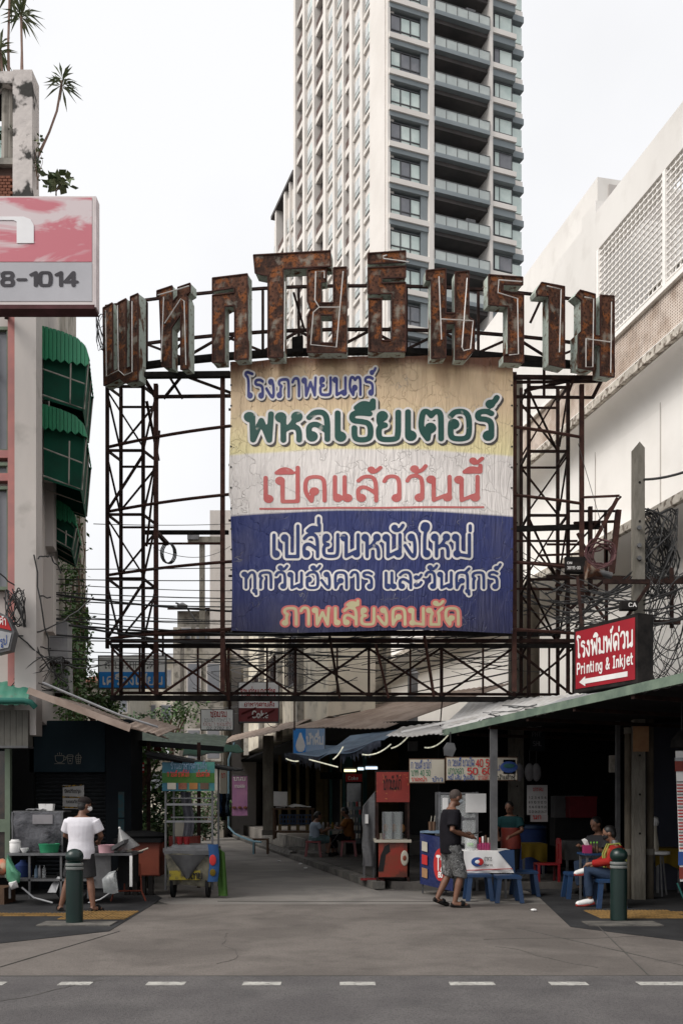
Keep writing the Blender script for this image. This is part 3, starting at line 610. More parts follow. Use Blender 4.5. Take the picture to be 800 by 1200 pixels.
# parapet, end wall and solid part beyond the screen
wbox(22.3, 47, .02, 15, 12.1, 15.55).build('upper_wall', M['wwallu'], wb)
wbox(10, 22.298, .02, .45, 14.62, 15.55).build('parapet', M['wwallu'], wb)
wbox(10, 22.2, 2.6, 15, 11, 13.6).build('room_wall', M['oldwall'], wb)
wbox(10, 31, .0, .3, 11.0, 11.16).build('screen_sill', M['wwall'], wb)
# brick honeycomb strip and white lattice: bars one by one
hb = MB()
for i in range(290):
    Y0 = 13 + i * .062
    q = wbox(Y0, Y0 + .028, .06, .2, 11.16, 12.08); hb.add(q.v, q.f)
for j in range(16): q = wbox(13, 31, .062, .19, 11.17 + j * .06, 11.197 + j * .06); hb.add(q.v, q.f)
hb.build('honeycomb_blocks', grain(mat('pierced_brick', (.66, .57, .5, 1), (.5, .4, .33, 1), 2, .9), .25, 3, (.2, .15, .12, 1), (.5, .6)), wb, kind='stuff')
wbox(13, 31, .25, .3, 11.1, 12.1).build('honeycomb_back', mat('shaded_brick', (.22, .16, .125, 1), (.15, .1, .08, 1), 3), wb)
wbox(10, 31, -.03, .3, 12.099, 12.2).build('screen_rail', M['wwall'], wb)
for Y in (22.15, 19.35, 16.6): wbox(Y, Y + .1, .0, .2, 12.22, 14.6).build('screen_post', M['wwall'], wb)
vm = wbox(0, .03, .05, .11, 12.22, 14.6)
for i in range(52): wbox(22.12 - i * .17, 22.145 - i * .17, .06, .085, 12.221, 14.6).build('lattice_bar', M['wwall'], wb)
for j in range(17): wbox(13.2, 22.15, .03, .058, 12.3 + j * .137, 12.325 + j * .137).build('lattice_bar', M['wwall'], wb)
wbox(12, 22.2, 1.3, 1.35, 13.6, 13.75).build('inner_beam', M['oldwall'], wb)
for i in range(7): wbox(13 + i * 1.4, 13.15 + i * 1.4, 1.3, 1.45, 11, 14.6).build('inner_column', M['beige'], wb)
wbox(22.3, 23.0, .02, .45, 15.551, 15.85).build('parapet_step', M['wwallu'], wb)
# tall blind block behind
tbk = thing('white_block', 'tall blank white wall rising behind the pierced block screen', 'building', (10.5, 29, 0))
def bpt(Y, z, o=0): return Vector((14.03 - .2182 * Y, Y, z)) + NR * o
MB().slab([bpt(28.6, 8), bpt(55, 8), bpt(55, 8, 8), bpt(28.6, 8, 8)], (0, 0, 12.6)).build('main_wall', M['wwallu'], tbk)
MB().slab([bpt(28.55, 8, .35), bpt(28.59, 8, .35), bpt(28.59, 8, 8), bpt(28.55, 8, 8)], (0, 0, 12.4)).build('end_panel', M['lwall'], tbk)

# ------------------------------------------------------------------ sign structure of rusted steel
YA = lambda X: 16.83 + .054 * (X - .5) ** 2
def onarc(px, dy=0):                       # point on the curved front, seen at this column
    k = (px - 400) / 1100; X = k * 17
    for _ in range(12): X = k * (YA(X) + dy)
    return X, YA(X) + dy
frm = thing('rusted_steel_structure', 'rusted steel lattice frame that carries the letters and the banner over the lane', 'sign frame', (.4, 18, 3.5))
def sb(name, p1, p2, Y1, Y2=None, w_=.055, m='rustdark', h=None):
    Y2 = Y2 or Y1; w_ = w_ * .76; MB().bar(P(*p1, Y1), P(*p2, Y2), w_, h or w_).build(name, M[m], frm)
FY, BY = 18.2, 19.3
# left tower: four columns
for px, Y, t, b in ((126, FY, 448, 760), (168, FY, 448, 812), (142, BY, 455, 818), (183.5, BY, 455, 818)): sb('column', (px, t), (px, b), Y, None, .085)
# right tower
for px, Y, t, b in ((619, FY, 445, 820), (665, FY, 445, 812), (610, BY, 455, 815), (653, BY, 455, 815)): sb('column', (px, t), (px, b), Y, None, .085)
for y in (453, 528, 603, 678, 752):
    sb('rung', (126, y), (168, y), FY, w_=.06); sb('rung', (619, y + 1), (665, y + 1), FY, w_=.06)
    sb('rung', (126, y), (142, y + 12), FY, BY); sb('rung', (168, y), (183.5, y + 12), FY, BY); sb('rung', (619, y), (610, y + 17), FY, BY); sb('rung', (665, y), (653, y + 17), FY, BY)
for y in (477, 547, 618, 689): sb('rung', (142, y), (183, y), BY, w_=.05); sb('rung', (610, y + 1), (653, y + 1), BY, w_=.05)
zz = [453, 528, 603, 678, 752]
for i in range(4):
    a, b = zz[i], zz[i + 1]
    if i % 2 == 0: sb('brace', (126, a + 5), (168, b - 4), FY, w_=.045); sb('brace', (653, a + 10), (610, b + 8), BY, w_=.045)
    else: sb('brace', (168, a + 5), (126, b - 4), FY, w_=.06); sb('brace', (665, a + 5), (619, b - 4), FY, w_=.045)
    sb('brace', (142, a + 70), (183, a + 20), BY, w_=.045); sb('brace', (126, a + 8), (142, b + 2), FY, BY, .045); sb('brace', (610, a + 20), (653, a + 75), BY, w_=.045)
    sb('brace', (183, a + 10), (168, b + 0), BY, FY, .045); sb('brace', (619, a + 4), (653, b + 2), FY, BY, .045) if i != 1 else None
    sb('brace', (665, a + 5), (655, b - 5), FY, BY, .045)
# curved rails of the front
def arc_rail(z, x0, x1, m='rustred', r=.05, n=26, dy=.12):
    pts = [Vector((x0 + (x1 - x0) * i / n, YA(x0 + (x1 - x0) * i / n) + dy, z)) for i in range(n + 1)]
    MB().tube(pts, r * .62, 5).build('curved_rail', M[m], frm)
XL, XR = onarc(124)[0], onarc(681)[0]
for z in (8.48, 7.22, 5.98, 4.74): arc_rail(z, XL, XR)
sb('brace', (680, 583), (725, 581), 17.8, 17.9, .05, 'rustred')
for px in (183, 261, 345, 430, 520, 602, 681):
    X, Y = onarc(px, .16); MB().bar((X, Y, 4.65 if px > 261 and px < 600 else 3.6), (X, Y, 9.5), .08).build('upright', M['rustred'], frm)
# top platform trusses
def arcbar(px1, px2, y1, y2, dy, w_=.06, m='rustdark', h=None, name='beam'):
    (xa, ya), (xb, yb) = onarc(px1, dy), onarc(px2, dy)
    MB().bar(Vector((xa, ya, 1.55 + (940 - y1) * ya / 1100)), Vector((xb, yb, 1.55 + (940 - y2) * yb / 1100)), w_, h or w_).build(name, M[m], frm)
segs = [124, 172, 216, 262, 308, 350, 392, 434, 476, 518, 560, 602, 644, 686, 718]
def topy(px, y0): return y0 + 24 * abs((px - 425) / 300) ** 2.2
for i in range(len(segs) - 1):
    a, b = segs[i], segs[i + 1]
    arcbar(a, b, topy(a, 412), topy(b, 412), .25, .11, 'black', .1)
    arcbar(a, b, topy(a, 386), topy(b, 386), .75, .05)
    arcbar(a, b, topy(a, 410), topy(b, 410), .75, .07)
    arcbar(a, b, topy(a, 335), topy(b, 335), .3, .045)
    if i % 2: arcbar(a, b, topy(a, 387), topy(b, 409), .75, .04, name='brace')
    else: arcbar(a, b, topy(a, 409), topy(b, 387), .75, .04, name='brace')
    arcbar(a, a, topy(a, 338), topy(a, 412), .5, .05, name='post')
for p1, p2, Y1, Y2, w_, m in (((168, 440), (270, 439), 17.6, 17.3, .13, 'black'), ((183, 465), (270, 464), 17.8, 17.4, .07, 'rustdark'), ((196, 437), (214, 467), 18, 18, .06, 'rustdark'), ((216, 437), (192, 467), 18, 18, .06, 'rustdark'),
        ((215, 440), (275, 462), 17.9, 17.6, .06, 'rustdark'), ((168, 442), (184, 468), 17.9, 17.9, .1, 'rustdark'), ((602, 442), (712, 443), 17.3, 18, .09, 'rustdark'), ((602, 448), (700, 447), 17.4, 18, .06, 'rustdark'),
        ((602, 465), (695, 466), 17.6, 18, .06, 'rustdark'), ((706, 442), (694, 466), 17.9, 17.9, .09, 'rustdark'), ((614, 458), (668, 446), 17.8, 17.9, .06, 'rustdark'), ((637, 425), (637, 466), 17.6, 17.6, .06, 'rustdark'),
        ((673, 440), (664, 466), 17.7, 17.7, .05, 'rustdark'), ((602, 426), (716, 432), 17.2, 17.9, .09, 'black'), ((290, 381), (250, 412), 17.5, 17.5, .05, 'rustdark'), ((344, 343), (357, 388), 17.1, 17.1, .05, 'rustdark'),
        ((621, 378), (633, 352), 17.4, 17.4, .06, 'rustdark'), ((268, 367), (295, 350), 17.6, 17.6, .05, 'rustdark'), ((200, 415), (216, 400), 17.6, 17.6, .05, 'rustdark')):
    sb('beam', p1, p2, Y1, Y2, w_, m)
# bottom box truss
for y, Y, w_, m in ((743, 18.9, .1, 'black'), (751, 17.9, .09, 'rustdark'), (757, 18.2, .1, 'black'), (818, 18.2, .13, 'black'), (812, 19.2, .07, 'rustdark')):
    sb('chord', (130 if Y < 18.5 else 142, y), (672 if Y < 18.5 else 655, y + (2 if y > 800 else 0)), Y, None, w_, m)
xs = [132, 184, 268, 346, 432, 517, 602, 672]
for i, x in enumerate(xs):
    sb('post', (x, 757), (x, 818), FY, None, .08 if i % 2 else .06, 'rustred' if i < 3 else 'rustdark')
    if i < len(xs) - 1:
        x2 = xs[i + 1]; sb('brace', (x, 760), (x2, 816), FY, None, .055, 'rustred' if i < 2 else 'rustdark'); sb('brace', (x2, 759), (x, 817), FY + .07, None, .055, 'rustred' if i < 2 else 'rustdark')
        sb('post', ((x + x2) / 2 + 6, 757), ((x + x2) / 2 + 6, 813), 19.2, None, .05, 'rustred')
sb('brace', (261, 740), (268, 820), 17.3, 18.1, .07, 'rustred'); sb('brace', (386, 745), (398, 818), 17.6, 18, .05); sb('brace', (497, 745), (508, 816), 17.6, 18, .06, 'rustred'); sb('brace', (440, 755), (455, 818), 17.8, 18, .06, 'rustred')
sb('hanger', (345, 818), (345, 856), 18.2, None, .04); sb('hanger', (518, 818), (515, 856), 18.2, None, .03)
# straight dark beams behind the banner
sb('beam', (170, 624), (268, 624), 19.2, None, .1, 'black'); sb('beam', (170, 637), (262, 637), 19.0, None, .05, 'rustred'); sb('beam', (602, 620), (702, 617), 17.9, 18.2, .12, 'black'); sb('beam', (172, 741), (270, 738), 18, 17.6, .08)
for i in range(5): sb('beam', (268, 480 + i * 65), (604, 480 + i * 65), 19.0, None, .05)
sb('brace', (184, 624), (196, 637), 18.8, 18.2, .09); sb('brace', (172, 470), (186, 540), 18.6, 19.1, .06); sb('brace', (187, 505), (172, 640), 19.2, 18.6, .05)
# bracket arm on the right
for p1, p2, Y1, Y2, w_, m in (((667, 599), (722, 599), 18, 18.2, .05, 'rustdark'), ((672, 613), (722, 611), 18, 18.2, .06, 'rustdark'), ((691, 594), (691, 690), 18, 18, .1, 'rustdark'), ((709, 599), (709, 660), 18.2, 18.2, .07, 'rustred'),
        ((723, 584), (692, 642), 17.9, 17.9, .09, 'rustred'), ((724, 598), (716, 672), 18, 18, .13, 'rustred'), ((727, 582), (664, 650), 18.1, 18.1, .05, 'rustdark'), ((676, 625), (690, 652), 18, 18, .06, 'rustred'),
        ((676, 680), (708, 725), 17.9, 17.9, .06, 'rustred'), ((640, 676), (800, 678), 17.7, 17.7, .09, 'rustdark'), ((660, 720), (712, 676), 17.9, 17.9, .08, 'rustdark'), ((710, 640), (710, 735), 18.2, 18.2, .07, 'rustdark'), ((674, 735), (700, 690), 17.8, 17.8, .05, 'rustdark')):
    sb('bracket_arm', p1, p2, Y1, Y2, w_, m)
for p1, p2 in (((640, 638), (680, 638)), ((630, 651), (680, 649)), ((602, 634), (676, 634)), ((602, 658), (665, 662)), ((650, 686), (700, 686)), ((602, 739), (668, 740)), ((602, 751), (670, 750)), ((602, 690), (650, 691)), ((690, 642), (690, 700))): sb('rung', p1, p2, 18.5, None, .05, 'rustred')

# ------------------------------------------------------------------ the letters of the sign: box letters with neon tubes
def block(pxc, loops, label, tubes=(), depth=.2, dy=-.42):
    X0, Y0 = onarc(pxc, dy); sl_ = .108 * (X0 - .5); tdir = Vector((1, sl_, 0)).normalized(); nin = Vector((-tdir.y, tdir.x, 0))
    def hit(px, py, off=0):
        k = (px - 400) / 1100     # where the sight line through this spot meets the letter's own upright plane
        c = Vector((X0, Y0, 0)) + nin * off; Yp = (c.y - sl_ * c.x) / (1 - sl_ * k); return Vector((k * Yp, Yp, 1.55 + (940 - py) * Yp / 1100))
    zb = min(hit(*p).z for lp in loops for p in lp[0])
    t = thing('sign_letter', label, 'letter', (X0, Y0, zb), math.atan(sl_), 'rusted box letters along the top of the sign')
    fp, sp = MB(), MB()
    for lp in loops:
        fp.prism(lp, lambda a, b: hit(a, b), nin * .03)
        for ring in lp:
            n = len(ring)
            for i in range(n):
                a, b = hit(*ring[i]) + nin * .028, hit(*ring[(i + 1) % n]) + nin * .028; sp.add([a, b, b + nin * depth, a + nin * depth], [(0, 1, 2, 3)])
            tr = tessellate_polygon([[Vector((q[0], q[1], 0)) for q in r_] for r_ in lp]) if ring is lp[0] else None
            if tr:
                fl = [hit(*q) + nin * (depth - .06) for r_ in lp for q in r_]; sp.add(fl, tr)
    rm = MB()
    for lp in loops:
        for ring in lp:
            n = len(ring)
            for i in range(n): rm.bar(hit(*ring[i], -.006), hit(*ring[(i + 1) % n], -.006), .022, .02)
    rm.build('rim', M['rustred'], t)
    fp.build('face_panel', M['rust'], t); sp.build('side_panel', M['mint'], t)
    for tb_ in tubes:
        MB().tube([hit(*p, -.05) for p in tb_], .011, 5).build('neon_tube', M['neon'], t)
        q = MB()
        for p in (tb_[0], tb_[-1]): q.tube([hit(*p, -.05), hit(*p, .01)], .014, 5)
        q.build('tube_holder', M['wire'], t)
block(142, [[[(121, 361), (132, 355), (132.5, 436), (138.5, 433), (138.5, 355), (148, 350), (148, 432), (153, 430), (153, 348), (162, 344), (162, 445), (147, 449), (140, 443), (122, 452)]]], 'leftmost rusted box letter, three uprights joined at the foot', [[(124, 364), (125, 441), (139, 434), (146, 440), (155, 436), (155, 353)], [(138, 358), (139, 434)]])
block(204, [[[(190, 429), (187, 350), (184, 349), (184, 341), (202, 335), (202, 354), (208.5, 347), (208.5, 337), (223, 332), (223, 342), (218, 345), (220.5, 352), (220.5, 432), (212, 433), (212, 368), (201, 384), (201, 431)]]], 'second rusted box letter from the left, two legs joined by a slanting stroke', [[(185, 346), (206, 340), (222, 335)], [(192, 348), (189, 424)], [(193, 379), (212, 350), (216, 353), (218, 428)]])
block(270, [[[(249, 326), (290, 321), (290, 420), (275, 422), (275, 358), (263, 359), (263, 424), (249, 425), (249, 346), (274.5, 343), (274.5, 337), (249, 341)]]], 'third rusted box letter from the left, square hook over two legs')
block(335, [[[(297, 299), (387, 294), (387, 312), (332, 315), (332, 418), (314, 419), (314, 323), (299, 320)]]], 'tallest rusted box letter, long bar on top of one post', [[(334, 330), (333, 412)]], depth=.24)
block(383, [[[(360, 316), (382, 314), (382, 330), (376, 331), (376, 355), (390.5, 355), (390.5, 314), (406, 313), (406, 413), (360, 413), (360, 372), (364, 363), (360, 353)], [(375.5, 369), (375.5, 402), (389.5, 402), (389.5, 369)]]],
      'rusted box letter right of the tallest one, closed square at its foot', [[(380, 326), (380, 318), (370, 318), (369, 352), (374, 360), (398, 360)], [(374, 360), (367, 366), (364, 404), (394, 407), (402, 318)]])
block(453, [[[(431, 314), (475, 312), (475, 325), (447, 326), (447, 332), (475, 331), (475, 412), (432, 412), (432, 350), (447, 350), (447, 399), (459, 399), (459, 344), (431, 344)]], [[(431, 297), (475, 294), (475, 307), (431, 309)]]],
      'rusted box letter with a separate cap piece above, middle of the sign', [[(453, 299), (449, 300), (449, 303), (479, 307)]])
block(526, [[[(499, 317), (522, 315), (522, 367), (533, 367), (533, 319), (549, 318), (549, 372), (555.5, 376), (555.5, 410), (546, 421), (533, 421), (533, 379), (522, 379), (522, 419), (505, 420), (505, 328), (499, 328)]]],
      'rusted box letter over the right half of the banner, two posts and low crossbar', [[(514, 324), (517, 398)], [(516, 374), (554, 376), (551, 409), (543, 411), (541, 407), (547, 326)]])
block(592, [[[(572, 322), (612, 325), (612, 334), (589, 333), (589, 341), (613, 345), (613, 425), (590, 424), (590, 416), (595, 415), (595, 359), (572, 357)]]], 'rusted box letter bent like a question mark, at the right end of the banner', [[(611, 330), (584, 328), (583, 343), (606, 350), (607, 415), (596, 416)]])
block(648, [[[(628, 341), (634, 331), (661, 336), (661, 431), (643, 427), (643, 347), (629, 346)]]], 'thin rusted hook letter, second from the right', [[(640, 335), (657, 339), (655, 413)]])
block(698, [[[(674, 346), (679, 340), (697, 345), (697, 393), (703, 394), (703, 346), (719, 347), (719, 442), (703, 440), (703, 405), (695, 403), (695, 434), (677, 431), (677, 392), (681, 388), (681, 352)]]], 'rightmost rusted box letter, two posts with a low joining bar', [[(684, 348), (695, 350), (694, 430), (686, 430), (686, 397), (716, 401)], [(716, 354), (715, 437)]])

# ------------------------------------------------------------------ banner
bn = thing('banner', 'large creased cinema banner with cream, white and navy bands hung on the frame', 'banner', (.5, 16.8, 4.4))
BX0, BX1 = onarc(269)[0], onarc(601)[0]
BZ0, BZ1 = 1.55 + (940 - 742) * 16.95 / 1100, 1.55 + (940 - 419) * 16.95 / 1100
def bsurf(px, py, off=0):
    k = (px - 400) / 1100; X = k * 17
    for _ in range(8): X = k * (YA(X) - .02)
    Y = YA(X) - .02; z = 1.55 + (940 - py) * Y / 1100
    u_ = (px - 269) / 332; v_ = (742 - py) / 322
    d = .016 * math.sin(u_ * 19 + 2 * v_) * (0.3 + v_) + .012 * math.sin(v_ * 13 + u_ * 4) + .02 * math.sin(u_ * 9 + 1) * max(0, v_ - .6) + .01 * math.sin(u_ * 41 + v_ * 9) * max(0, v_ - .5)
    return Vector((X, Y - d - off, z))
m = bpy.data.materials.new('banner_print'); m.use_nodes = True; MATS['banner_print'] = m
n = m.node_tree.nodes; l = m.node_tree.links; b = n['Principled BSDF']; b.inputs['Roughness'].default_value = .55
t = n.new('ShaderNodeTexCoord'); sp_ = n.new('ShaderNodeSeparateXYZ'); l.new(t.outputs['Object'], sp_.inputs[0])
def node(tp, **kw):
    x = n.new(tp)
    for k_, v_ in kw.items():
        if k_.startswith('i'): x.inputs[int(k_[1:])].default_value = v_
        else: setattr(x, k_, v_)
    return x
zr = node('ShaderNodeMapRange', i1=BZ0 - 4.4, i2=BZ1 - 4.4); l.new(sp_.outputs[2], zr.inputs[0])
nw = node('ShaderNodeTexNoise'); nw.inputs['Scale'].default_value = 1.6; nw.inputs['Detail'].default_value = 6; l.new(t.outputs['Object'], nw.inputs[0])
rp = n.new('ShaderNodeValToRGB'); e = rp.color_ramp.elements; rp.color_ramp.interpolation = 'LINEAR'
navy = C(38, 50, 112, .85); navy2 = C(32, 34, 76, .8); wht = C(200, 194, 190, 1.4); crm = C(205, 194, 148, 1.35); tan = C(196, 172, 140, 1.3); brn = C(120, 78, 55, .8)
e[0].position = 0; e[0].color = navy2; e[1].position = .2; e[1].color = navy
for p_, c_ in ((.434, navy), (.44, wht), (.655, wht), (.662, crm), (.83, tan), (.95, tan), (.985, brn)): q = e.new(p_); q.color = c_
l.new(zr.outputs[0], rp.inputs[0])
# run-off rust from the top edge and water marks: stretched noise, strongest near the top
mp = node('ShaderNodeMapping'); mp.inputs['Scale'].default_value = (2.2, 1, .28); l.new(t.outputs['Object'], mp.inputs[0])
n1 = node('ShaderNodeTexNoise'); n1.inputs['Scale'].default_value = 1.6; n1.inputs['Detail'].default_value = 7; l.new(mp.outputs[0], n1.inputs[0])
topm = node('ShaderNodeMapRange', i1=.72, i2=1.02); l.new(zr.outputs[0], topm.inputs[0])
mm = node('ShaderNodeMath', operation='MULTIPLY'); l.new(n1.outputs[0], mm.inputs[0]); l.new(topm.outputs[0], mm.inputs[1])
mr_ = node('ShaderNodeMapRange', i1=.3, i2=.62, i4=.85); l.new(mm.outputs[0], mr_.inputs[0])
x1 = node('ShaderNodeMix', data_type='RGBA'); l.new(mr_.outputs[0], x1.inputs[0]); l.new(rp.outputs[0], x1.inputs[6]); x1.inputs[7].default_value = C(118, 70, 45, 1)
# dust
d1 = node('ShaderNodeMapRange', i1=.52, i2=.8, i4=.25); l.new(nw.outputs[0], d1.inputs[0])
x2 = node('ShaderNodeMix', data_type='RGBA'); l.new(d1.outputs[0], x2.inputs[0]); l.new(x1.outputs[2], x2.inputs[6]); x2.inputs[7].default_value = C(120, 112, 108, .7)
# white creases where the print has cracked
vd = node('ShaderNodeTexVoronoi', feature='DISTANCE_TO_EDGE'); vd.inputs['Scale'].default_value = 1.5; vm_ = node('ShaderNodeVectorMath', operation='ADD')
n3 = node('ShaderNodeTexNoise'); n3.inputs['Scale'].default_value = 2.2; n3.inputs['Detail'].default_value = 3; l.new(t.outputs['Object'], n3.inputs[0])
l.new(t.outputs['Object'], vm_.inputs[0]); l.new(n3.outputs[1], vm_.inputs[1]); l.new(vm_.outputs[0], vd.inputs[0])
cr = node('ShaderNodeMapRange', i1=.0, i2=.012, i3=1, i4=0); l.new(vd.outputs[0], cr.inputs[0])
cm = node('ShaderNodeMapRange', i1=.54, i2=.62, i4=.4); n4 = node('ShaderNodeTexNoise'); n4.inputs['Scale'].default_value = 3.1; l.new(t.outputs['Object'], n4.inputs[0]); l.new(n4.outputs[0], cm.inputs[0])
cc = node('ShaderNodeMath', operation='MULTIPLY'); l.new(cr.outputs[0], cc.inputs[0]); l.new(cm.outputs[0], cc.inputs[1])
x3 = node('ShaderNodeMix', data_type='RGBA'); l.new(cc.outputs[0], x3.inputs[0]); l.new(x2.outputs[2], x3.inputs[6]); x3.inputs[7].default_value = C(190, 186, 180, 1)
l.new(x3.outputs[2], b.inputs['Base Color'])
n5 = node('ShaderNodeTexNoise'); n5.inputs['Scale'].default_value = 4; n5.inputs['Detail'].default_value = 9; n5.inputs['Distortion'].default_value = 1.8; l.new(mp.outputs[0], n5.inputs[0])
ad = node('ShaderNodeMath', operation='ADD'); cs = node('ShaderNodeMath', operation='MULTIPLY', i1=-.3); l.new(cr.outputs[0], cs.inputs[0]); l.new(n5.outputs[0], ad.inputs[0]); l.new(cs.outputs[0], ad.inputs[1])
bp = node('ShaderNodeBump'); bp.inputs['Strength'].default_value = .7; bp.inputs['Distance'].default_value = .07; l.new(ad.outputs[0], bp.inputs['Height']); l.new(bp.outputs[0], b.inputs['Normal'])
def bedge(u_, v_):
    x = 269.5 + 331 * u_; x += (2.2 * math.sin(v_ * 9) + (3 if v_ < .5 else 0)) * (1 - u_) * .5
    top = 420 - 3.5 * math.sin(u_ * math.pi) ** .5 + 5 * (1 - u_) * (1 - u_) + 1.2 * math.sin(u_ * 23); bot = 741 + 2.0 * math.sin(u_ * 7) - 2 * (1 - u_)
    return bsurf(x, bot + (top - bot) * v_)
MB().grid(bedge, 110, 90, (0, .004, 0)).build('vinyl_sheet', m, bn, smooth=60)
for i in range(14):
    for px in (271, 599):
        c = bsurf(px, 428 + i * 24, .004); MB().lathe([(.018, 0), (.02, .004), (.009, .004)], (0, 0, 0), 8)
        e_ = MB().tube([c, c + Vector((0, -.006, 0))], .018, 8); e_.build('eyelet', M['wire'], bn)
grain(mat('print_green', C(18, 78, 70, .8), C(28, 86, 76, .8), 2, .6), .5, 5, (.55, .52, .47, 1), (.64, .7))
grain(mat('print_blue', C(56, 62, 130, .9), C(70, 74, 136, .9), 2, .6), .5, 5, (.55, .52, .47, 1), (.66, .72))
grain(mat('print_deepblue', C(30, 52, 112, .85), C(38, 56, 112, .85), 2, .6), .5, 5, (.55, .52, .47, 1), (.66, .72))
grain(mat('print_red', C(190, 92, 90, 1.0), C(194, 106, 102, 1.0), 2, .6), .5, 5, (.55, .52, .47, 1), (.66, .72))
grain(mat('print_white', C(205, 200, 198, 1.35), C(190, 186, 182, 1.3), 2, .6), .4, 5, (.3, .27, .25, 1), (.62, .7))
mat('print_shadow', C(70, 64, 62, .8), C(85, 78, 74, .8), 2, .6)
mat('print_cream', C(190, 182, 142, 1.0), C(182, 172, 134, 1.0), 2, .6)
def bline(s, x0, x1, yb, h, hw, layers, slant=0):
    polys, wd = layout(s); k = (x1 - x0) / wd
    for i, (mn, extra, dx, dyy) in enumerate(layers):
        def fn(x, y, i=i, dx=dx, dyy=dyy): return bsurf(x0 + x * k + dx, yb - slant * (x / wd) - y * h + dyy, .006 + .004 * i)
        text('printed_words', s, MATS[mn], bn, fn, hw + extra, .045, polys=polys)
bline('โรงภาพยนตร์', 287, 440, 466, 20, .085, [('print_shadow', .1, 1.3, 1.6), ('print_white', .11, 0, 0), ('print_blue', 0, 0, 0)], 4)
bline('พหลเธียเตอร์', 288, 582, 516, 31, .1, [('print_shadow', .075, 2.2, 2.4), ('print_white', .08, 0, 0), ('print_green', 0, 0, 0)], 2)
bline('เปิดแล้ววันนี้', 306, 566, 588, 28, .075, [('print_red', 0, 0, 0)], 2)
bline('เปลี่ยนหนังใหม่', 317, 554, 652, 25, .08, [('print_white', .1, 0, 0), ('print_deepblue', 0, 0, 0)])
bline('ทุกวันอังคาร และวันศุกร์', 284, 586, 689, 18, .085, [('print_white', .11, 0, 0), ('print_deepblue', 0, 0, 0)])
bline('ภาพเสียงคมชัด', 331, 541, 732, 19, .08, [('print_red', .11, 0, 0), ('print_cream', 0, 0, 0)])
MB().grid(lambda a, b_: bsurf(304 + 263 * a, 597.5 - 2.2 * a - 2.2 * b_, .006), 30, 1).build('printed_underline', MATS['print_red'], bn)

# ------------------------------------------------------------------ foliage, poles, cables
def leaves(mb, c, r, n, size, rnd, squash=1.0, droop=0.2):
    for _ in range(n):
        d = Vector((rnd.gauss(0, 1), rnd.gauss(0, 1), rnd.gauss(0, 1) * squash)); d = d.normalized() * (rnd.random() ** .45)
        p = Vector(c) + Vector((d.x * r[0], d.y * r[1], d.z * r[2])); a = Vector((rnd.uniform(-1, 1), rnd.uniform(-1, 1), rnd.uniform(-.6 - droop, .5))).normalized()
        b = a.cross(Vector((rnd.uniform(-1, 1), rnd.uniform(-1, 1), 1))).normalized(); s = size * rnd.uniform(.6, 1.35)
        mb.add([p, p + a * s * .5 + b * s * .28, p + a * s, p + a * s * .5 - b * s * .28], [(0, 1, 2, 3)])
def shrub(name, label, base, r, clumps, n, size, seed, pot=None, leafm=('leaf', 'leafd'), trunk=.05, group=None, cat='plant'):
    rnd = random.Random(seed); b = Vector(base); t = thing(name, label, cat, b, 0, group); tk = MB(); mbs = [MB() for _ in leafm]
    z0 = 0
    if pot: MB().lathe([(pot * .7, 0), (pot, pot * 1.5), (pot * 1.08, pot * 1.5), (pot * 1.08, pot * 1.7), (pot * .9, pot * 1.7), (pot * .85, pot * 1.4)], b, 16).build('pot', M['poled'], t, smooth=True); z0 = pot * 1.4
    for i in range(clumps):
        c = b + Vector((rnd.uniform(-1, 1) * r[0] * .75, rnd.uniform(-1, 1) * r[1] * .75, z0 + r[2] * rnd.uniform(.5, 1.9)))
        mid = b + Vector((0, 0, z0 + r[2] * .35)); tk.tube([b + Vector((0, 0, z0 * .6)), mid, (mid + c) / 2 + Vector((rnd.uniform(-.1, .1), 0, .05)), c], [trunk, trunk * .8, trunk * .5, trunk * .2], 6)
        leaves(mbs[i % len(leafm)], c, (r[0] * .45, r[1] * .45, r[2] * .4), n // clumps, size, rnd)
    tk.build('trunk' if trunk > .04 else 'stem', M['stem'], t)
    for mb, m_ in zip(mbs, leafm): mb.build('foliage', M[m_], t, kind='stuff')
    return t
def cable(name, a, b, sag, r=.012, n=14, m='wire', label=None, group=None, wob=0, seed=0):
    rnd = random.Random(seed); a, b = Vector(a), Vector(b); pts = []
    for i in range(n + 1):
        t = i / n; p = a.lerp(b, t); p.z -= sag * 4 * t * (1 - t)
        if wob and 0 < i < n: p += Vector((rnd.uniform(-wob, wob), rnd.uniform(-wob, wob), rnd.uniform(-wob, wob)))
        pts.append(p)
    o = MB().tube(pts, r, 5).build(name, M[m]); return tag(o, label, 'cable', group)
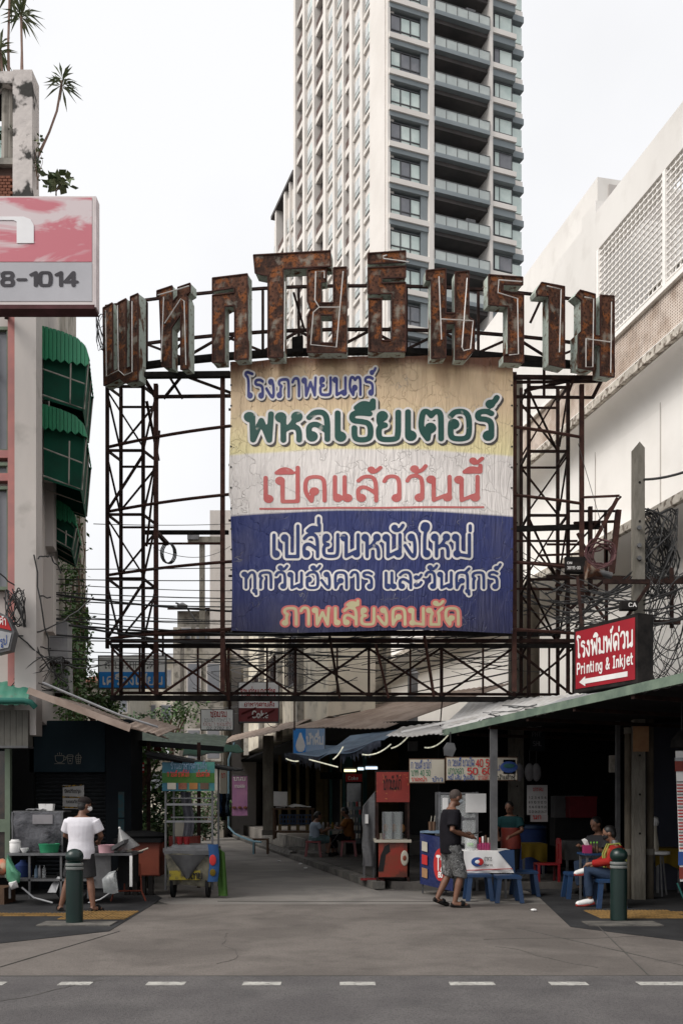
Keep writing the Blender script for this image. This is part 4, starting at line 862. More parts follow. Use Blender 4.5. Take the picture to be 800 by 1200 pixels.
def pole(label, px, Y, ytop, w_, z0=0, taper=.8, round_=False, m='pole', holes=True, wb_=None):
    p = P(px, 940, Y); ztop = 1.55 + (940 - ytop) * Y / 1100; t = thing('utility_pole', label, 'pole', (p.x, Y, z0)); b = MB()
    wb_ = wb_ or w_ / taper
    if round_: b.lathe([(wb_ / 2, z0), (w_ / 2, ztop), (w_ / 2 * .9, ztop + .02)], (p.x, Y, 0), 18)
    else:
        n_ = 5
        ring = lambda z, s_: [(p.x - s_ / 2, Y - s_ / 2, z), (p.x + s_ / 2, Y - s_ / 2, z), (p.x + s_ / 2, Y + s_ / 2, z), (p.x - s_ / 2, Y + s_ / 2, z)]
        b.add(ring(z0, wb_) + ring(ztop, w_) + [(p.x, Y - w_ / 2, ztop + .1), (p.x, Y + w_ / 2, ztop + .1)], [(0, 1, 5, 4), (1, 2, 6, 5), (2, 3, 7, 6), (3, 0, 4, 7), (4, 5, 8), (5, 6, 9, 8), (6, 7, 9), (7, 4, 8, 9)])
    b.build('shaft', M[m], t, smooth=round_)
    if holes:
        z = ztop - .55
        while z > z0 + .5:
            s_ = wb_ + (w_ - wb_) * (z - z0) / (ztop - z0); MB().tube([(p.x, Y - s_ / 2 - .006, z), (p.x, Y - s_ / 2 + .01, z)], .02, 6).build('bolt_hole', M['black'], t); z -= .62
    return t
PA = pole('square concrete pole standing in front of the white wall, right side', 747, 15, 527, .165, 0, .9, m='pole')
PX = P(747, 940, 15).x
for z, c in ((2.55, 'orange'),): MB().box(PX - .125, PX + .125, 14.855, 14.862, z - .2, z + .2).build('painted_number_plate', mat('ochre_patch', (.3, .17, .09, 1), (.24, .13, .07, 1), 5), PA)
MB().box(PX - .6, PX + .75, 14.82, 14.86, 5.0, 5.07).build('cross_arm', M['rustdark'], PA); MB().box(PX - .5, PX + .6, 14.78, 14.83, 4.35, 4.42).build('cross_arm', M['rustdark'], PA)
MB().bar((PX + .2, 14.85, 5.1), (PX - .55, 14.85, 4.0), .05).build('strut', M['rustdark'], PA); MB().box(PX + .45, PX + .5, 14.8, 14.85, 4.3, 5.25).build('strut', M['rustdark'], PA)
for z in (5.62, 5.42, 5.9): MB().tube([(PX - .02, 14.9, z), (PX - .02, 14.86, z)], .035, 8).build('bolt', M['steelm'], PA)
pole('grey concrete pole close behind the right edge of the banner', 604, 20, 448, .24, 0, .8)
pole('thick round dark pole behind the right end of the bottom truss', 620, 22, 690, .46, 0, .95, True, 'poled', False)
PD = pole('distant pole with short cross arms left of the banner', 237, 42, 632, .22, 0, .9)
q = P(237, 940, 42)
MB().box(q.x - .6, q.x + .9, 41.7, 41.85, 13.1, 13.35).build('cross_arm', M['pole'], PD); MB().box(q.x - .6, q.x - .1, 41.6, 41.8, 13.2, 13.6).build('insulator_box', M['steelm'], PD)
MB().tube([q + Vector((-.2, -.3, 8)), q + Vector((-.6, -.6, 8.6)), q + Vector((-1, -1, 8.7))], .04, 6).build('lamp_arm', M['steelm'], PD)
MB().lathe([(.05, 0), (.25, -.12), (.22, -.2)], q + Vector((-.75, -.8, 8.75)), 10).build('lamp_hood', M['steelm'], PD)
# pipes beside the right pole
for px, r, zt, lb in ((735.5, .06, 2.75, 'grey drain pipe just left of the square pole'), (761, .06, 3.1, 'brown drain pipe just right of the square pole')):
    p = P(px, 940, 15.1); t = thing('drain_pipe', lb, 'pipe', (p.x, 15.1, 0)); MB().tube([(p.x, 15.1, 0), (p.x, 15.1, zt)], r, 12).build('pipe', M['poled'], t, smooth=True)
    for z in (zt - .05, .75): MB().tube([(p.x, 15.1, z - .05), (p.x, 15.1, z + .05)], r * 1.2, 12).build('collar', M['pole'], t, smooth=True)
# overhead cables, one object each
cg = 'black overhead cables strung behind the sign frame'
for i, (x1, y1, x2, y2, Y1, Y2, sag, r) in enumerate(((-80, 672, 620, 700, 16, 20, .5, .02), (-80, 690, 620, 690, 16, 20, .35, .012), (-80, 700, 420, 770, 16, 20, .2, .022), (-80, 712, 618, 715, 17, 20.2, .5, .022),
        (-60, 745, 618, 720, 18, 20.4, .3, .012), (-60, 675, 618, 668, 17, 20, .15, .01), (20, 720, 618, 742, 17, 20, .25, .012), (-60, 770, 420, 745, 18, 24, .4, .01), (-60, 763, 618, 756, 18, 20.5, .3, .01), (110, 614, 270, 614, 30, 42, .05, .014), (180, 642, 270, 640, 30, 42, .4, .012))):
    cable('overhead_cable', P(x1, y1, Y1), P(x2, y2, Y2), sag, r, label='black cable strung across behind the sign frame', group=cg)
for i in range(12):
    rnd = random.Random(300 + i)
    cable('overhead_cable', P(-60, 665 + i * 9 + rnd.uniform(-6, 6), 16), P(604, 655 + i * 10 + rnd.uniform(-8, 8), 20), rnd.uniform(.1, .6), rnd.choice((.006, .008, .011)), label='black cable strung across behind the sign frame', group=cg)
for i in range(16):
    rnd = random.Random(i); x2 = rnd.uniform(225, 300); Y2 = rnd.uniform(34, 44)
    cable('lane_cable', P(604 + rnd.uniform(-4, 4), 660 + i * 9, 20), P(x2, 800 + rnd.uniform(-30, 40), Y2), rnd.uniform(.1, .9), rnd.choice((.012, .018, .009)), 18, label='cable running down the lane behind the bottom truss', group='cables running down the lane')
for i in range(14):
    rnd = random.Random(50 + i)
    cable('service_cable', P(606, 640 + rnd.uniform(0, 110), 20), P(742, 690 + rnd.uniform(-25, 45), 15), rnd.uniform(.02, .35), rnd.choice((.012, .018, .009)), 16, label='black cable between the pole behind the banner and the square pole', group='service cables to the square pole', wob=.015, seed=i)
for i in range(7):
    rnd = random.Random(90 + i)
    cable('street_cable', P(750, 705 + i * 5, 15), P(860, 668 + rnd.uniform(-20, 50), 13), rnd.uniform(.02, .2), .014, 10, label='black cable leaving the square pole to the right', group='cables leaving the square pole')
cable('street_cable', P(752, 562, 15), P(860, 525, 12), .1, .02, label='single black cable high on the square pole leaving right')
cable('guy_wire', P(677, 520, 17.8), P(712, 640, 17), .02, .006, label='thin wire from the frame top to its bracket arm')
for i, (x1, y1, x2, y2, s_) in enumerate(((0, 672, 60, 700, .1), (5, 700, 60, 760, .2), (40, 650, 70, 800, .3), (15, 690, 80, 800, .3), (30, 700, 20, 800, .2), (10, 735, 130, 775, .3), (0, 745, 110, 700, .2), (45, 655, 72, 672, -.15))):
    cable('drop_cable', P(x1, y1, 14.6), P(x2, y2, 15.0), s_, .012, 12, label='loose drop cable against the pale pillar', group='loose drop cables at the left', wob=.02, seed=i)
def tangle(label, c, r, n, seed, rad=.012, coils=0, m='wire'):
    rnd = random.Random(seed); mb = MB(); c = Vector(c)
    if r[0] > .8:
        for i in range(n * 2):
            a = c + Vector((rnd.uniform(-1, .2) * r[0], rnd.uniform(-1, 1) * r[1], rnd.uniform(-1, 1) * r[2])); b = a + Vector((rnd.uniform(.3, 1.2) * r[0], rnd.uniform(-.3, .3), rnd.uniform(-.7, .7) * r[2])); sg_ = rnd.uniform(.02, .5) * r[2]
            mb.tube([a.lerp(b, j / 10) - Vector((rnd.uniform(0, .01), 0, sg_ * 4 * (j / 10) * (1 - j / 10) + rnd.uniform(0, .02))) for j in range(11)], rad * rnd.uniform(.5, 1.4), 4)
        n = max(n // 5, 1)
    for i in range(n):
        a = [rnd.uniform(0, 6.28) for _ in range(4)]; k = [rnd.uniform(.5, 1.8) for _ in range(3)]; pts = []
        for j in range(22):
            t = j / 21 * 4.2
            pts.append(c + Vector((r[0] * math.sin(k[0] * t + a[0]) * rnd.uniform(.97, 1), r[1] * math.sin(k[1] * t + a[1]), r[2] * math.sin(k[2] * t + a[2]))))
        mb.tube(pts, rad * rnd.uniform(.5, 1.5), 5)
    for i in range(coils):
        R_ = rnd.uniform(.55, 1) * min(r[0], r[2]); o = Vector((rnd.uniform(-.1, .1), rnd.uniform(-.1, .1), rnd.uniform(-.15, .15)))
        mb.tube([c + o + Vector((R_ * math.cos(j * .4), .05 * math.sin(j), R_ * 1.3 * math.sin(j * .4))) for j in range(17)], rad * 1.3, 5)
    return tag(mb.build('cable_tangle', M[m], kind='stuff'), label, 'cable')
tangle('dense black coil of cables hung on the square pole', P(768, 650, 15.1), (.3, .15, .7), 26, 3, .01, 10)
tangle('loose black cables hanging right of the red printing sign', P(782, 735, 14.9), (.35, .2, .85), 22, 5, .007, 2)
tangle('matted cables around the bracket arm above the red sign', P(690, 700, 16.5), (.9, .3, .35), 9, 7, .011)
tangle('thin cables matted behind the bottom truss at the right', P(560, 775, 20), (1.3, .4, .3), 5, 9, .009)
tangle('thin cables matted behind the bottom truss under the banner', P(380, 775, 22), (2.2, .6, .5), 9, 10, .009)
tangle('grey cables matted over the small signs', P(290, 800, 24), (1.6, .6, .7), 9, 11, .009, 0, 'wirel')
tangle('black cable knot on the pale pillar at the left', P(18, 712, 14.5), (.14, .1, .28), 14, 12, .008)
tangle('cables lying on the shop roof at the left', P(45, 790, 14.9), (.45, .2, .25), 12, 13, .007)
tangle('cables and dry twigs along the white roof edge', P(640, 838, 16), (1.1, .5, .12), 14, 14, .01, 0, 'wirel')
tangle('wires dangling at the left edge of the first letter', P(119, 388, 17.7), (.09, .06, .35), 7, 15, .007)
t = thing('cable_coil', 'purple brown coil of hose hung left of the square pole', 'coil', P(705, 655, 15.6))
for i in range(6): MB().tube([P(703 + i * 1.5, 648, 15.6) + Vector(((.26 - .02 * i) * math.cos(j * .45 + i), .05 * i, (.24 - .02 * i) * math.sin(j * .45 + i) + .03 * math.sin(j * 1.7 + i))) for j in range(15)], .014, 6).build('loop', mat('old_hose', (.09, .04, .045, 1), (.13, .07, .07, 1), 4), t, smooth=True)
t = thing('cable_coil', 'small dark coil hanging on the frame right of the left tower', 'coil', P(196, 648, 18.5))
for i in range(3): MB().tube([P(196, 648, 18.5) + Vector((.13 * math.cos(j * .45) + i * .02, .03 * i, .2 * math.sin(j * .45))) for j in range(15)], .012, 6).build('loop', M['wire'], t)

# ------------------------------------------------------------------ equipment on the frame
t = thing('junction_box', 'black box with white lettering fixed on the right tower', 'box', P(676, 659, 17.3))
a = P(661, 669, 17.3); MB().slab([a, a + Vector((.42, 0, -.02)), a + Vector((.42, 0, .26)), a + Vector((0, 0, .26))], (.05, .22, 0)).build('case', M['black'], t)
fitline('printed_letters', 'ONU', M['inkw'], t, P(664, 661, 17.29), P(672, 661, 17.29), .04); fitline('printed_letters', '38115-00', M['inkw'], t, P(664, 667, 17.29), P(680, 667, 17.29), .05)
a = P(728, 714, 14.6); t = thing('junction_box', 'black box marked CA just above the red sign', 'box', a); MB().box(a.x, a.x + .25, 14.6, 14.75, a.z, a.z + .13).build('case', M['black'], t); fitline('printed_letters', 'CA', M['inkw'], t, P(736, 711, 14.59), P(746, 711, 14.59), .06)
t = thing('horn_speaker', 'rusty cone shaped horn on the bracket arm of the frame', 'speaker', P(690, 668, 16.8))
MB().tube([P(686, 668, 16.8), P(690, 668, 16.8), P(700, 671, 16.8), P(712, 674, 16.8)], [.17, .15, .07, .05], 12).build('horn', M['rust'], t, smooth=True); MB().tube([P(698, 670, 16.79), P(716, 675, 16.8)], .06, 10).build('tube', M['steelm'], t, smooth=True)
t = thing('spotlight', 'dark floodlight between the letters above the left part of the banner', 'lamp', P(347, 408, 17)); MB().slab([P(342, 412, 17), P(355, 412, 17), P(355, 393, 17), P(342, 395, 17)], (0, .15, 0)).build('housing', M['black'], t); MB().bar(P(348, 412, 17.05), P(348, 418, 17.05), .04).build('bracket', M['black'], t)

# ------------------------------------------------------------------ red printing sign
A = Vector((3.38, 13.67, 0)); B = Vector((3.94, 12.5, 0)); dr = (B - A).normalized(); nr = Vector((-dr.y, dr.x, 0)); nr = nr if nr.x > 0 else -nr
ln = (B - A).length; zb, zt = 3.14, 4.07
sg = thing('lightbox_sign', 'slanted red lightbox sign with white arrow hung above the right awning', 'sign', (3.7, 13, zb))
MB().slab([A + Vector((0, 0, zb)), B + Vector((0, 0, zb)), B + Vector((0, 0, zt)), A + Vector((0, 0, zt))], nr * .27).build('case', M['black'], sg)
f = -nr * .006; i_ = .04
def sp(u_, z, o=0): return A + dr * (ln * u_) + Vector((0, 0, z)) - nr * (.004 + o)
MB().slab([sp(.035, zb + .05), sp(.965, zb + .05), sp(.965, zt - .05), sp(.035, zt - .05)], -nr * .004).build('red_face', mat('sign_red', C(150, 28, 40, 1.0), C(138, 26, 38, 1.0), 2, .4), sg)
def sl(s, u0, u1, zb_, h, hw, cell=.05):
    pol, wd = layout(s); text('printed_words', s, M['inkw'], sg, lambda x, y: sp(u0 + (u1 - u0) * x / wd, zb_ + y * h, .008), hw, cell, polys=pol)
sl('โรงพิมพ์ด่วน', .06, .95, zb + .5, .21, .09); sl('Printing & Inkjet', .06, .95, zb + .26, .15, .09)
MB().prism([[(.1, .14), (.2, .21), (.2, .175), (.86, .175), (.86, .105), (.2, .105), (.2, .07)]], lambda x, y: sp(x, zb + y, .006), -nr * .004).build('arrow', M['inkw'], sg)
MB().bar(A + Vector((.2, .3, zt)), A + Vector((.2, .6, zt + .9)), .04).build('hanger', M['rustdark'], sg); MB().bar(B + Vector((.2, .3, zt)), Vector((PX, 14.9, zt + .2)), .05).build('hanger', M['rustdark'], sg)

# ------------------------------------------------------------------ big phone sign, top left
Y = 11.5; a, b = P(-150, 357, Y), P(111, 230, Y); sg = thing('hoarding_sign', 'pink and grey box sign with a phone number at the upper left', 'sign', (a.x, Y, a.z))
MB().box(a.x, b.x + .0, Y, Y + .16, a.z, b.z).build('case', mat('sign_case', (.62, .55, .54, 1), (.55, .48, .47, 1), 1, .6), sg)
MB().box(a.x, b.x, Y + .0, Y + .2, a.z - .05, a.z - .002).build('bottom_tray', mat('maroon_tray', (.1, .04, .045, 1), (.07, .03, .03, 1), 3), sg)
zs = P(0, 307, Y).z
bx('pink_face', mat('clouded_pink_print', C(186, 100, 112, 1.0), C(205, 190, 192, .95), 1.1, .5, lo=.47, hi=.58, stretch=(.7, 1, 2.2), dist=1.0, detail=4), sg, a.x, b.x - .03, Y - .006, Y - .002, zs, b.z - .02)
bx('grey_face', mat('grey_vinyl', C(172, 171, 176, 1), C(160, 159, 164, 1), 1, .5), sg, a.x, b.x - .03, Y - .006, Y - .002, a.z + .04, zs - .012)
bx('end_cap', mat('end_white', (.7, .62, .62, 1)), sg, b.x + .001, b.x + .02, Y + .0, Y + .16, a.z - .03, b.z)
gi = mat('grey_digits', C(72, 70, 74, 1.1))
lt = lambda x0, yb, k, h: (lambda x, y: P(x0 + x * k, yb, Y) + Vector((0, -.012, y * h * Y / 1100)))
pol, wd = layout('078-1014', 1, .1); text('phone_number', '', gi, sg, lambda x, y: P(-32 + 127 * x / wd, 335, Y) + Vector((0, -.012, y * 15 * Y / 1100)), .11, .04, polys=pol)
MB().prism([[(-10, 254), (28, 254), (36, 257), (40, 264), (40, 285), (20, 285), (20, 260), (16, 258), (-10, 258)]], lambda x, y: P(x, y, Y - .01), (0, -.004, 0)).build('white_letter', mat('white_vinyl', (.8, .79, .8, 1), (.76, .75, .76, 1)), sg)
for px in (-60, 8): MB().bar(P(px, 350, Y + .2), P(px, 372, 14.9), .06).build('bracket', M['rustdark'], sg)

# ------------------------------------------------------------------ left buildings
LB = thing('corner_shophouse', 'pale and pink corner shophouse behind the phone sign at the left', 'building', (-6, 15, 0))
xr = P(45, 0, 15).x
def lw(Y, o=0): return xr - .2182 * (Y - 15) + o
MB().slab([(-13, 15, 2.9), (xr, 15, 2.9), (lw(19), 19, 2.9), (-13, 19, 2.9)], (0, 0, 8.3)).build('front_block', M['lwall'], LB)
MB().slab([(-13, 19.0, 0), (lw(19), 19.0, 0), (lw(21), 21, 0), (-13, 21, 0)], (0, 0, 12.8)).build('middle_block', M['oldwall'], LB)
MB().slab([(-13, 21.0, 0), (lw(21), 21.0, 0), (lw(24.5), 24.5, 0), (-13, 24.5, 0)], (0, 0, 14.6)).build('rear_block', M['oldwall'], LB)
MB().slab([(-13, 24.5, 0), (lw(24.5, .1), 24.5, 0), (lw(27.4, .1), 27.4, 0), (-13, 27.4, 0)], (0, 0, 13.4)).build('rear_block', M['oldwall'], LB)
MB().box(P(20, 0, 14.8).x, P(45, 0, 14.8).x, 14.7, 15.0, 2.6, 10.6).build('pillar', M['lwall'], LB)
MB().box(P(10, 0, 14.8).x, P(20, 0, 14.8).x - .002, 14.78, 15.0, 3.1, 10.6).build('pillar', M['pink'], LB)
for y in (535, 562): MB().box(-6.2, P(10, 0, 14.8).x, 14.85, 15.0, 1.55 + (940 - y) * 14.8 / 1100, 1.55 + (940 - y) * 14.8 / 1100 + .12).build('pink_band', M['pink'], LB)
for y0, y1 in ((380, 528), (540, 556), (568, 690)):
    fo = MB(); z1, z0 = P(0, y0, 14.8).z, P(0, y1, 14.8).z; x0, x1 = P(-30, 0, 14.8).x, P(9, 0, 14.8).x
    for x in (x0, (x0 + x1) / 2, x1 - .04): fo.box(x, x + .04, 14.88, 14.99, z0, z1)
    for z in (z0, z1 - .05): fo.box(x0 - .002, x1 + .002, 14.87, 14.98, z, z + .05)
    fo = fo.build('window', mat('pale_green_frame', (.16, .2, .15, 1)), LB); q = MB().box(x0, x1, 14.95, 14.97, z0, z1).build('pane', M['glassd'], LB); q.parent = fo
# side wall fittings: ducts, air conditioners, shutters seen end on
for Y_, y0, y1, w_ in ((15.6, 500, 556, .12), (16.2, 556, 640, .14), (15.9, 652, 740, .16), (17, 640, 700, .1)):
    MB().slab([(lw(Y_), Y_, 1.55 + (940 - y1) * Y_ / 1100), (lw(Y_) + w_, Y_, 1.55 + (940 - y1) * Y_ / 1100), (lw(Y_) + w_ - .07, Y_ + .4, 1.55 + (940 - y1) * Y_ / 1100), (lw(Y_ + .4), Y_ + .4, 1.55 + (940 - y1) * Y_ / 1100)], (0, 0, (y1 - y0) * Y_ / 1100)).build('downpipe_box', M['lwall'], LB)
# storey awnings
def awning(label, Yn, zt, zb, out, Ylen, vh=.5):
    t = thing('storey_awning', label, 'awning', (lw(Yn), Yn, zb))
    W0 = Vector((lw(Yn) + .02, Yn, 0)); dv = Vector((-.2182, 1, 0)) * Ylen; ou = Vector((1, 0, 0))
    prof = [(0, zt), (out * .45, zt - .1), (out * .75, zt - .2), (out * .93, zt - .33), (out, zt - .52)]
    n = 28
    vs = []; MB().grid(lambda a, b: W0 + ou * (np.interp(b * 4, range(5), [p[0] for p in prof]) + .012 * math.sin(a * 60)) + Vector((0, 0, float(np.interp(b * 4, range(5), [p[1] for p in prof])))) + dv * a, n, 8, (0, 0, -.02)).build('canopy_sheet', M['greenc'], t)
    # scalloped end valance facing the street
    k = 12; top = []; bot = []
    for i in range(k + 1):
        o_ = out * i / k; z = float(np.interp(o_, [p[0] for p in prof], [p[1] for p in prof])); top.append(W0 + ou * o_ + Vector((0, -.015, z + .01)))
        zz_ = zt - vh - .12 * i / k - (.05 if i % 2 else 0); bot.append(W0 + ou * o_ + Vector((0, -.015, min(zz_, z - .02))))
    for i in range(k): MB().slab([bot[i] + Vector((.006, 0, 0)), bot[i + 1] - Vector((.002, 0, 0)), top[i + 1] - Vector((.002, 0, 0)), top[i] + Vector((.006, 0, 0))], (0, -.01 - .008 * (i % 2), 0)).build('valance_strip', M['greenc'], t)
    MB().slab([W0 + ou * out + Vector((-.03, 0, zt - .5)), W0 + ou * out + dv + Vector((-.03, 0, zt - .5)), W0 + ou * (out - .1) + dv + Vector((0, 0, zb)), W0 + ou * (out - .1) + Vector((0, 0, zb))], (-.01, 0, 0)).build('inner_shade_panel', M['greend'], t)
    MB().slab([W0 + dv + Vector((0, 0, zb + .2)), W0 + dv + ou * (out - .1) + Vector((0, 0, zb)), W0 + dv + ou * out + Vector((0, 0, zt - .5)), W0 + dv + Vector((0, 0, zt - .1))], (0, .01, 0)).build('inner_shade_panel', M['greend'], t)
    MB().slab([W0 + Vector((0, .12, zb + .22)), W0 + ou * (out - .12) + Vector((0, .12, zb + .02)), W0 + ou * (out - .04) + Vector((0, .12, zt - .55)), W0 + Vector((0, .12, zt - .15))], (0, .01, 0)).build('inner_shade_panel', M['greend'], t)  # dark panels added to stand in for the shaded inside of the awning
    for s_ in (.02, .5, .98):
        MB().tube([W0 + dv * s_ + Vector((.02, -.0, zb + .25)), W0 + dv * s_ + ou * (out - .08) + Vector((0, 0, zb + .02)), W0 + dv * s_ + ou * (out - .01) + Vector((0, 0, zt - .55))], .014, 5).build('rib', M['oldwall'], t)
        MB().tube([W0 + dv * s_ + Vector((.02, 0, (zt + zb) / 2)), W0 + dv * s_ + ou * (out - .06) + Vector((0, 0, (zt + zb) / 2 - .25))], .012, 5).build('rib', M['oldwall'], t)
    MB().tube([W0 + Vector((.62 * out, -.01, zt - .6)), W0 + Vector((.6 * out, 0, zb + .08))], .012, 5).build('rib', M['oldwall'], t)
awning('topmost green awning on the side of the pale shophouse', 15.3, 9.3, 7.95, .78, 1.5)
awning('middle green awning on the side of the pale shophouse', 15.35, 8.05, 6.65, .74, 1.5, .36)
awning('lowest green awning on the side of the pale shophouse', 16.6, 6.95, 6.0, .5, 1.2, .34)
def ac(label, px, y, Y_, w_=.7, h=.5, d=.3):
    p = P(px, y, Y_); t = thing('air_conditioner', label, 'air conditioner', p); MB().box(p.x, p.x + w_, Y_, Y_ + d, p.z, p.z + h).build('case', M['galv'], t)
    MB().lathe([(min(w_, h) * .38, 0), (min(w_, h) * .38, .02)], (0, 0, 0), 16).v
    c = Vector((p.x + w_ * .4, Y_ - .012, p.z + h / 2)); MB().tube([c, c + Vector((0, .01, 0))], min(w_, h) * .36, 18).build('fan_grille', M['galv'], t)
    MB().box(p.x + .03, p.x + w_ - .03, Y_ + .02, Y_ + d - .02, p.z - .05, p.z - .002).build('bracket', M['rustdark'], t)
ac('grey box unit hanging on the vine covered side wall', 52, 775, 17, .42, .72, .3); ac('white air conditioner low on the vine covered side wall', 56, 812, 18, .4, .5, .3)
# vines on the side wall
rnd = random.Random(5); vm = MB(); vs_ = MB()
for i in range(15):
    Y_ = rnd.uniform(19.5, 27.3); x = lw(Y_) + .06 + rnd.uniform(0, .12); z1 = rnd.uniform(6.5, 10); z0 = rnd.uniform(2.5, 5.5); pts = [Vector((x + .06 * math.sin(j * 1.3 + i), Y_ + .08 * math.cos(j + i), z0 + (z1 - z0) * j / 9)) for j in range(10)]
    vs_.tube(pts, .012, 4)
    for j in range(9): leaves(vm, pts[j], (.12, .3, .35), 14 if z0 + j * (z1 - z0) / 9 < 7 else 6, .12, rnd)
for i in range(34): yy = 17.2 + i * .3; leaves(vm, (lw(yy) + .16, yy, rnd.uniform(2.8, 6.4)), (.16, .4, .5), 70, .12, rnd)
t = thing('climbing_vine', 'green climber hanging down the stained side wall at the left', 'plant', (lw(23), 23, 2.5)); vm.build('foliage', M['leaf'], t, kind='stuff'); vs_.build('stem', M['stem'], t)
# roof structure with column and plants
RT = thing('rooftop_frame', 'mildewed white concrete frame on the roof above the phone sign', 'building', (-5.3, 15.2, 11.2))
z1 = P(0, 90, 15.2).z
MB().box(P(19, 0, 15.2).x, P(41.5, 0, 15.2).x, 15.05, 15.4, 11.2, z1).build('column', grain(mat('mildewed_column', (.62, .57, .54, 1), (.5, .46, .44, 1), 1.5, .9, bump=.4), .95, 3.2, (.03, .03, .028, 1), (.54, .6)), RT)
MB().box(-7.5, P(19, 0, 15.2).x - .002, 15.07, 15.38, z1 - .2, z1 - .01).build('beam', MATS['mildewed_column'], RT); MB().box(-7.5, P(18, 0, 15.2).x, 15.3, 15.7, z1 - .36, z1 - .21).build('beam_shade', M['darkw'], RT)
bb = MB()
zb0, zb1 = 11.15, P(0, 197, 15.2).z
bx('planter_ledge', M['oldwall'], RT, -7.5, P(18, 0, 15.2).x, 15.1, 15.5, zb1, zb1 + .1)
br = MB().box(0, .075, 0, .1, 0, .04).mesh('brick'); br.materials.append(M['brick'])
for j in range(10):
    for i in range(9):
        o = bpy.data.objects.new('brick', br); COL.objects.link(o); o.parent = RT; w0 = Vector((P(18, 0, 15.2).x - .085 - i * .087 - (.04 if j % 2 else 0), 15.12, zb0 + j * .05)); o.location = w0 - Vector((-5.3, 15.2, 11.2))
MB().box(-7.5, P(18, 0, 15.2).x - .01, 15.19, 15.3, zb0, zb1 - .01).build('brick_backing', mat('mortar', (.08, .05, .04, 1)), RT)
for px, w_ in ((7, .07), (12.5, .05)): MB().tube([P(px, 197, 15.25), P(px + .5, 105, 15.25)], w_, 8).build('old_pipe', M['oldwall'], RT)
bx('corrugated_glass', mat('pale_teal_sheet', (.42, .58, .56, 1), (.5, .66, .64, 1), 3, .4), RT, -7.5, P(17, 0, 15.2).x, 15.45, 15.47, zb1 + .1, P(0, 135, 15.2).z)
def dracaena(label, pts, n, ll, seed, Y_=15.4, dirb=0):
    rnd = random.Random(seed); p = [P(x, y, Y_) for x, y in pts]; t = thing('dragon_tree', label, 'plant', p[0]); MB().tube(p, [.03] + [.02] * (len(p) - 1), 6).build('stem', mat('pink_brown_stem', (.3, .2, .17, 1), (.22, .15, .12, 1), 6), t)
    mb = MB(); top = p[-1]
    for i in range(n):
        an = rnd.uniform(0, 6.28); el = rnd.uniform(-.7, 1.2); d = Vector((math.cos(an) * math.cos(el), math.sin(an) * math.cos(el), math.sin(el))); L_ = ll * rnd.uniform(.6, 1); s_ = d.cross(Vector((0, 0, 1))).normalized() * .022
        q = top + Vector((0, 0, rnd.uniform(-.12, .06))); m1 = q + d * L_ * .5 + Vector((0, 0, -.03)); e_ = q + d * L_ + Vector((0, 0, -.22 * L_ / .5 * .8))
        mb.add([q, m1 + s_, e_, m1 - s_], [(0, 1, 2, 3)])
    mb.build('leaf_crown', M['leafp'], t, kind='stuff')
dracaena('tall thin dragon tree on the roof, its crown at the top of the picture', [(26, 90), (26, 60), (25, 15)], 46, .42, 1)
dracaena('dragon tree leaning right from the roof column', [(43, 187), (58, 155), (67, 130), (73, 95)], 40, .38, 2)
dracaena('short dragon tree at the left picture edge on the roof', [(5, 110), (3, 85), (0, 55)], 36, .4, 3)
dracaena('bare stemmed dragon tree behind the roof column', [(11, 110), (10, 50), (12, -15)], 30, .4, 4)
shrub('roof_plant', 'small broad leaved plant growing above the phone sign', P(66, 229, 14) , (.22, .15, .16), 5, 60, .16, 21, leafm=('leafp',), trunk=.012)
shrub('roof_plant', 'dark bushy plant on the roof ledge left of the mildewed column', P(8, 196, 15.35), (.28, .1, .3), 6, 200, .13, 22, leafm=('leafd',), trunk=.015)
shrub('roof_plant', 'wisp of creeper on the right edge of the mildewed column', P(44, 222, 15.1), (.05, .05, .45), 6, 70, .07, 23, leafm=('leafp',), trunk=.008)

# ------------------------------------------------------------------ buildings farther down the lane
def soip(a, Y, z=0): return Vector((a - .2182 * Y, Y, z))
MR = thing('lane_building', 'weathered beige two storey building seen through the bottom truss', 'building', soip(4.9, 24))
MB().slab([soip(4.9, 24, 3.75), soip(4.9, 48, 3.75), soip(6.1, 48, 3.75), soip(6.1, 24, 3.75)], (0, 0, 6.0)).build('upper_wall', M['beige'], MR)
for Y0 in (27.5, 31.5, 36, 41):
    MB().slab([soip(4.72, Y0, 3.6), soip(4.72, Y0 + .35, 3.6), soip(4.898, Y0 + .35, 3.6), soip(4.898, Y0, 3.6)], (0, 0, 6.1)).build('pilaster', M['oldwall'], MR)
    fo = MB()
    for i in range(8): fo.slab([soip(4.78, Y0 + .7 + i * .3, 5.2), soip(4.78, Y0 + .73 + i * .3, 5.2), soip(4.81, Y0 + .73 + i * .3, 5.2), soip(4.81, Y0 + .7 + i * .3, 5.2)], (0, 0, 1.5))
    for j in range(5): fo.slab([soip(4.775, Y0 + .7, 5.2 + j * .36), soip(4.775, Y0 + 2.85, 5.2 + j * .36), soip(4.79, Y0 + 2.85, 5.2 + j * .36), soip(4.79, Y0 + .7, 5.2 + j * .36)], (0, 0, .04))
    g_ = fo.build('window_grille', M['rustdark'], MR)
    q = MB().slab([soip(4.87, Y0 + .75, 5.2), soip(4.87, Y0 + 2.8, 5.2), soip(4.897, Y0 + 2.8, 5.2), soip(4.897, Y0 + .75, 5.2)], (0, 0, 1.5)).build('pane', M['glassd'], MR); q.parent = g_
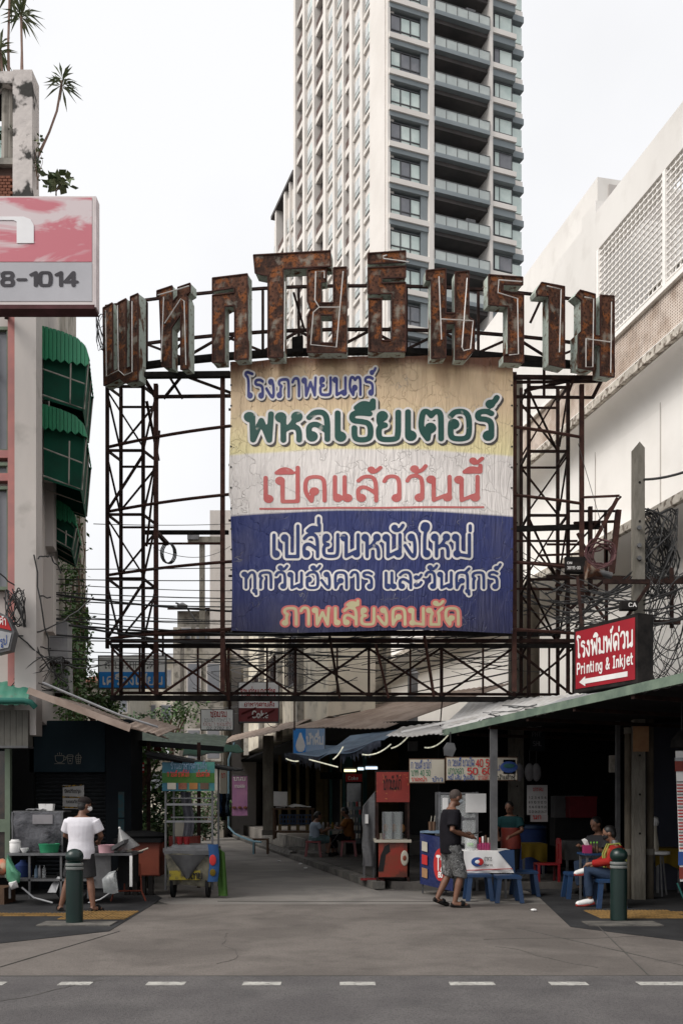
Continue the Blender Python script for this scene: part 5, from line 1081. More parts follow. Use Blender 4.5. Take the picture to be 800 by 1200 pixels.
# building whose street wall faces us at the end of that row, with stains
E2B = thing('annex_building', 'stained pale annex wall between the beige building and the white one', 'building', (-.3, 25.5, 0))
a, b = P(378, 0, 27), P(458, 0, 27)
MB().box(a.x, b.x, 27, 27.4, 3.3, 9.5).build('wall', M['beige'], E2B); MB().box(P(448, 0, 27).x, P(452, 0, 27).x, 26.9, 26.998, 3.4, 9).build('downpipe', M['oldwall'], E2B)
MB().box(P(427, 0, 27).x, P(437, 0, 27).x, 26.88, 26.998, 3.4, 9).build('stained_pilaster', M['oldwall'], E2B)
MB().box(P(478, 0, 26.5).x, P(489, 0, 26.5).x, 26.4, 26.7, 3, P(0, 790, 26.5).z).build('vent_pipe', M['galv'], E2B); MB().lathe([(.2, 0), (.02, .22)], (P(483.5, 0, 26.5).x, 26.55, P(0, 790, 26.5).z), 12).build('vent_cap', M['galv'], E2B)
# grey slab high building edge left of the banner and dark roofed houses
def far_block(label, px0, px1, Y, ytop, m, roof=None, wins=0, d=6, zb=0):
    a, b = P(px0, ytop, Y), P(px1, ytop, Y); t = thing('distant_house', label, 'building', (a.x, Y, zb)); MB().box(a.x, b.x, Y, Y + d, zb, a.z).build('wall', M[m], t)
    if roof: MB().slab([(a.x - .4, Y - .8, a.z - .1), (b.x + .4, Y - .8, a.z - .1), (b.x + .2, Y + d / 2, a.z + .9), (a.x - .2, Y + d / 2, a.z + .9)], (0, 0, .12)).build('roof', M[roof], t)
    n = wins
    for i in range(n):
        for j in range(3):
            x0 = a.x + (b.x - a.x) * (i + .2) / n; x1 = a.x + (b.x - a.x) * (i + .8) / n; z0 = a.z - 2.2 - j * 2.9
            if z0 < 1: continue
            fo = MB().box(x0 - .06, x1 + .06, Y - .08, Y - .002, z0 - .06, z0 + 1.3).build('window', M['lwall'], t); q = MB().box(x0, x1, Y - .1, Y - .082, z0, z0 + 1.22).build('pane', M['glassd'], t); q.parent = fo
            MB().box(x0 - .1, x1 + .1, Y - .3, Y - .082, z0 - .14, z0 - .062).build('sill', M['oldwall'], t)
    return t
far_block('pale grey panelled building edge left of the banner', 246, 300, 44, 598, 'lwall', None, 0, 5)
far_block('old house with dark overhanging roof left of the banner', 208, 246, 52, 716, 'oldwall', 'rustdark', 2, 8)
far_block('brick edged old house end beside the dark roofed house', 203, 211, 50, 735, 'oldwall', None, 0, 4)
far_block('distant pale house with small windows behind the left tower foot', 150, 204, 78, 772, 'beige', 'galv', 3, 8)
far_block('low cream house far behind the blue and white sign', 96, 152, 70, 800, 'cream', 'brick', 4, 8)
far_block('distant grey green shophouses at the end of the lane', 170, 262, 95, 800, 'lwall', None, 7, 8)
far_block('dim low wall closing the end of the lane', 120, 275, 66, 890, 'beige', 'galv', 6, 2)
far_block('narrow weathered tower of timber and tin behind the bottom truss', 216, 262, 41, 752, 'oldwall', None, 2, 3)
for i in range(9):
    p = P(218 + i * 5, 0, 40.9); o = MB().box(p.x, p.x + .1, 40.85, 40.99, 4.5, 8.7).build('wall_batten', M['stem'] if i % 3 else M['teal'], bpy.data.objects['distant_house.007'])
    o.matrix_parent_inverse = Matrix.Identity(4); o.location = -Vector(bpy.data.objects['distant_house.007'].location)
# trees and bushes at the left of the lane
for i, (px, py, Y_, r, lb) in enumerate(((173, 968, 18.4, (.55, .4, .6), 'low dense bush right behind the orange cupboard'), (178, 922, 20, (.75, .5, .8), 'mid height dense bush behind the orange cupboard, above the low one'), (175, 972, 22, (.9, .6, .95), 'leafy potted shrub just behind the glass food cart, left'), (168, 900, 24, (1.0, .6, .9), 'tall bush above the orange cupboard between kiosk and cart'),
        (212, 955, 30, (1.1, .7, .8), 'yellow green bush seen through the glass food cart'), (240, 930, 38, (1.0, .8, 1.1), 'dark bush far down the lane right of the glass cart'), (108, 815, 26, (1.0, .7, .8), 'green treetop rising over the left shop roof'),
        (200, 850, 34, (1.6, .8, 1.0), 'pale green tree behind the left roofs'), (245, 850, 46, (1.4, .8, 1.2), 'green creeper mass beside the small white signs'))):
    p = P(px, py, Y_); b_ = Vector((p.x, Y_, 0)); h_ = max(p.z, .3)
    t = shrub('garden_tree' if h_ > 2 else 'garden_bush', lb, (p.x, Y_, 0), (r[0], r[1], r[2]), 12, 1500, .13, 30 + i, None, ('leaf', 'leafd') if i % 3 else ('leaf', 'leaf', 'leafp'), .06, None, 'tree' if h_ > 2 else 'plant')
    if h_ > 2:
        for ch in t.children: ch.location.z += h_ - r[2] * 1.2
        MB().tube([b_, b_ + Vector((.1, 0, h_ * .5)), b_ + Vector((0, 0, h_))], [.13, .1, .07], 8).build('trunk', M['stem'], t)
for i, (px, Y_) in enumerate(((160, 19.5), (184, 20.5), (206, 26), (228, 34))):
    p = P(px, 0, Y_); shrub('potted_plant', ('potted plant beside the dark kiosk', 'potted plant left of the glass cart', 'potted plant glimpsed under the cart banner', 'potted plant far down the lane')[i], (p.x, Y_, 0), (.35, .3, .45), 5, 200, .13, 60 + i, .18, ('leafd', 'leaf'), .02)

# ------------------------------------------------------------------ small hanging signs
def board(name, label, x0, y0, x1, y1, Y, bands, lines, d=.12, edge='steelm', post=True):
    a, b = P(x0, y1, Y), P(x1, y0, Y); t = thing(name, label, 'sign', (a.x, Y, a.z)); MB().box(a.x, b.x, Y, Y + d, a.z, b.z).build('board', M[edge], t)
    for (u0, v0, u1, v1, m_) in bands:
        MB().box(P(x0 + (x1 - x0) * u0, 0, Y).x, P(x0 + (x1 - x0) * u1, 0, Y).x, Y - .012, Y - .004, P(0, y0 + (y1 - y0) * v1, Y).z, P(0, y0 + (y1 - y0) * v0, Y).z).build('colour_band', MATS.get(m_, M.get(m_)) if m_ in MATS else M[m_], t)
    for (s, u0, u1, v, h, m_, hw) in lines:
        fitline('printed_words', s, M[m_], t, P(x0 + (x1 - x0) * u0, y0 + (y1 - y0) * v, Y - .02), P(x0 + (x1 - x0) * u1, y0 + (y1 - y0) * v, Y - .02), h * Y / 1100, hw, .08)
    if post: MB().bar((b.x - .1, Y + d / 2, b.z), (b.x - .1, Y + d / 2, b.z + .6), .05).build('hanger', M['rustdark'], t)
    return t
mat('sky_blue_print', C(20, 120, 195, 1.3), C(24, 114, 185, 1.3), 2, .5)
mat('bright_vinyl', (.92, .91, .9, 1), (.86, .85, .84, 1), 2, .5); mat('grey_ink', (.2, .2, .2, 1)); M['greyink'] = MATS['grey_ink']
board('shop_sign', 'white over blue shop sign behind the foot of the left tower', 115, 768, 195, 807, 25, [(.02, .04, .98, .5, 'bright_vinyl'), (.02, .5, .98, .97, 'sky_blue_print')], [('สามารถการค้า', .1, .9, .4, 8, 'greyink', .055), ('เครื่องเขียน', .06, .96, .88, 9, 'inkw', .08)])
board('shop_sign', 'small white sign with red heading left of the cola sign', 235, 831, 274, 856, 21, [(.03, .04, .97, .96, 'bright_vinyl')], [('ซ่อมรม', .3, .8, .36, 6, 'inkr', .08), ('ชุมเข้า กระเป๋า', .12, .9, .58, 3.4, 'ink', .04), ('ย้อมผ้า ซ่อมซิป', .08, .94, .78, 3.4, 'inkr', .04), ('02 2782 87', .2, .94, .95, 3, 'ink', .05)])
t = board('cola_sign', 'white sign with red cola panel hanging under the bottom truss', 279, 799, 327, 847, 21.5, [(.02, .02, .98, .5, 'bright_vinyl'), (.02, .5, .98, .64, 'bright_vinyl'), (.02, .64, .98, .97, 'red_plastic')], [('ร้านถ่ายเอกสาร', .06, .92, .36, 8, 'inkr', .08), ('Coke', .35, .75, .88, 8, 'inkw', .09), ('อาหารตามสั่ง', .15, .9, .6, 4, 'inkr', .08)])
a = P(283, 841, 21.47)
for (x1, y1, x2, y2) in ((283, 838, 300, 831), (322, 833, 306, 842), (290, 843, 300, 838)): MB().slab([P(x1, y1, 21.478), P(x2, y2, 21.478), P(x2, y2 - 2.5, 21.478), P(x1, y1 - 2.5, 21.478)], (0, -.003, 0)).build('bottle_shape', mat('dark_cola', (.08, .01, .01, 1)), t)
# small red and grey lightbox at the left edge
t = thing('small_lightbox', 'small red and grey lightbox on the pale pillar at the left edge', 'sign', P(0, 760, 14.3))
MB().prism([[(-20, 708), (9, 722), (17, 740), (12, 762), (-20, 770)]], lambda x, y: P(x, y, 14.3), (0, .2, 0)).build('case', M['steelm'], t)
MB().prism([[(-20, 712), (8, 725), (14, 739), (-20, 731)]], lambda x, y: P(x, y, 14.29), (0, -.004, 0)).build('red_face', M['inkr'], t); MB().prism([[(-20, 735), (14, 742), (10, 759), (-20, 765)]], lambda x, y: P(x, y, 14.29), (0, -.004, 0)).build('grey_face', M['galv'], t)
fitline('printed_words', 'ค้า', M['inkw'], t, P(0, 731, 14.28), P(8, 733, 14.28), .09); fitline('printed_words', 'รูป', M['inkb'], t, P(0, 757, 14.28), P(9, 754, 14.28), .09)

# ------------------------------------------------------------------ roofs over the right side shops
def corr(label, name, quad, m, n=40, amp=.018, t_=.012, parent=None, part='sheet', seed=0):
    """corrugated sheet between four world points p00, p10, p11, p01; waves run from the first edge to the far one"""
    q = [Vector(p) for p in quad]; rnd = random.Random(seed)
    t = parent or thing(name, label, 'awning', q[0])
    def fn(a, b): p = (q[0] * (1 - a) + q[1] * a) * (1 - b) + (q[3] * (1 - a) + q[2] * a) * b; return p + Vector((0, 0, amp * .5 * math.sin(a * n * math.pi) + (.015 * math.sin(a * 9 + seed) if b < .5 else 0)))
    MB().grid(fn, n * 4, 3, (0, 0, -t_)).build(part, m, t); return t
E0, E1 = P(830, 794, 9.5), P(520, 862, 17.2)
shop = thing('corner_restaurant', 'dark open fronted restaurant under the green edged awning, right', 'building', (4, 16, 0))
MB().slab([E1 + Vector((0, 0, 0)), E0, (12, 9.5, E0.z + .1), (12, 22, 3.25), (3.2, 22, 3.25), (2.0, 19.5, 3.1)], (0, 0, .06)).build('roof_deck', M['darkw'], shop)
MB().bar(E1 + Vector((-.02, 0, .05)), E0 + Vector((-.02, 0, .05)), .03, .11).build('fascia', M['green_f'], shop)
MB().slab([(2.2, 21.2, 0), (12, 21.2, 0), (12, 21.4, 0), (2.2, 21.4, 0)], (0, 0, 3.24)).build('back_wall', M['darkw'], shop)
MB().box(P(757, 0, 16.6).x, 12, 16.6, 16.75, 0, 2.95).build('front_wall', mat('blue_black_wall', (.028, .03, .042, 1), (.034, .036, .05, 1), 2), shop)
MB().box(7.6, 7.7, 9.9, 16.6, 0, 3.1).build('unseen_side_wall', M['darkw'], shop)  # unseen wall added out of frame to keep daylight out of the restaurant
p = P(578, 0, 15.2); MB().box(p.x - .055, p.x + .055, 15.15, 15.25, 0, 2.83).build('post', M['steelm'], shop)
p = P(722, 0, 15.6); MB().box(p.x, p.x + .06, 15.6, 15.7, 0, 2.9).build('post', M['steelm'], shop); MB().box(P(715, 0, 16).x, P(725, 0, 16).x, 16, 16.12, P(0, 905, 16).z, P(0, 885, 16).z).build('meter_box', M['oldwall'], shop)
for k in range(6): MB().bar(E0.lerp(E1, k / 5.5) + Vector((0, 0, -.03)), E0.lerp(E1, k / 5.5) + Vector((3.5, 2, -.0)), .05).build('rafter', M['rustdark'], shop)
pb = thing('roof_patchwork', 'pale patched corrugated sheets lying above the green edged awning', 'roof', P(560, 820, 16))
corr('', '', [P(452, 863, 17.6), P(523, 860, 17.1), P(592, 836, 18.5), P(470, 852, 19.5)], M['galvw'], 26, parent=pb, seed=1)
corr('', '', [P(515, 855, 17.2), P(640, 836, 14.6), P(690, 812, 17), P(548, 823, 19)], M['galvw'], 34, parent=pb, seed=2)
corr('', '', [P(600, 843, 14.4), P(815, 796, 10), P(830, 786, 12), P(660, 818, 15)], M['galv'], 40, parent=pb, seed=3)
for p1, p2 in (((470, 858), (560, 838)), ((540, 850), (640, 832))): MB().bar(P(*p1, 17.2), P(*p2, 17.0), .04).build('loose_batten', M['galvw'], pb)
corr('long grey sheet awning over the cafe behind the blue tarp', 'sheet_awning', [P(337, 853, 23.5), P(452, 853, 20), P(600, 800, 20.5), P(470, 818, 26)], M['galvr'], 46, seed=4)
corr('old sheet awning over the column at the lane side', 'sheet_awning', [P(258, 872, 34), P(345, 852, 25), P(372, 838, 27), P(272, 862, 40)], M['galvr'], 40, seed=5)
t = thing('skylight_strip', 'white strip lying on the grey sheet awning', 'sheet', P(392, 838, 24)); MB().slab([P(391, 840, 24), P(422, 834, 24), P(422, 829, 24.4), P(391, 835, 24.4)], (0, 0, .03)).build('strip', M['white'], t)
# blue tarpaulin with a fringe
t = thing('tarpaulin', 'faded blue tarpaulin with torn fringe over the lane cafe', 'tarpaulin', P(390, 880, 20))
MB().grid(lambda a, b: (P(333, 884, 21.5).lerp(P(375, 888, 19), a)).lerp(P(352, 876, 23).lerp(P(418, 868, 21), a), b) + Vector((0, 0, .05 * math.sin(a * 7) - .12 * math.sin(b * 3.1) * (1 - a))), 16, 8, (0, 0, -.01)).build('cloth', M['bluet'], t, smooth=60)
MB().grid(lambda a, b: (P(373, 890, 19).lerp(P(450, 868, 18), a)).lerp(P(410, 862, 21).lerp(P(470, 854, 20), a), b) + Vector((0, 0, .05 * math.sin(a * 9) * (1 - b))), 20, 8, (0, 0, -.01)).build('cloth', M['bluet'], t, smooth=60)
rnd = random.Random(7); fr = MB()
for p1, p2, Y_ in (((333, 884, 21.5), (375, 889, 19), 0), ((398, 884, 18.8), (446, 869, 18), 0)):
    a, b = P(*p1), P(*p2)
    for i in range(34):
        c = a.lerp(b, i / 34) + Vector((0, -.01, .03)); c2 = a.lerp(b, (i + .95) / 34) + Vector((0, -.01, .03)); h_ = rnd.uniform(.13, .3); fr.add([c, c2, c2 + Vector((0, 0, -h_)), c + Vector((.01, 0, -h_ * rnd.uniform(.7, 1)))], [(0, 1, 2, 3)])
fr.build('fringe', mat('grey_blue_fringe', (.07, .08, .11, 1), (.04, .045, .065, 1), 8), t, kind='stuff')
t = board('drink_banner', 'blue and white drinking water banner above the blue tarpaulin', 343, 853, 381, 884, 21.6, [(.02, .03, .4, .97, 'sky_blue_print'), (.4, .03, .98, .97, 'pale_blue')] if 'pale_blue' in MATS or mat('pale_blue', C(140, 170, 205, 1), C(165, 180, 200, 1), 2) else [], [('น้ำดื่ม', .42, .95, .62, 9, 'inkw', .12)], .02, 'steelm', False)
q = P(352, 874, 21.57); MB().lathe([(.02, .3), (.05, .2), (.09, .1), (.11, 0), (.09, -.1), (.04, -.14)], q, 12, 1, .1).build('water_drop', M['inkw'], t, smooth=True)
# festoon lights
for i, (x1, y1, x2, y2, sag, lb) in enumerate(((350, 892, 335, 889, .02, 'short tube light under the left end of the tarpaulin'), (362, 890, 396, 899, .0, 'slanting string light under the blue tarpaulin'), (390, 890, 402, 875, .03, 'curved string light beside the tarpaulin fold'), (424, 884, 458, 872, .08, 'string light under the patched roof, left'), (458, 877, 478, 863, .04, 'string light under the patched roof, middle'), (497, 876, 525, 861, .08, 'string light under the patched roof, right'))):
    Y_ = 18.6 - i * .2; a, b = P(x1, y1, Y_), P(x2, y2, Y_); t = thing('string_light', lb, 'light', a); pts = [a.lerp(b, j / 8) - Vector((0, 0, sag * 4 * (j / 8) * (1 - j / 8))) for j in range(9)]
    MB().tube(pts, .014, 6).build('light_tube', mat('lit_string_light', (.75, .72, .55, 1), (.4, .4, .32, 1), 30, .5, emit=.35), t)
for i, (x0, x1, y, Y_, m_, e_) in enumerate(((403, 417, 903, 26, (.8, .75, .4, 1), 1.2), (419, 426, 901, 25.5, (.6, .75, .8, 1), .9), (428, 442, 900, 25, (.6, .72, .85, 1), .9))):
    a = P(x0, y, Y_); t = thing('tube_lamp', ('yellow tube lamp glowing over the drinks fridge', 'short bluish tube lamp right of the yellow one', 'bluish tube lamp beside the red stall panel')[i], 'lamp', a)
    MB().tube([a, P(x1, y, Y_)], .035, 8).build('tube', mat('lit_tube_%s' % ('yellow', 'cool', 'white')[i], m_, m_, 1, .5, emit=e_), t); MB().box(a.x, P(x1, 0, Y_).x, Y_ + .03, Y_ + .08, a.z + .02, a.z + .08).build('fitting', M['steelm'], t)

# ------------------------------------------------------------------ the cafe and shops along the right side of the lane
cf = thing('lane_shops', 'dark open shops behind the column on the right side of the lane', 'building', soip(7.2, 26))
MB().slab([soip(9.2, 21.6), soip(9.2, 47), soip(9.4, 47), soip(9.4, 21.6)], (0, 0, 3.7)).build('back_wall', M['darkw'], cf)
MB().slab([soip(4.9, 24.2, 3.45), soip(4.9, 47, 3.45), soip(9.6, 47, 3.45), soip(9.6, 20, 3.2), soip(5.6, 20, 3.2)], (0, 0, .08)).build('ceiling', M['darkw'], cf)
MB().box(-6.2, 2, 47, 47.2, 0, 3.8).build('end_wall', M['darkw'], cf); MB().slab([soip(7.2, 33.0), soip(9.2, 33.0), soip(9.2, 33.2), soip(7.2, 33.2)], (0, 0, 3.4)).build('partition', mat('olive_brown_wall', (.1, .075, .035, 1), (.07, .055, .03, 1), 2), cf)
for i, px in enumerate((326, 337, 347, 358, 370, 380)):
    Y_ = 36 - i * 1.0; p = P(px, 0, Y_); MB().box(p.x, p.x + (.28 if i in (4,) else .12), Y_, Y_ + .1, .46, 3.4).build('door_frame', MATS['olive_brown_wall'], cf)
for px, w_, Y_ in ((401, .3, 28), (425, .12, 27), (386, .08, 29), (408, .08, 28.2)): p = P(px, 0, Y_); MB().box(p.x, p.x + w_, Y_, Y_ + .1, .12, 3.2).build('teal_post', M['teal'], cf)
MB().box(P(375, 0, 28.5).x, P(404, 0, 28.5).x, 28.5, 28.56, P(0, 913, 28.5).z, P(0, 905, 28.5).z).build('dark_valance', M['darkw'], cf)
cl = thing('street_column', 'grey concrete column holding the old sheet awning beside the lane', 'column', (P(314, 0, 31).x, 31, .46)); p = P(314, 0, 31)
MB().box(p.x - .17, p.x + .17, 31, 31.3, .46, 3.75).build('shaft', M['pole'], cl); MB().box(p.x - .2, p.x + .2, 30.97, 31.33, .46, .62).build('base', M['kerb'], cl)
# posters hanging at the far left of that row
def poster(label, x0, y0, x1, y1, Y_, m_, lines=(), name='hanging_poster'):
    a, b = P(x0, y1, Y_), P(x1, y0, Y_); t = thing(name, label, 'poster', (a.x, Y_, a.z)); MB().box(a.x, b.x, Y_, Y_ + .012, a.z, b.z).build('sheet', m_, t); MB().tube([(a.x - .02, Y_, b.z), (b.x + .02, Y_, b.z)], .015, 6).build('rod', M['steelm'], t)
    for (s, u0, u1, v, h, mi) in lines: fitline('printed_words', s, M[mi], t, P(x0 + (x1 - x0) * u0, y0 + (y1 - y0) * v, Y_ - .01), P(x0 + (x1 - x0) * u1, y0 + (y1 - y0) * v, Y_ - .01), h * Y_ / 1100)
    return t
t = poster('pink purple poster hanging in the dark shop left of the column', 272, 909, 290, 956, 34, mat('purple_poster', C(125, 85, 120, 1.3), C(150, 105, 135, 1.3), .8, .6), [('ขนม', .1, .9, .12, 4, 'inkw'), ('กาแฟสด', .15, .85, .3, 3, 'inkw')])
q = P(281, 948, 33.97)
for dx in (-.2, 0, .2): MB().lathe([(.0, 0), (.08, .02), (.07, .08), (0, .1)], q + Vector((dx, 0, 0)), 10, 1, .2).build('printed_dish', M['brick'], t)
poster('narrow white poster with orange picture beyond the glass cart', 258, 901, 266, 935, 30, M['cream'], [('ชา', .2, .8, .3, 5, 'inkr')])
for px, Y_ in ((269, 31), (271, 30.5)):
    pass
t = thing('water_hose', 'pale blue hose lying on the kerb at the left of the shops', 'hose', GR(270, 985)); MB().tube([P(268, 973, 30) + Vector((0, 0, .1)), P(275, 977, 29), P(283, 981, 28), P(297, 986, 26.5), P(306, 987, 26)], .03, 6).build('tube', mat('blue_hose', (.25, .42, .5, 1)), t)
t = thing('blue_pole', 'thin pale blue pole standing beside the narrow poster', 'pole', P(268, 965, 31)); MB().tube([P(268, 970, 31), P(268, 890, 31), P(275, 870, 31)], .03, 6).build('tube', MATS['blue_hose'], t)
# garments hanging beside the cart
t = thing('hanging_clothes', 'dark and blue clothes hanging at the right of the glass cart', 'clothes', P(262, 950, 24))
rnd = random.Random(3)
for i in range(5):
    a = P(257 + i * 2.3, 930, 24 + i * .2); MB().grid(lambda u_, v_, a=a, i=i: a + Vector((.12 * (u_ - .5) + .02 * math.sin(v_ * 9), .05 * math.sin(u_ * 6 + v_ * 4), -(.5 + .1 * (i % 3)) * v_)), 4, 8, (0, .02, 0)).build('garment', (M['blue'], M['navyd'], M['darkw'], M['bluet'], M['navy'])[i], t, smooth=60)

# table under the column with a white monitor and blue crates
p = P(322, 975, 27.5)
tb_ = thing('work_table', 'wooden work table on the raised floor behind the column', 'table', (P(319, 0, 27.5).x, 27.5, .46)); x0, x1 = P(319, 0, 27.5).x, P(368, 0, 27.5).x; zt_ = P(0, 947, 27.5).z
MB().box(x0, x1, 27.4, 28.3, zt_ - .05, zt_).build('table_top', M['wood'], tb_); MB().box(x0 + .05, x1, 27.45, 28.2, .65, .7).build('shelf', M['wood'], tb_)
for x in (x0 + .02, x1 - .08):
    for y in (27.42, 28.2): MB().box(x, x + .06, y, y + .06, .46, zt_ - .05).build('leg', M['wood'], tb_)
t = thing('monitor', 'old pale boxy monitor standing on the wooden work table', 'monitor', (P(326, 0, 27.6).x, 27.6, zt_)); a = P(320, 946, 27.6)
MB().loft([((a.x + .22, 27.5, zt_ + .27), (.2, 0, .2), (-.2, 0, .22)), ((a.x + .22, 27.7, zt_ + .27), (.2, 0, .21), (-.2, 0, .21)), ((a.x + .26, 28.0, zt_ + .22), (.1, 0, .12), (-.1, 0, .12))], 4).build('case', M['white'], t); MB().box(a.x + .08, a.x + .34, 27.6, 27.85, zt_, zt_ + .05).build('stand', M['white'], t)
t = thing('plastic_wrap', 'crumpled white plastic lying on the work table', 'plastic', (P(345, 0, 27.6).x, 27.6, zt_)); rnd = random.Random(2)
MB().grid(lambda u_, v_: Vector((P(336, 0, 27.6).x + u_ * .7, 27.45 + v_ * .6, zt_ + .02 + .13 * math.sin(u_ * 3.1) * (1 - u_) * math.sin(v_ * 3) + rnd.uniform(0, .03))), 10, 7, (0, 0, .005)).build('sheet', M['white'], t)
def crate(label, px, py, Y_, m_=None, group='blue crates under the work table', w_=.5, h=.28):
    a = P(px, py, Y_); t = thing('crate', label, 'crate', (a.x, Y_, a.z), 0, group); b = MB()
    for z in (0, h * .45, h * .9): b.box(a.x, a.x + w_, Y_, Y_ + .03, a.z + z, a.z + z + .04); b.box(a.x, a.x + w_, Y_ + .34, Y_ + .37, a.z + z, a.z + z + .04)
    for i in range(6): b.box(a.x + i * (w_ - .03) / 5, a.x + i * (w_ - .03) / 5 + .03, Y_ + .003, Y_ + .027, a.z, a.z + h); b.box(a.x + i * (w_ - .03) / 5, a.x + i * (w_ - .03) / 5 + .03, Y_ + .343, Y_ + .367, a.z, a.z + h)
    b.box(a.x + .005, a.x + w_ - .005, Y_ + .031, Y_ + .339, a.z, a.z + .03); b.build('crate_body', m_ or M['blue'], t); return t
crate('left blue crate on the shelf under the work table', 327, 966, 27.5); crate('right blue crate on the shelf under the work table', 345, 966, 27.6)
t = thing('low_bench', 'small brown bench with blue leg at the lane edge left of the column', 'bench', P(301, 985, 27.5)); a = P(296, 985, 27)
MB().box(a.x, a.x + .45, 27, 27.3, .45, .5).build('seat', M['wood'], t)
for i in range(4): MB().box(a.x + (i % 2) * .4, a.x + (i % 2) * .4 + .05, 27 + (i // 2) * .25, 27.05 + (i // 2) * .25, .05, .449).build('leg', M['wood'] if i else MATS['blue_hose'], t)

# drinks fridge
t = thing('drinks_fridge', 'dark drinks fridge with red header and lit shelves in the cafe', 'fridge', (P(404, 0, 26).x, 26, .12)); x0, x1 = P(405, 0, 26).x, P(424, 0, 26).x
MB().box(x0, x1, 26.05, 26.6, .12, P(0, 907, 26).z).build('cabinet', M['black'], t); MB().box(x0, x1, 26.0, 26.045, P(0, 916, 26).z, P(0, 907, 26).z).build('header', M['inkr'], t); fitline('printed_words', 'Coke', M['inkw'], t, P(408, 914, 25.99), P(420, 914, 25.99), .1)
MB().box(x0 + .03, x1 - .03, 26.02, 26.04, .4, P(0, 918, 26).z).build('glass_door', mat('fridge_glass', (.05, .06, .07, 1), (.09, .1, .11, 1), 3, .1), t)
for k in range(5):
    for i in range(5): MB().tube([(x0 + .07 + i * .08, 26.0, .55 + k * .22), (x0 + .07 + i * .08, 26.0, .68 + k * .22)], .025, 6).build('bottle', (M['steel'], M['teal'], M['inkr'], M['white'], M['cream'])[(i + k) % 5], t)

# ------------------------------------------------------------------ red stall beside the lane
x0, x1, Y_ = P(440, 0, 17.2).x, P(481, 0, 16.6).x, 16.9
st = thing('red_food_stall', 'red and orange food stall with glass case beside the lane', 'food stall', (x0, Y_, .12))
zc, z1, z2, z3 = P(0, 987, 17).z, P(0, 940, 17).z, P(0, 905, 17).z, .2
MB().box(x0, x1, Y_, Y_ + .02, z3, zc).build('front_panel', grain(mat('stall_print', C(150, 45, 28, .7), C(130, 55, 30, .7), 3, .5, c3=C(90, 30, 22, 1)), .6, 4, (.03, .015, .01, 1), (.55, .62)), st)
MB().box(x0, x1, Y_ + .03, Y_ + .7, z3, zc).build('counter', M['darkw'], st); MB().box(x0 - .03, x1 + .03, Y_ - .04, Y_ + .75, zc, zc + .05).build('counter_top', M['cream'], st)
MB().box(x0, x1, Y_ - .02, Y_ + .03, z1, z2).build('top_board', grain(mat('top_board_red', C(150, 40, 26, .7), C(132, 32, 22, .7), 2, .5), .6, 18, (.5, .2, .05, 1), (.64, .68)), st)
fitline('printed_words', 'ข้าวมันไก่', M['ink'], st, P(449, 925, Y_ - .03), P(470, 925, Y_ - .03), .17)
for x in (x0, x1 - .04):
    for y in (Y_, Y_ + .66): MB().box(x, x + .04, y, y + .04, .12, z2).build('post', M['rustdark'], st)
MB().box(x0, x1, Y_, Y_ + .7, z2, z2 + .03).build('roof', M['darkw'], st)
MB().box(x0 + .12, x1 - .12, Y_ + .05, Y_ + .45, zc + .06, zc + .55).build('glass_case', mat('case_glass', (.35, .38, .38, 1), (.28, .3, .3, 1), 2, .15, alpha=.5), st)
for i in range(3): MB().box(x0 + .12 + i * .16, x0 + .135 + i * .16, Y_ + .02, Y_ + .049, zc + .06, zc + .55).build('case_frame', M['steel'], st)
for i in range(3): MB().ell((x0 + .18 + i * .15, Y_ + .2, zc + .25), (.05, .05, .08)).build('hanging_chicken', mat('roast', (.3, .14, .05, 1)), st, smooth=True)
MB().ell((x1 - .09, Y_ - .01, zc - .28), (.07, .01, .14), 14, 8).build('printed_egg', M['cream'], st, smooth=True); MB().ell((x1 - .09, Y_ - .02, zc - .28), (.035, .01, .05), 12, 6).build('printed_yolk', M['orange'], st, smooth=True)
MB().prism([[(0, 0), (.1, .0), (.14, .3), (.22, .36), (.2, .5), (.12, .45), (.05, .3)]], lambda a, b: Vector((x0 + .03 + a, Y_ - .004, z3 + .1 + b)), (0, .003, 0)).build('printed_silhouette', M['ink'], st)
for i, m_ in enumerate(('wood', 'cream', 'inkr')): MB().tube([(x0 + .04 + i * .05, Y_ + .1, zc + .05), (x0 + .04 + i * .05, Y_ + .1, zc + .16)], .022, 8).build('sauce_bottle', M[m_], st)
cv = thing('covered_rack', 'tall rack under a grey cover left of the red stall', 'rack', (P(425, 0, 17.6).x, 17.6, .12)); xa, xb = P(425, 0, 17.6).x, P(440, 0, 17.6).x
MB().grid(lambda u_, v_: Vector((xa + (xb - xa) * u_ + .01 * math.sin(v_ * 14), 17.6 + .03 * math.sin(u_ * 7 + v_ * 5), .35 + v_ * (1.12 + .3 * u_))), 8, 14, (0, .5, 0)).build('cover', mat('grey_cover', (.11, .11, .115, 1), (.075, .075, .08, 1), 3, .5, bump=.5), cv, smooth=60)
MB().box(xa + .04, xa + .1, 17.55, 17.57, 1.15, 1.32).build('paper_tag', M['white'], cv)
for x in (xa + .01, xb - .05): MB().box(x, x + .03, 17.62, 17.65, .12, .36).build('leg', M['steelm'], cv); MB().box(x, x + .03, 18.0, 18.03, .12, .36).build('leg', M['steelm'], cv)
t = thing('floor_mat', 'red mat on the low platform under the covered rack', 'mat', (xa, 17.3, .12)); MB().box(xa - .05, xb + .15, 17.15, 17.5, .12, .135).build('mat', M['red'], t)

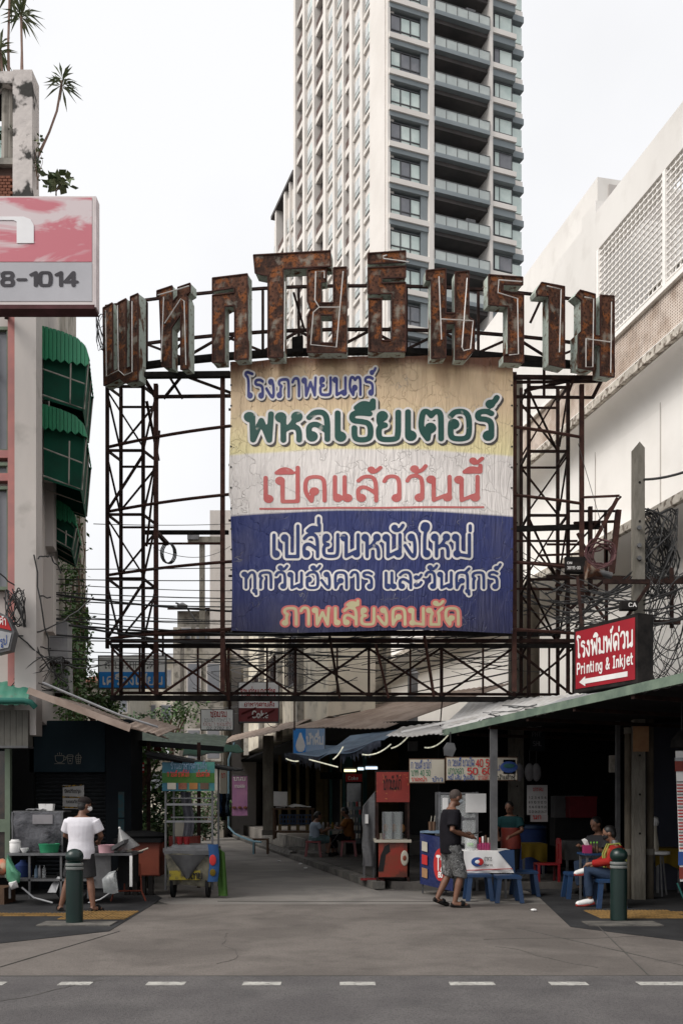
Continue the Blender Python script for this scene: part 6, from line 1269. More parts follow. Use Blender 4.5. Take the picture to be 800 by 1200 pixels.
# ------------------------------------------------------------------ menu boards
board('menu_board', 'left cream menu board hung at an angle under the awning', 479, 889, 521, 918, 16.3, [(.02, .04, .98, .96, 'cream_board')], [('ก๋วยเตี๋ยวไก่', .05, .62, .4, 7, 'inkb', .07), ('บาท 40 50', .06, .6, .68, 6, 'inkg', .07), ('ราดหน้า', .06, .5, .92, 4, 'inkr', .08), ('ข้าว', .65, .95, .92, 4, 'inkb', .08)], .03, 'wood', False)
t = board('menu_board', 'wide cream menu board with prices behind the metal post', 522, 887, 606, 915, 16.0, [(.01, .04, .99, .96, 'cream_board'), (.8, .12, .97, .72, 'pale_blue')], [('ก๋วยเตี๋ยวเป็ด', .03, .4, .38, 7, 'inkb', .07), ('40 50', .42, .66, .4, 8, 'inkr', .085), ('เกาเหลา', .03, .25, .72, 6.5, 'inkg', .07), ('50 60', .3, .66, .72, 7, 'inkr', .085), ('บ', .7, .76, .55, 6, 'inkb', .07), ('หมี่ เส้น วุ้นเส้น', .03, .4, .94, 4, 'inkb', .08), ('ข้าวเปล่า', .45, .6, .94, 4, 'inkr', .08), ('น้ำเต้าหู้', .72, .97, .94, 4, 'ink', .08)], .03, 'wood', False)
q = P(596, 899, 15.97); MB().ell(q, (.15, .01, .1), 16, 8).build('round_logo', M['inkb'], t, smooth=True); MB().ell(q + Vector((0, -.012, .02)), (.1, .005, .04), 12, 6).build('logo_wave', M['teal'], t, smooth=True)
q = P(528, 878, 16.2); t = thing('hexagon_lamp', 'unlit grey hexagonal lantern above the menu boards', 'lamp', q); MB().prism([[(520, 876), (524, 870), (532, 871), (534, 878), (530, 887), (521, 885)]], lambda x, y: P(x, y, 16.2), (0, .15, 0)).build('shade', M['steelm'], t); MB().tube([q + Vector((0, .07, .1)), q + Vector((0, .07, .3))], .012, 6).build('cord', M['wire'], t)

# ------------------------------------------------------------------ noodle cabinet and tables under the awning
def stool(label, px, py_top, Y_, m_, z0=0, h=None, w_=.34, group='plastic stools', proto={}):
    key = (m_, h or round(P(0, py_top, Y_).z - z0, 3)); hh = key[1]
    if key not in proto:
        t = thing('stool', label, 'stool', (0, 0, 0), 0, group); a = w_ / 2
        MB().loft([((0, 0, hh - .05), (a, a, 0), (-a, a, 0)), ((0, 0, hh - .012), (a, a, 0), (-a, a, 0)), ((0, 0, hh), (a * .9, a * .9, 0), (-a * .9, a * .9, 0))], 4).build('seat', M[m_], t)
        for sx_ in (-1, 1):
            for sy_ in (-1, 1):
                x, y = a * .78 * sx_, a * .78 * sy_; MB().add([(x + sx_ * dx, y + sy_ * dy, z) for z, e in ((hh - .05, 0), (0, .045)) for dx, dy in ((-.035 + e, -.035 + e), (.03 + e, -.035 + e), (.03 + e, .03 + e), (-.035 + e, .03 + e))], [(0, 1, 5, 4), (1, 2, 6, 5), (2, 3, 7, 6), (3, 0, 4, 7), (0, 3, 2, 1), (4, 5, 6, 7)]).build('leg', M[m_], t)
        proto[key] = t; t.location = (P(px, 0, Y_).x, Y_, z0); return t
    return dup(proto[key], (P(px, 0, Y_).x, Y_, z0), 0, label, group)
MATS['blue_plastic']
stool('blue stool behind the walking man', 560, 1024, 14.9, 'blue', 0, .42, .38, 'blue plastic stools at the restaurant')
stool('blue stool just right of the metal post', 594, 1024, 14.6, 'blue', 0, .42, .38, 'blue plastic stools at the restaurant')
stool('blue stool half hidden behind the one at the metal post', 614, 1022, 15.6, 'blue', 0, .42, .38, 'blue plastic stools at the restaurant')
stool('blue stool under the seated person in the orange vest', 712, 1030, 13.9, 'blue', 0, .42, .38, 'blue plastic stools at the restaurant')
stool('blue stool in the shade behind the crossed legs', 676, 1026, 15.2, 'blue', 0, .42, .38, 'blue plastic stools at the restaurant')
stool('red stool under the woman in light blue', 367, 986, 24.6, 'red', .118, .42, .4, 'red plastic stools at the lane cafe')
stool('red stool under the person in orange in the cafe', 408, 986, 24.9, 'red', .118, .42, .4, 'red plastic stools at the lane cafe')
tw_ = thing('noodle_cabinet', 'glass fronted noodle cabinet behind the walking man', 'cabinet', (P(513, 0, 16.4).x, 16.4, 0)); x0, x1 = P(513, 0, 16.4).x, P(560, 0, 16.4).x; zb_, zt_ = .8, P(0, 928, 16.4).z
for x in (x0, x1 - .04):
    for y in (16.4, 16.9): MB().box(x, x + .04, y, y + .04, 0, zt_).build('frame_post', M['steel'], tw_)
for z in (zb_, 1.25, zt_ - .04): MB().box(x0 + .041, x1 - .041, 16.4, 16.94, z, z + .03).build('shelf', M['steel'], tw_)
MB().box(x0 + .045, x1 - .045, 16.41, 16.415, zb_ + .03, zt_ - .05).build('glass', M['clear'], tw_); MB().box(x0 + .05, x1 - .05, 16.45, 16.9, .05, zb_ - .01).build('base_box', M['steelm'], tw_)
for (px, py, w_, h_) in ((518, 935, .1, .25), (545, 930, .36, .33)): a = P(px, py, 16.39); MB().box(a.x, a.x + w_, 16.385, 16.39, a.z - h_, a.z).build('taped_paper', M['white'], tw_)
# blue T2 banner table
t2 = thing('banner_table', 'table wrapped in a blue banner with a red oval reading T2', 'table', (P(492, 0, 15.8).x, 15.8, 0)); x0, x1 = P(491, 0, 15.9).x, P(530, 0, 15.3).x; zt_ = P(0, 977, 15.6).z
bl = mat('banner_blue', C(26, 40, 95, .7), C(22, 34, 84, .7), 3, .5, bump=.3)
MB().grid(lambda u_, v_: Vector((x0 + (x1 - x0) * u_, 15.75 - .5 * u_ + .02 * math.sin(u_ * 11) * v_, .18 - .08 * u_ + (zt_ - .18) * v_)), 12, 8, (.03, .3, 0)).build('banner_front', bl, t2, smooth=60)
MB().slab([(x0, 15.75, zt_ + .01), (x1, 15.25, zt_ + .01), (x1 + .2, 15.9, zt_ + .01), (x0 + .2, 16.3, zt_ + .01)], (0, 0, .03)).build('table_top', M['bluet'], t2)
pq = lambda u_, z, o=.03: Vector((x0 + (x1 - x0) * u_, 15.75 - .5 * u_ - o, z))
MB().prism([[(math.cos(i * .3142) * .17 + .52, math.sin(i * .3142) * .27 + .52) for i in range(20)]], lambda a, b: pq(a / .68 * .8, b), (0, .01, 0)).build('red_oval', M['inkr'], t2)
pol, wd = layout('T2'); text('printed_letters', '', M['inkw'], t2, lambda x, y: pq(.5 + x * .16, .44 + y * .22, .045), .1, .05, polys=pol)
pol, wd = layout('80'); text('printed_letters', '', M['inkw'], t2, lambda x, y: pq(.55 + x * .09, .32 + y * .08, .045), .12, .08, polys=pol)
for i, m_ in enumerate(('ochre_patch', 'inkr', 'cream')): MB().slab([pq(.05, .3 + i * .22), pq(.22, .28 + i * .22), pq(.22, .44 + i * .22), pq(.05, .46 + i * .22)], (0, .01, 0)).build('printed_picture', MATS.get(m_, M.get(m_)) if m_ in MATS else M[m_], t2)
for x in (x0 + .05, x1 - .05): MB().box(x, x + .03, 15.95, 15.98, 0, zt_).build('leg', M['steelm'], t2)
for i in range(2):
    a = P(504 + i * 4, 974, 15.9); t = thing('straw_cup', ('left wooden utensil cup on the blue banner table', 'right wooden utensil cup on the blue banner table')[i], 'cup', a); MB().lathe([(.03, 0), (.035, .16), (.03, .16)], a, 10).build('cup', M['wood'], t); MB().tube([a + Vector((0, 0, .1)), a + Vector((.02, 0, .26))], .006, 5).build('chopstick', M['cream'], t)
# white clothed table with logos
tc_ = thing('dining_table', 'dining table with white and blue printed cloth at the awning post', 'table', (2.2, 15.4, 0)); x0, x1 = P(543, 0, 15).x, P(602, 0, 15).x; zt_ = .76
MB().box(x0 + .05, x1 - .05, 15.05, 15.7, zt_ - .03, zt_).build('table_top', M['wood'], tc_)
MB().grid(lambda u_, v_: Vector((x0 + (x1 - x0) * u_, 15.0 + .015 * math.sin(u_ * 17) * (1 - v_), .42 + .05 * u_ * 0 + v_ * (zt_ + .006 - .42))), 14, 5, (0, .012, 0)).build('cloth_front', M['white'], tc_, smooth=60)
MB().slab([(x0, 15.013, zt_ + .004), (x1, 15.013, zt_ + .004), (x1, 15.75, zt_ + .004), (x0, 15.75, zt_ + .004)], (0, 0, .006)).build('cloth_top', M['white'], tc_)
MB().prism([[(592, 996), (602, 996), (603, 1026), (600, 1018), (583, 998)]], lambda x, y: P(x, y, 14.975), (0, .004, 0)).build('blue_corner', M['blue'], tc_)
MB().bar(P(545, 1020, 14.98), P(600, 1018, 14.98), .012).build('red_hem', M['inkr'], tc_)
q = P(559, 1010, 14.97); MB().ell(q, (.1, .004, .075), 16, 8).build('logo_blue', M['inkb'], tc_, smooth=True); MB().ell(q + Vector((.05, -.006, 0)), (.05, .004, .055), 12, 6).build('logo_red', M['inkr'], tc_, smooth=True); MB().ell(q + Vector((.0, -.008, 0)), (.04, .004, .03), 12, 6).build('logo_white', M['inkw'], tc_, smooth=True)
fitline('printed_words', 'อาหาร', M['ink'], tc_, P(567, 1009, 14.97), P(576, 1009, 14.97), .06); fitline('printed_words', 'SNCOL', M['ink'], tc_, P(567, 1015, 14.97), P(578, 1015, 14.97), .03)
for x in (x0 + .1, x1 - .14):
    for y in (15.08, 15.6): MB().box(x, x + .04, y, y + .04, 0, zt_ - .03).build('leg', M['steelm'], tc_)
t = thing('basket', 'pink plastic basket of condiments on the white clothed table', 'basket', P(566, 997, 15.3)); a = Vector((P(560, 0, 15.3).x, 15.2, zt_ + .012))
pk = mat('pink_plastic', (.32, .02, .11, 1), (.27, .02, .09, 1), 3, .4)
for i in range(7): MB().box(a.x + i * .042, a.x + i * .042 + .03, 15.2, 15.215, a.z, a.z + .12).build('basket_bar', pk, t)
MB().box(a.x, a.x + .29, 15.216, 15.42, a.z, a.z + .09).build('basket_body', pk, t)
for i in range(6): q = MB().tube([(a.x + .03 + i * .045, 15.3, a.z + .05), (a.x + .03 + i * .045, 15.3, a.z + .2 + .02 * (i % 3))], .018, 8).build('condiment_bottle', (M['inkr'], M['white'], M['wood'], M['cream'], M['inkg'], M['white'])[i], t)
t = thing('clear_container', 'clear plastic container in front of the walking man', 'container', (P(552, 0, 15.2).x, 15.2, zt_ + .012)); MB().lathe([(.09, 0), (.11, .22), (.1, .22), (.085, .01)], (P(551, 0, 15.2).x, 15.2, zt_ + .012), 14).build('tub', M['clear'], t, smooth=True); MB().tube([P(547, 990, 15.2), P(554, 990, 15.2)], .03, 8).build('green_lid', mat('lime', (.2, .5, .08, 1)), t)

# interior of the restaurant: calendar, yellow clothed tables, red chair, crates
t = thing('wall_calendar', 'large paper calendar hanging in the dark restaurant', 'calendar', P(628, 950, 17.5)); a, b = P(617, 955, 17.5), P(641, 920, 17.5)
MB().box(a.x, b.x, 17.5, 17.51, a.z, b.z).build('page', mat('grey_paper', (.4, .39, .39, 1), (.34, .33, .33, 1), 2), t); MB().box(P(621, 0, 17.49).x, b.x, 17.48, 17.49, P(0, 963, 17.5).z, a.z - .002).build('footer', mat('footer_paper', (.36, .33, .33, 1)), t)
fitline('printed_words', 'มกราคม', M['inkr'], t, P(624, 927, 17.49), P(636, 927, 17.49), .06)
for r_ in range(4): fitline('printed_numbers', ' '.join('%d' % (r_ * 7 + c_ + 1) for c_ in range(6)), M['ink'], t, P(619, 936 + r_ * 5.5, 17.49), P(640, 936 + r_ * 5.5, 17.49), .04)
fitline('printed_words', 'นก', M['inkr'], t, P(624, 960, 17.47), P(634, 960, 17.47), .07)
for i, px in enumerate((608, 620, 628)):
    a = P(px, 905, 17.2); t = thing('hanging_bag', ('pale bag hanging left of the calendar', 'pale bag hanging over the calendar', 'pale bag hanging right above the calendar')[i], 'bag', a); MB().ell(a, (.09, .05, .17), 10, 8).build('bag', mat('dull_plastic', (.16, .155, .16, 1)), t, smooth=True); MB().tube([a + Vector((0, 0, .15)), a + Vector((0, 0, .4))], .006, 4).build('string', M['wire'], t)
fitline('wall_letters', 'PHT', mat('dim_letters', (.09, .09, .1, 1)), shop, P(623, 863, 17), P(634, 863, 17), .08); fitline('wall_letters', 'SHL', MATS['dim_letters'], shop, P(624, 874, 17), P(635, 874, 17), .08)
MB().box(P(621, 0, 17).x, P(638, 0, 17).x, 17.02, 17.04, P(0, 880, 17).z, P(0, 852, 17).z).build('dark_board', M['navyd'], shop)
def ytable(label, px0, px1, Y_):
    x0, x1 = P(px0, 0, Y_).x, P(px1, 0, Y_).x; t = thing('clothed_table', label, 'table', (x0, Y_, 0))
    MB().box(x0, x1, Y_, Y_ + .7, .72, .75).build('table_top', M['wood'], t); MB().grid(lambda u_, v_: Vector((x0 - .01 + (x1 - x0 + .02) * u_, Y_ - .012 + .02 * math.sin(u_ * 14) * (1 - v_), .45 + .06 * math.sin(u_ * 5) * (1 - v_) + (.76 - .45 - .06 * math.sin(u_ * 5) * (1 - v_)) * v_)), 16, 5, (0, .01, 0)).build('yellow_cloth', M['ycloth'], t, smooth=60); MB().box(x0 - .01, x1 + .01, Y_ + .0, Y_ + .71, .752, .76).build('cloth_top', M['ycloth'], t)
    for x in (x0 + .03, x1 - .07): MB().box(x, x + .04, Y_ + .05, Y_ + .09, 0, .72).build('leg', M['steelm'], t)
    return t
ytable('yellow clothed table in the shade below the calendar', 611, 640, 17.8); ytable('yellow clothed table right of the brown drain pipe', 768, 800, 16.0)
t = thing('plastic_chair', 'red plastic chair in the dark middle of the restaurant', 'chair', (P(640, 0, 17).x, 17, 0)); cx = P(640, 0, 17).x
MB().box(cx - .2, cx + .2, 16.8, 17.2, .42, .45).build('seat', M['red'], t)
for i in range(4): MB().box(cx - .2 + (i % 2) * .36, cx - .16 + (i % 2) * .36, 16.8 + (i // 2) * .36, 16.84 + (i // 2) * .36, 0, .42).build('leg', M['red'], t)
MB().prism([[(-.2, .45), (.2, .45), (.18, .85), (.1, .9), (-.1, .9), (-.18, .85)], [(-.1, .52), (-.09, .78), (-.0, .8), (.0, .52)]], lambda a, b: Vector((cx + .2, 16.98 + a * .95, b)), (.025, 0, 0)).build('backrest', M['red'], t)
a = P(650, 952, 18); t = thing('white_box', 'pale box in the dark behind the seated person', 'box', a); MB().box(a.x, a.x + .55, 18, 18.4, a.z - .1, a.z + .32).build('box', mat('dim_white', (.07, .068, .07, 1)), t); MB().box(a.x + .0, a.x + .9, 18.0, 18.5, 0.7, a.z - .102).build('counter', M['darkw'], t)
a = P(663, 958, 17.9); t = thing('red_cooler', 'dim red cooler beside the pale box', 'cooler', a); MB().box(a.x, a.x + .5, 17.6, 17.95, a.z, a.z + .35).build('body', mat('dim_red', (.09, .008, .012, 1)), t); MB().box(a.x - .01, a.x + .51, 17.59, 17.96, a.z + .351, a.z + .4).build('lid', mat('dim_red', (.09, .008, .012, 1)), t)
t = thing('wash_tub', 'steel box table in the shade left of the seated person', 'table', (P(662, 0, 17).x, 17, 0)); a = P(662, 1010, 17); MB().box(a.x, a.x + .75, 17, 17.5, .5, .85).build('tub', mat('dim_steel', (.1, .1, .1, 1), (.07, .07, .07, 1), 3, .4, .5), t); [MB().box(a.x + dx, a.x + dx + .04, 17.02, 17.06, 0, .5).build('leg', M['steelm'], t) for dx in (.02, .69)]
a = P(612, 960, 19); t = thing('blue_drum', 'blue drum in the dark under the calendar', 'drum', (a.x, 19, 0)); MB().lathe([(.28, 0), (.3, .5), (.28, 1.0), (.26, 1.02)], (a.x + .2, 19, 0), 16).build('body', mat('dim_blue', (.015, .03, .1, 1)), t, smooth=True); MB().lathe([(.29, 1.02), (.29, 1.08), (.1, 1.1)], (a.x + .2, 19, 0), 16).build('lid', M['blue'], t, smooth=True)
# small blue table with tissue box
tx0, tx1 = P(681, 0, 14.6).x, P(704, 0, 14.6).x; t = thing('small_table', 'small blue table in front of the seated person', 'table', (tx0, 14.6, 0)); MB().box(tx0, tx1, 14.4, 14.9, .73, .76).build('table_top', M['blue'], t)
for x in (tx0 + .03, tx1 - .06):
    for y in (14.43, 14.84): MB().box(x, x + .03, y, y + .03, 0, .73).build('leg', M['steelm'], t)
t = thing('tissue_box', 'bright pink tissue box with a white tissue on the small table', 'tissue box', (P(682, 0, 14.5).x, 14.5, .76)); a = P(683, 0, 14.5); MB().box(a.x, a.x + .12, 14.45, 14.57, .762, .885).build('box', pk, t); MB().add([(a.x + .02, 14.5, .886), (a.x + .09, 14.5, .886), (a.x + .06, 14.48, .96), (a.x - .03, 14.5, .97), (a.x + .03, 14.54, .99)], [(0, 1, 2, 3), (0, 1, 4), (2, 3, 4)]).build('tissue', M['white'], t)
for i, m_ in enumerate(('ochre_patch', 'wood', 'inkg')):
    a = P(692 + i * 3.6, 0, 14.55); t = thing('sauce_bottle', ('yellow sauce pot beside the tissue box', 'brown sauce bottle in the middle of the small table', 'green capped bottle on the small table')[i], 'bottle', (a.x, 14.55, .762)); MB().lathe([(.022, 0), (.022, .09), (.01, .12), (.01, .15)], (a.x, 14.55, .762), 10).build('bottle', MATS['ochre_patch'] if i == 0 else M['wood'], t, smooth=True); MB().lathe([(.013, .15), (.013, .175)], (a.x, 14.55, .762), 8).build('cap', MATS['lime'], t)
# things right of the pole: high stool with kettle, price banner
a = P(772, 0, 15.6); t = thing('high_stool', 'tall white topped stool right of the brown drain pipe', 'stool', (a.x, 15.6, 0)); zs_ = P(0, 998, 15.6).z
MB().lathe([(.12, zs_ - .06), (.17, zs_ - .04), (.17, zs_), (.1, zs_ + .01)], (a.x, 15.6, 0), 16).build('seat', M['white'], t, smooth=True)
for an in (.6, 2.6, 4.6): MB().tube([(a.x + .08 * math.cos(an), 15.6 + .08 * math.sin(an), zs_ - .05), (a.x + .19 * math.cos(an), 15.6 + .19 * math.sin(an), 0)], .015, 6).build('leg', M['steelm'], t)
t = thing('water_jug', 'white and cream jug standing on the tall stool', 'jug', (a.x - .08, 15.6, zs_ + .01)); MB().lathe([(.06, 0), (.07, .1), (.045, .3), (.04, .42)], (a.x - .08, 15.6, zs_ + .01), 12).build('body', M['cream'], t, smooth=True); MB().lathe([(.055, .42), (.07, .48), (.06, .55), (.02, .57)], (a.x - .08, 15.6, zs_ + .01), 12).build('lid', M['white'], t, smooth=True)
t = thing('price_banner', 'upright price list banner cut off by the right picture edge', 'banner', (P(795, 0, 12).x, 12, 0)); a, b = P(791, 1033, 12), P(835, 880, 12)
MB().slab([(a.x + .06, 12, a.z), (b.x, 12, a.z), (b.x, 12, b.z), (a.x, 12, b.z)], (0, .01, 0)).build('sheet', M['white'], t)
MB().box(P(790, 0, 12).x, b.x, 11.985, 11.995, P(0, 904, 12).z, P(0, 892, 12).z).build('red_header', M['redp'], t); MB().box(P(790, 0, 12).x, b.x, 11.98, 12.02, P(0, 892, 12).z, P(0, 888, 12).z).build('rail', M['steel'], t)
for k in range(22): MB().box(P(792 + k * .15, 0, 12).x, P(792 + k * .15, 0, 12).x + (.1 if k % 4 else .16), 11.988, 11.994, P(0, 917 + k * 3.7, 12).z, P(0, 917 + k * 3.7 - 1.6, 12).z).build('price_line', M['inkr'] if k % 4 else M['greyink'], t)
MB().box(P(794, 0, 12).x, b.x, 11.988, 11.996, P(0, 1014, 12).z, P(0, 998, 12).z).build('blue_stripes', M['inkb'], t); MB().box(P(795, 0, 12).x, b.x, 11.987, 11.995, P(0, 1030, 12).z, P(0, 1016, 12).z).build('red_stripes', M['redp'], t)
MB().tube([P(793, 1035, 12.1), P(800, 1052, 12.1), P(812, 1060, 12.3)], .012, 6).build('stand_leg', M['teal'], t)
a = P(798, 876, 12.2); t = thing('hanging_lamp', 'black lamp hood above the price banner', 'lamp', a); MB().lathe([(.14, 0), (.13, .1), (.05, .2), (.02, .22)], a, 14).build('hood', M['black'], t, smooth=True); MB().tube([a + Vector((0, 0, .2)), a + Vector((0, 0, .9))], .01, 5).build('cord', M['wire'], t)

# ------------------------------------------------------------------ bollards
bo = thing('bollard', 'dark green bollard in front of the man in the white T-shirt', 'bollard', (0, 0, 0), 0, 'dark green bollards with grey bands')
r = .108
MB().lathe([(r, .0), (r, .66), (r * .94, .665), (r * .94, .675)], (0, 0, 0), 24).build('shaft', M['bollard'], bo, smooth=True)
for z in (.676, .725): MB().lathe([(r * 1.0, z), (r * 1.03, z + .004), (r * 1.03, z + .03), (r * .96, z + .034)], (0, 0, 0), 24).build('grey_band', M['stripe'], bo, smooth=True)
MB().lathe([(r * .96, .711), (r * .96, .7245)], (0, 0, 0), 20).build('groove', M['bollard'], bo)
MB().lathe([(r * .9, .76), (r * .7, .775), (r * .98, .8), (r * 1.06, .84), (r * .98, .885), (r * .7, .92), (r * .3, .938), (.004, .942)], (0, 0, 0), 24).build('knob', M['bollard'], bo, smooth=True)
c = GR(85, 1083); bo.location = (c.x, c.y + .1, .012)
c = GR(727, 1080); dup(bo, (c.x, c.y + .1, .012), 0, 'dark green bollard in front of the seated person in the orange vest')

# ------------------------------------------------------------------ dark kiosk at the left
X0, X1 = P(0, 0, 16.5).x, P(155, 0, 16.5).x
kk = thing('coffee_kiosk', 'closed dark navy coffee kiosk with roller shutter at the left', 'kiosk', (-5, 16.5, 0))
MB().box(-8, X1, 16.7, 17.35, 0, 3.0).build('body', M['navyd'], kk)
a, b = P(36, 905, 16.5), P(124, 845, 16.5); MB().box(a.x, b.x, 16.45, 16.69, a.z, b.z).build('sign_panel', M['navy'], kk)
MB().box(P(124, 0, 16.4).x, P(154, 0, 16.4).x, 16.4, 16.69, 0, 3.0).build('pillar', M['navyd'], kk)
for y0, y1 in ((928, 958), (960, 974)): MB().box(P(139, 0, 16.4).x, P(146, 0, 16.4).x, 16.385, 16.395, P(0, y1, 16.4).z, P(0, y0, 16.4).z).build('torn_poster', mat('dim_teal_paper', (.02, .06, .075, 1), (.04, .05, .05, 1), 12), kk)
MB().box(P(14, 0, 16.45).x, P(40, 0, 16.45).x, 16.45, 16.69, 0, 3.0).build('pillar', M['darkw'], kk)
z0, z1 = .25, P(0, 906, 16.5).z; n = 26
for i in range(n):
    z = z0 + (z1 - z0) * i / n; h = (z1 - z0) / n
    MB().slab([(P(40, 0, 16.5).x, 16.6, z + .004), (P(124, 0, 16.5).x, 16.6, z + .004), (P(124, 0, 16.5).x, 16.56, z + h * .5), (P(40, 0, 16.5).x, 16.56, z + h * .5)], (0, .02, 0)).build('shutter_slat', M['shut'], kk)
    MB().slab([(P(40, 0, 16.5).x, 16.56, z + h * .5 + .001), (P(124, 0, 16.5).x, 16.56, z + h * .5 + .001), (P(124, 0, 16.5).x, 16.6, z + h - .002), (P(40, 0, 16.5).x, 16.6, z + h - .002)], (0, .02, 0)).build('shutter_slat', M['shut'], kk)
ic = mat('pale_icon', (.2, .19, .16, 1), (.17, .16, .14, 1))
def icon(polys, x, y, k):
    text('drink_icon', '', ic, kk, lambda a, b: P(x, y, 16.44) + Vector((a * k, 0, b * k)), .035, .03, polys=polys)
icon([[(0, .9), (.05, .3), (.3, .05), (.8, .05), (1.05, .3), (1.1, .9), (0, .9)], [(1.1, .75), (1.4, .7), (1.3, .4), (1.05, .35)], [(-.1, -.1), (1.2, -.1)], [(.3, 1.05), (.3, 1.2)], [(.55, 1.05), (.55, 1.3)], [(.8, 1.05), (.8, 1.2)]], 65, 894, .14)
icon([[(0, 1), (.15, 0), (.65, 0), (.8, 1), (0, 1)], [(-.05, 1), (.1, 1.2), (.7, 1.2), (.85, 1)], [(.12, .7), (.7, .7)], [(.3, .5), (.5, .3)], [(.5, .5), (.3, .3)]], 79, 895, .13)
icon([[(0, .8), (.12, 0), (.6, 0), (.72, .8), (0, .8)], [(-.05, .82), (.1, 1.15), (.6, 1.15), (.77, .82)], [(.36, 0), (.36, 1.45)], [(.1, .3), (.62, .3)], [(.05, .55), (.66, .55)]], 89, 895, .13)
a, b = P(73, 948, 16.5), P(98, 920, 16.5); nt_ = thing('shutter_notice', 'white notice with diagonal warning tape stuck on the shutter', 'notice', a); MB().box(a.x, b.x, 16.54, 16.55, a.z, b.z).build('paper', mat('notice_paper', (.38, .37, .36, 1), (.34, .33, .32, 1), 3), nt_)
for y in (921, 933, 945): MB().slab([P(73, y + 2, 16.535), P(98, y + .5 + (2 if y > 930 else -1), 16.535), P(98, y - 1 + (2 if y > 930 else -1), 16.535), P(73, y, 16.535)], (0, .003, 0)).build('warning_tape', mat('tape', (.3, .18, .03, 1), (.02, .02, .02, 1), 30, lo=.49, hi=.5), nt_)
fitline('printed_words', 'ปิดปรับปรุง', M['ink'], nt_, P(76, 929, 16.53), P(95, 929, 16.53), .045); fitline('printed_words', 'ขออภัย', M['ink'], nt_, P(78, 941, 16.53), P(92, 941, 16.53), .04)
# green metal awning, shutter box and window frame at the very left
ga = thing('green_hood', 'worn green metal hood over a roller shutter box at the left edge', 'awning', P(0, 830, 14.6))
MB().grid(lambda u_, v_: P(-60 + 93 * u_, 826 - 30 * v_, 14.3 + .5 * v_ * v_) + Vector((0, .25 * (1 - math.cos(v_ * 1.5)), .01 * math.sin(u_ * 50))), 30, 6, (0, .02, 0)).build('hood_sheet', grain(mat('worn_green', (.02, .15, .1, 1), (.05, .17, .12, 1), 3, .6), .6, 6, (.08, .09, .07, 1), (.58, .64)), ga, smooth=60)
MB().tube([P(-60, 821, 14.3), P(28, 821, 14.3), P(36, 823, 14.3), P(42, 829, 14.35)], .045, 10).build('gutter_pipe', mat('gutter_green', (.04, .16, .13, 1)), ga, smooth=True)
for i in range(9): MB().box(P(-30 + i * 7, 0, 14.6).x, P(-30.4 + i * 7 + 7, 0, 14.6).x, 14.62, 14.85, P(0, 874, 14.6).z, P(0, 832, 14.6).z).build('shutter_panel', mat('beige_metal', (.13, .125, .11, 1), (.1, .095, .085, 1), 3), ga)
MB().box(P(-30, 0, 14.6).x, P(33, 0, 14.6).x, 14.6, 14.87, P(0, 876.5, 14.6).z, P(0, 874, 14.6).z).build('shutter_rail', M['steelm'], ga)
fw = thing('shop_window', 'pale green framed shop window at the left picture edge', 'window', (P(0, 0, 15.5).x, 15.5, 0))
for px in (6, -20): MB().box(P(px, 0, 15.5).x, P(px + 6, 0, 15.5).x, 15.5, 15.6, .3, P(0, 877, 15.5).z).build('frame', mat('pale_green_frame', (.16, .2, .15, 1)), fw)
MB().box(-7.5, P(6, 0, 15.5).x, 15.54, 15.56, .3, P(0, 880, 15.5).z).build('pane', mat('dark_pane', (.03, .03, .03, 1), (.07, .05, .04, 1), 3, .15), fw); MB().box(-7.5, P(6, 0, 15.5).x, 15.5, 15.53, P(0, 975, 15.5).z, P(0, 960, 15.5).z).build('shelf', MATS['pale_green_frame'], fw)
bx('low_wall', M['darkw'], kk, -8, P(14, 0, 15.7).x, 15.7, 16.69, 0, .9)
# roofs at the left
lr = thing('kiosk_roof', 'brown edged sheet roof sloping down over the dark kiosk', 'roof', P(35, 808, 14.2))
corr('', '', [P(34, 808, 13.9), P(152, 853, 14.0), P(152, 853, 14.0) + Vector((0, 3.2, .06)), P(34, 808, 13.9) + Vector((0, 3.2, .1))], M['galvr'], 30, parent=lr, seed=6); MB().bar(P(33, 809, 13.84), P(153, 854, 13.94), .03, .1).build('edge_board', mat('pinkish_fascia', (.33, .26, .22, 1), (.24, .18, .15, 1), 3), lr)
MB().tube([P(50, 800, 13.95), P(140, 838, 14.2), P(185, 852, 14.5)], .02, 6).build('pipe', M['galv'], lr)
corr('drooping brown sheet corner between kiosk roof and cart roof', 'roof_corner', [P(150, 850, 14.6), P(186, 862, 15), P(210, 852, 17), P(172, 840, 17)], M['galvr'], 10, seed=7)
c2 = thing('cart_roof', 'dark roof with faded green edge over the glass food cart', 'roof', P(170, 885, 15.2))
MB().slab([P(172, 880, 15), P(172, 888, 15), P(272, 904, 15.4), P(272, 901, 15.4)], (0, .05, 0)).build('front_edge', M['darkw'], c2)
MB().slab([P(170, 884, 14.95), P(276, 904, 15.3), P(276, 904, 15.3) + Vector((0, 1.3, .05)), P(170, 884, 14.95) + Vector((0, 1.6, .08))], (0, 0, .03)).build('sheet', M['darkw'], c2)
c3 = thing('sheet_roof', 'long dark and green sheet roof between kiosk and lane', 'roof', P(155, 868, 17))
corr('', '', [P(155, 870, 17), P(262, 876, 18), P(268, 862, 22), P(165, 856, 21)], M['green_f'], 20, parent=c3, seed=8); MB().bar(P(155, 870, 17), P(262, 878, 18), .04, .1).build('beam', M['darkw'], c3)
corr('bright green canvas roof above the lane at the left', 'canvas_roof', [P(214, 886, 21), P(286, 880, 22), P(278, 872, 24), P(216, 876, 24)], mat('dark_green_canvas', (.006, .06, .035, 1), (.008, .07, .04, 1), 2), 6, .03, seed=9)
for px in (172, 231): p = P(px, 0, 17); MB().box(p.x, p.x + .06, 17, 17.06, 0, P(0, 870, 17).z).build('post', M['rustdark'], c3)
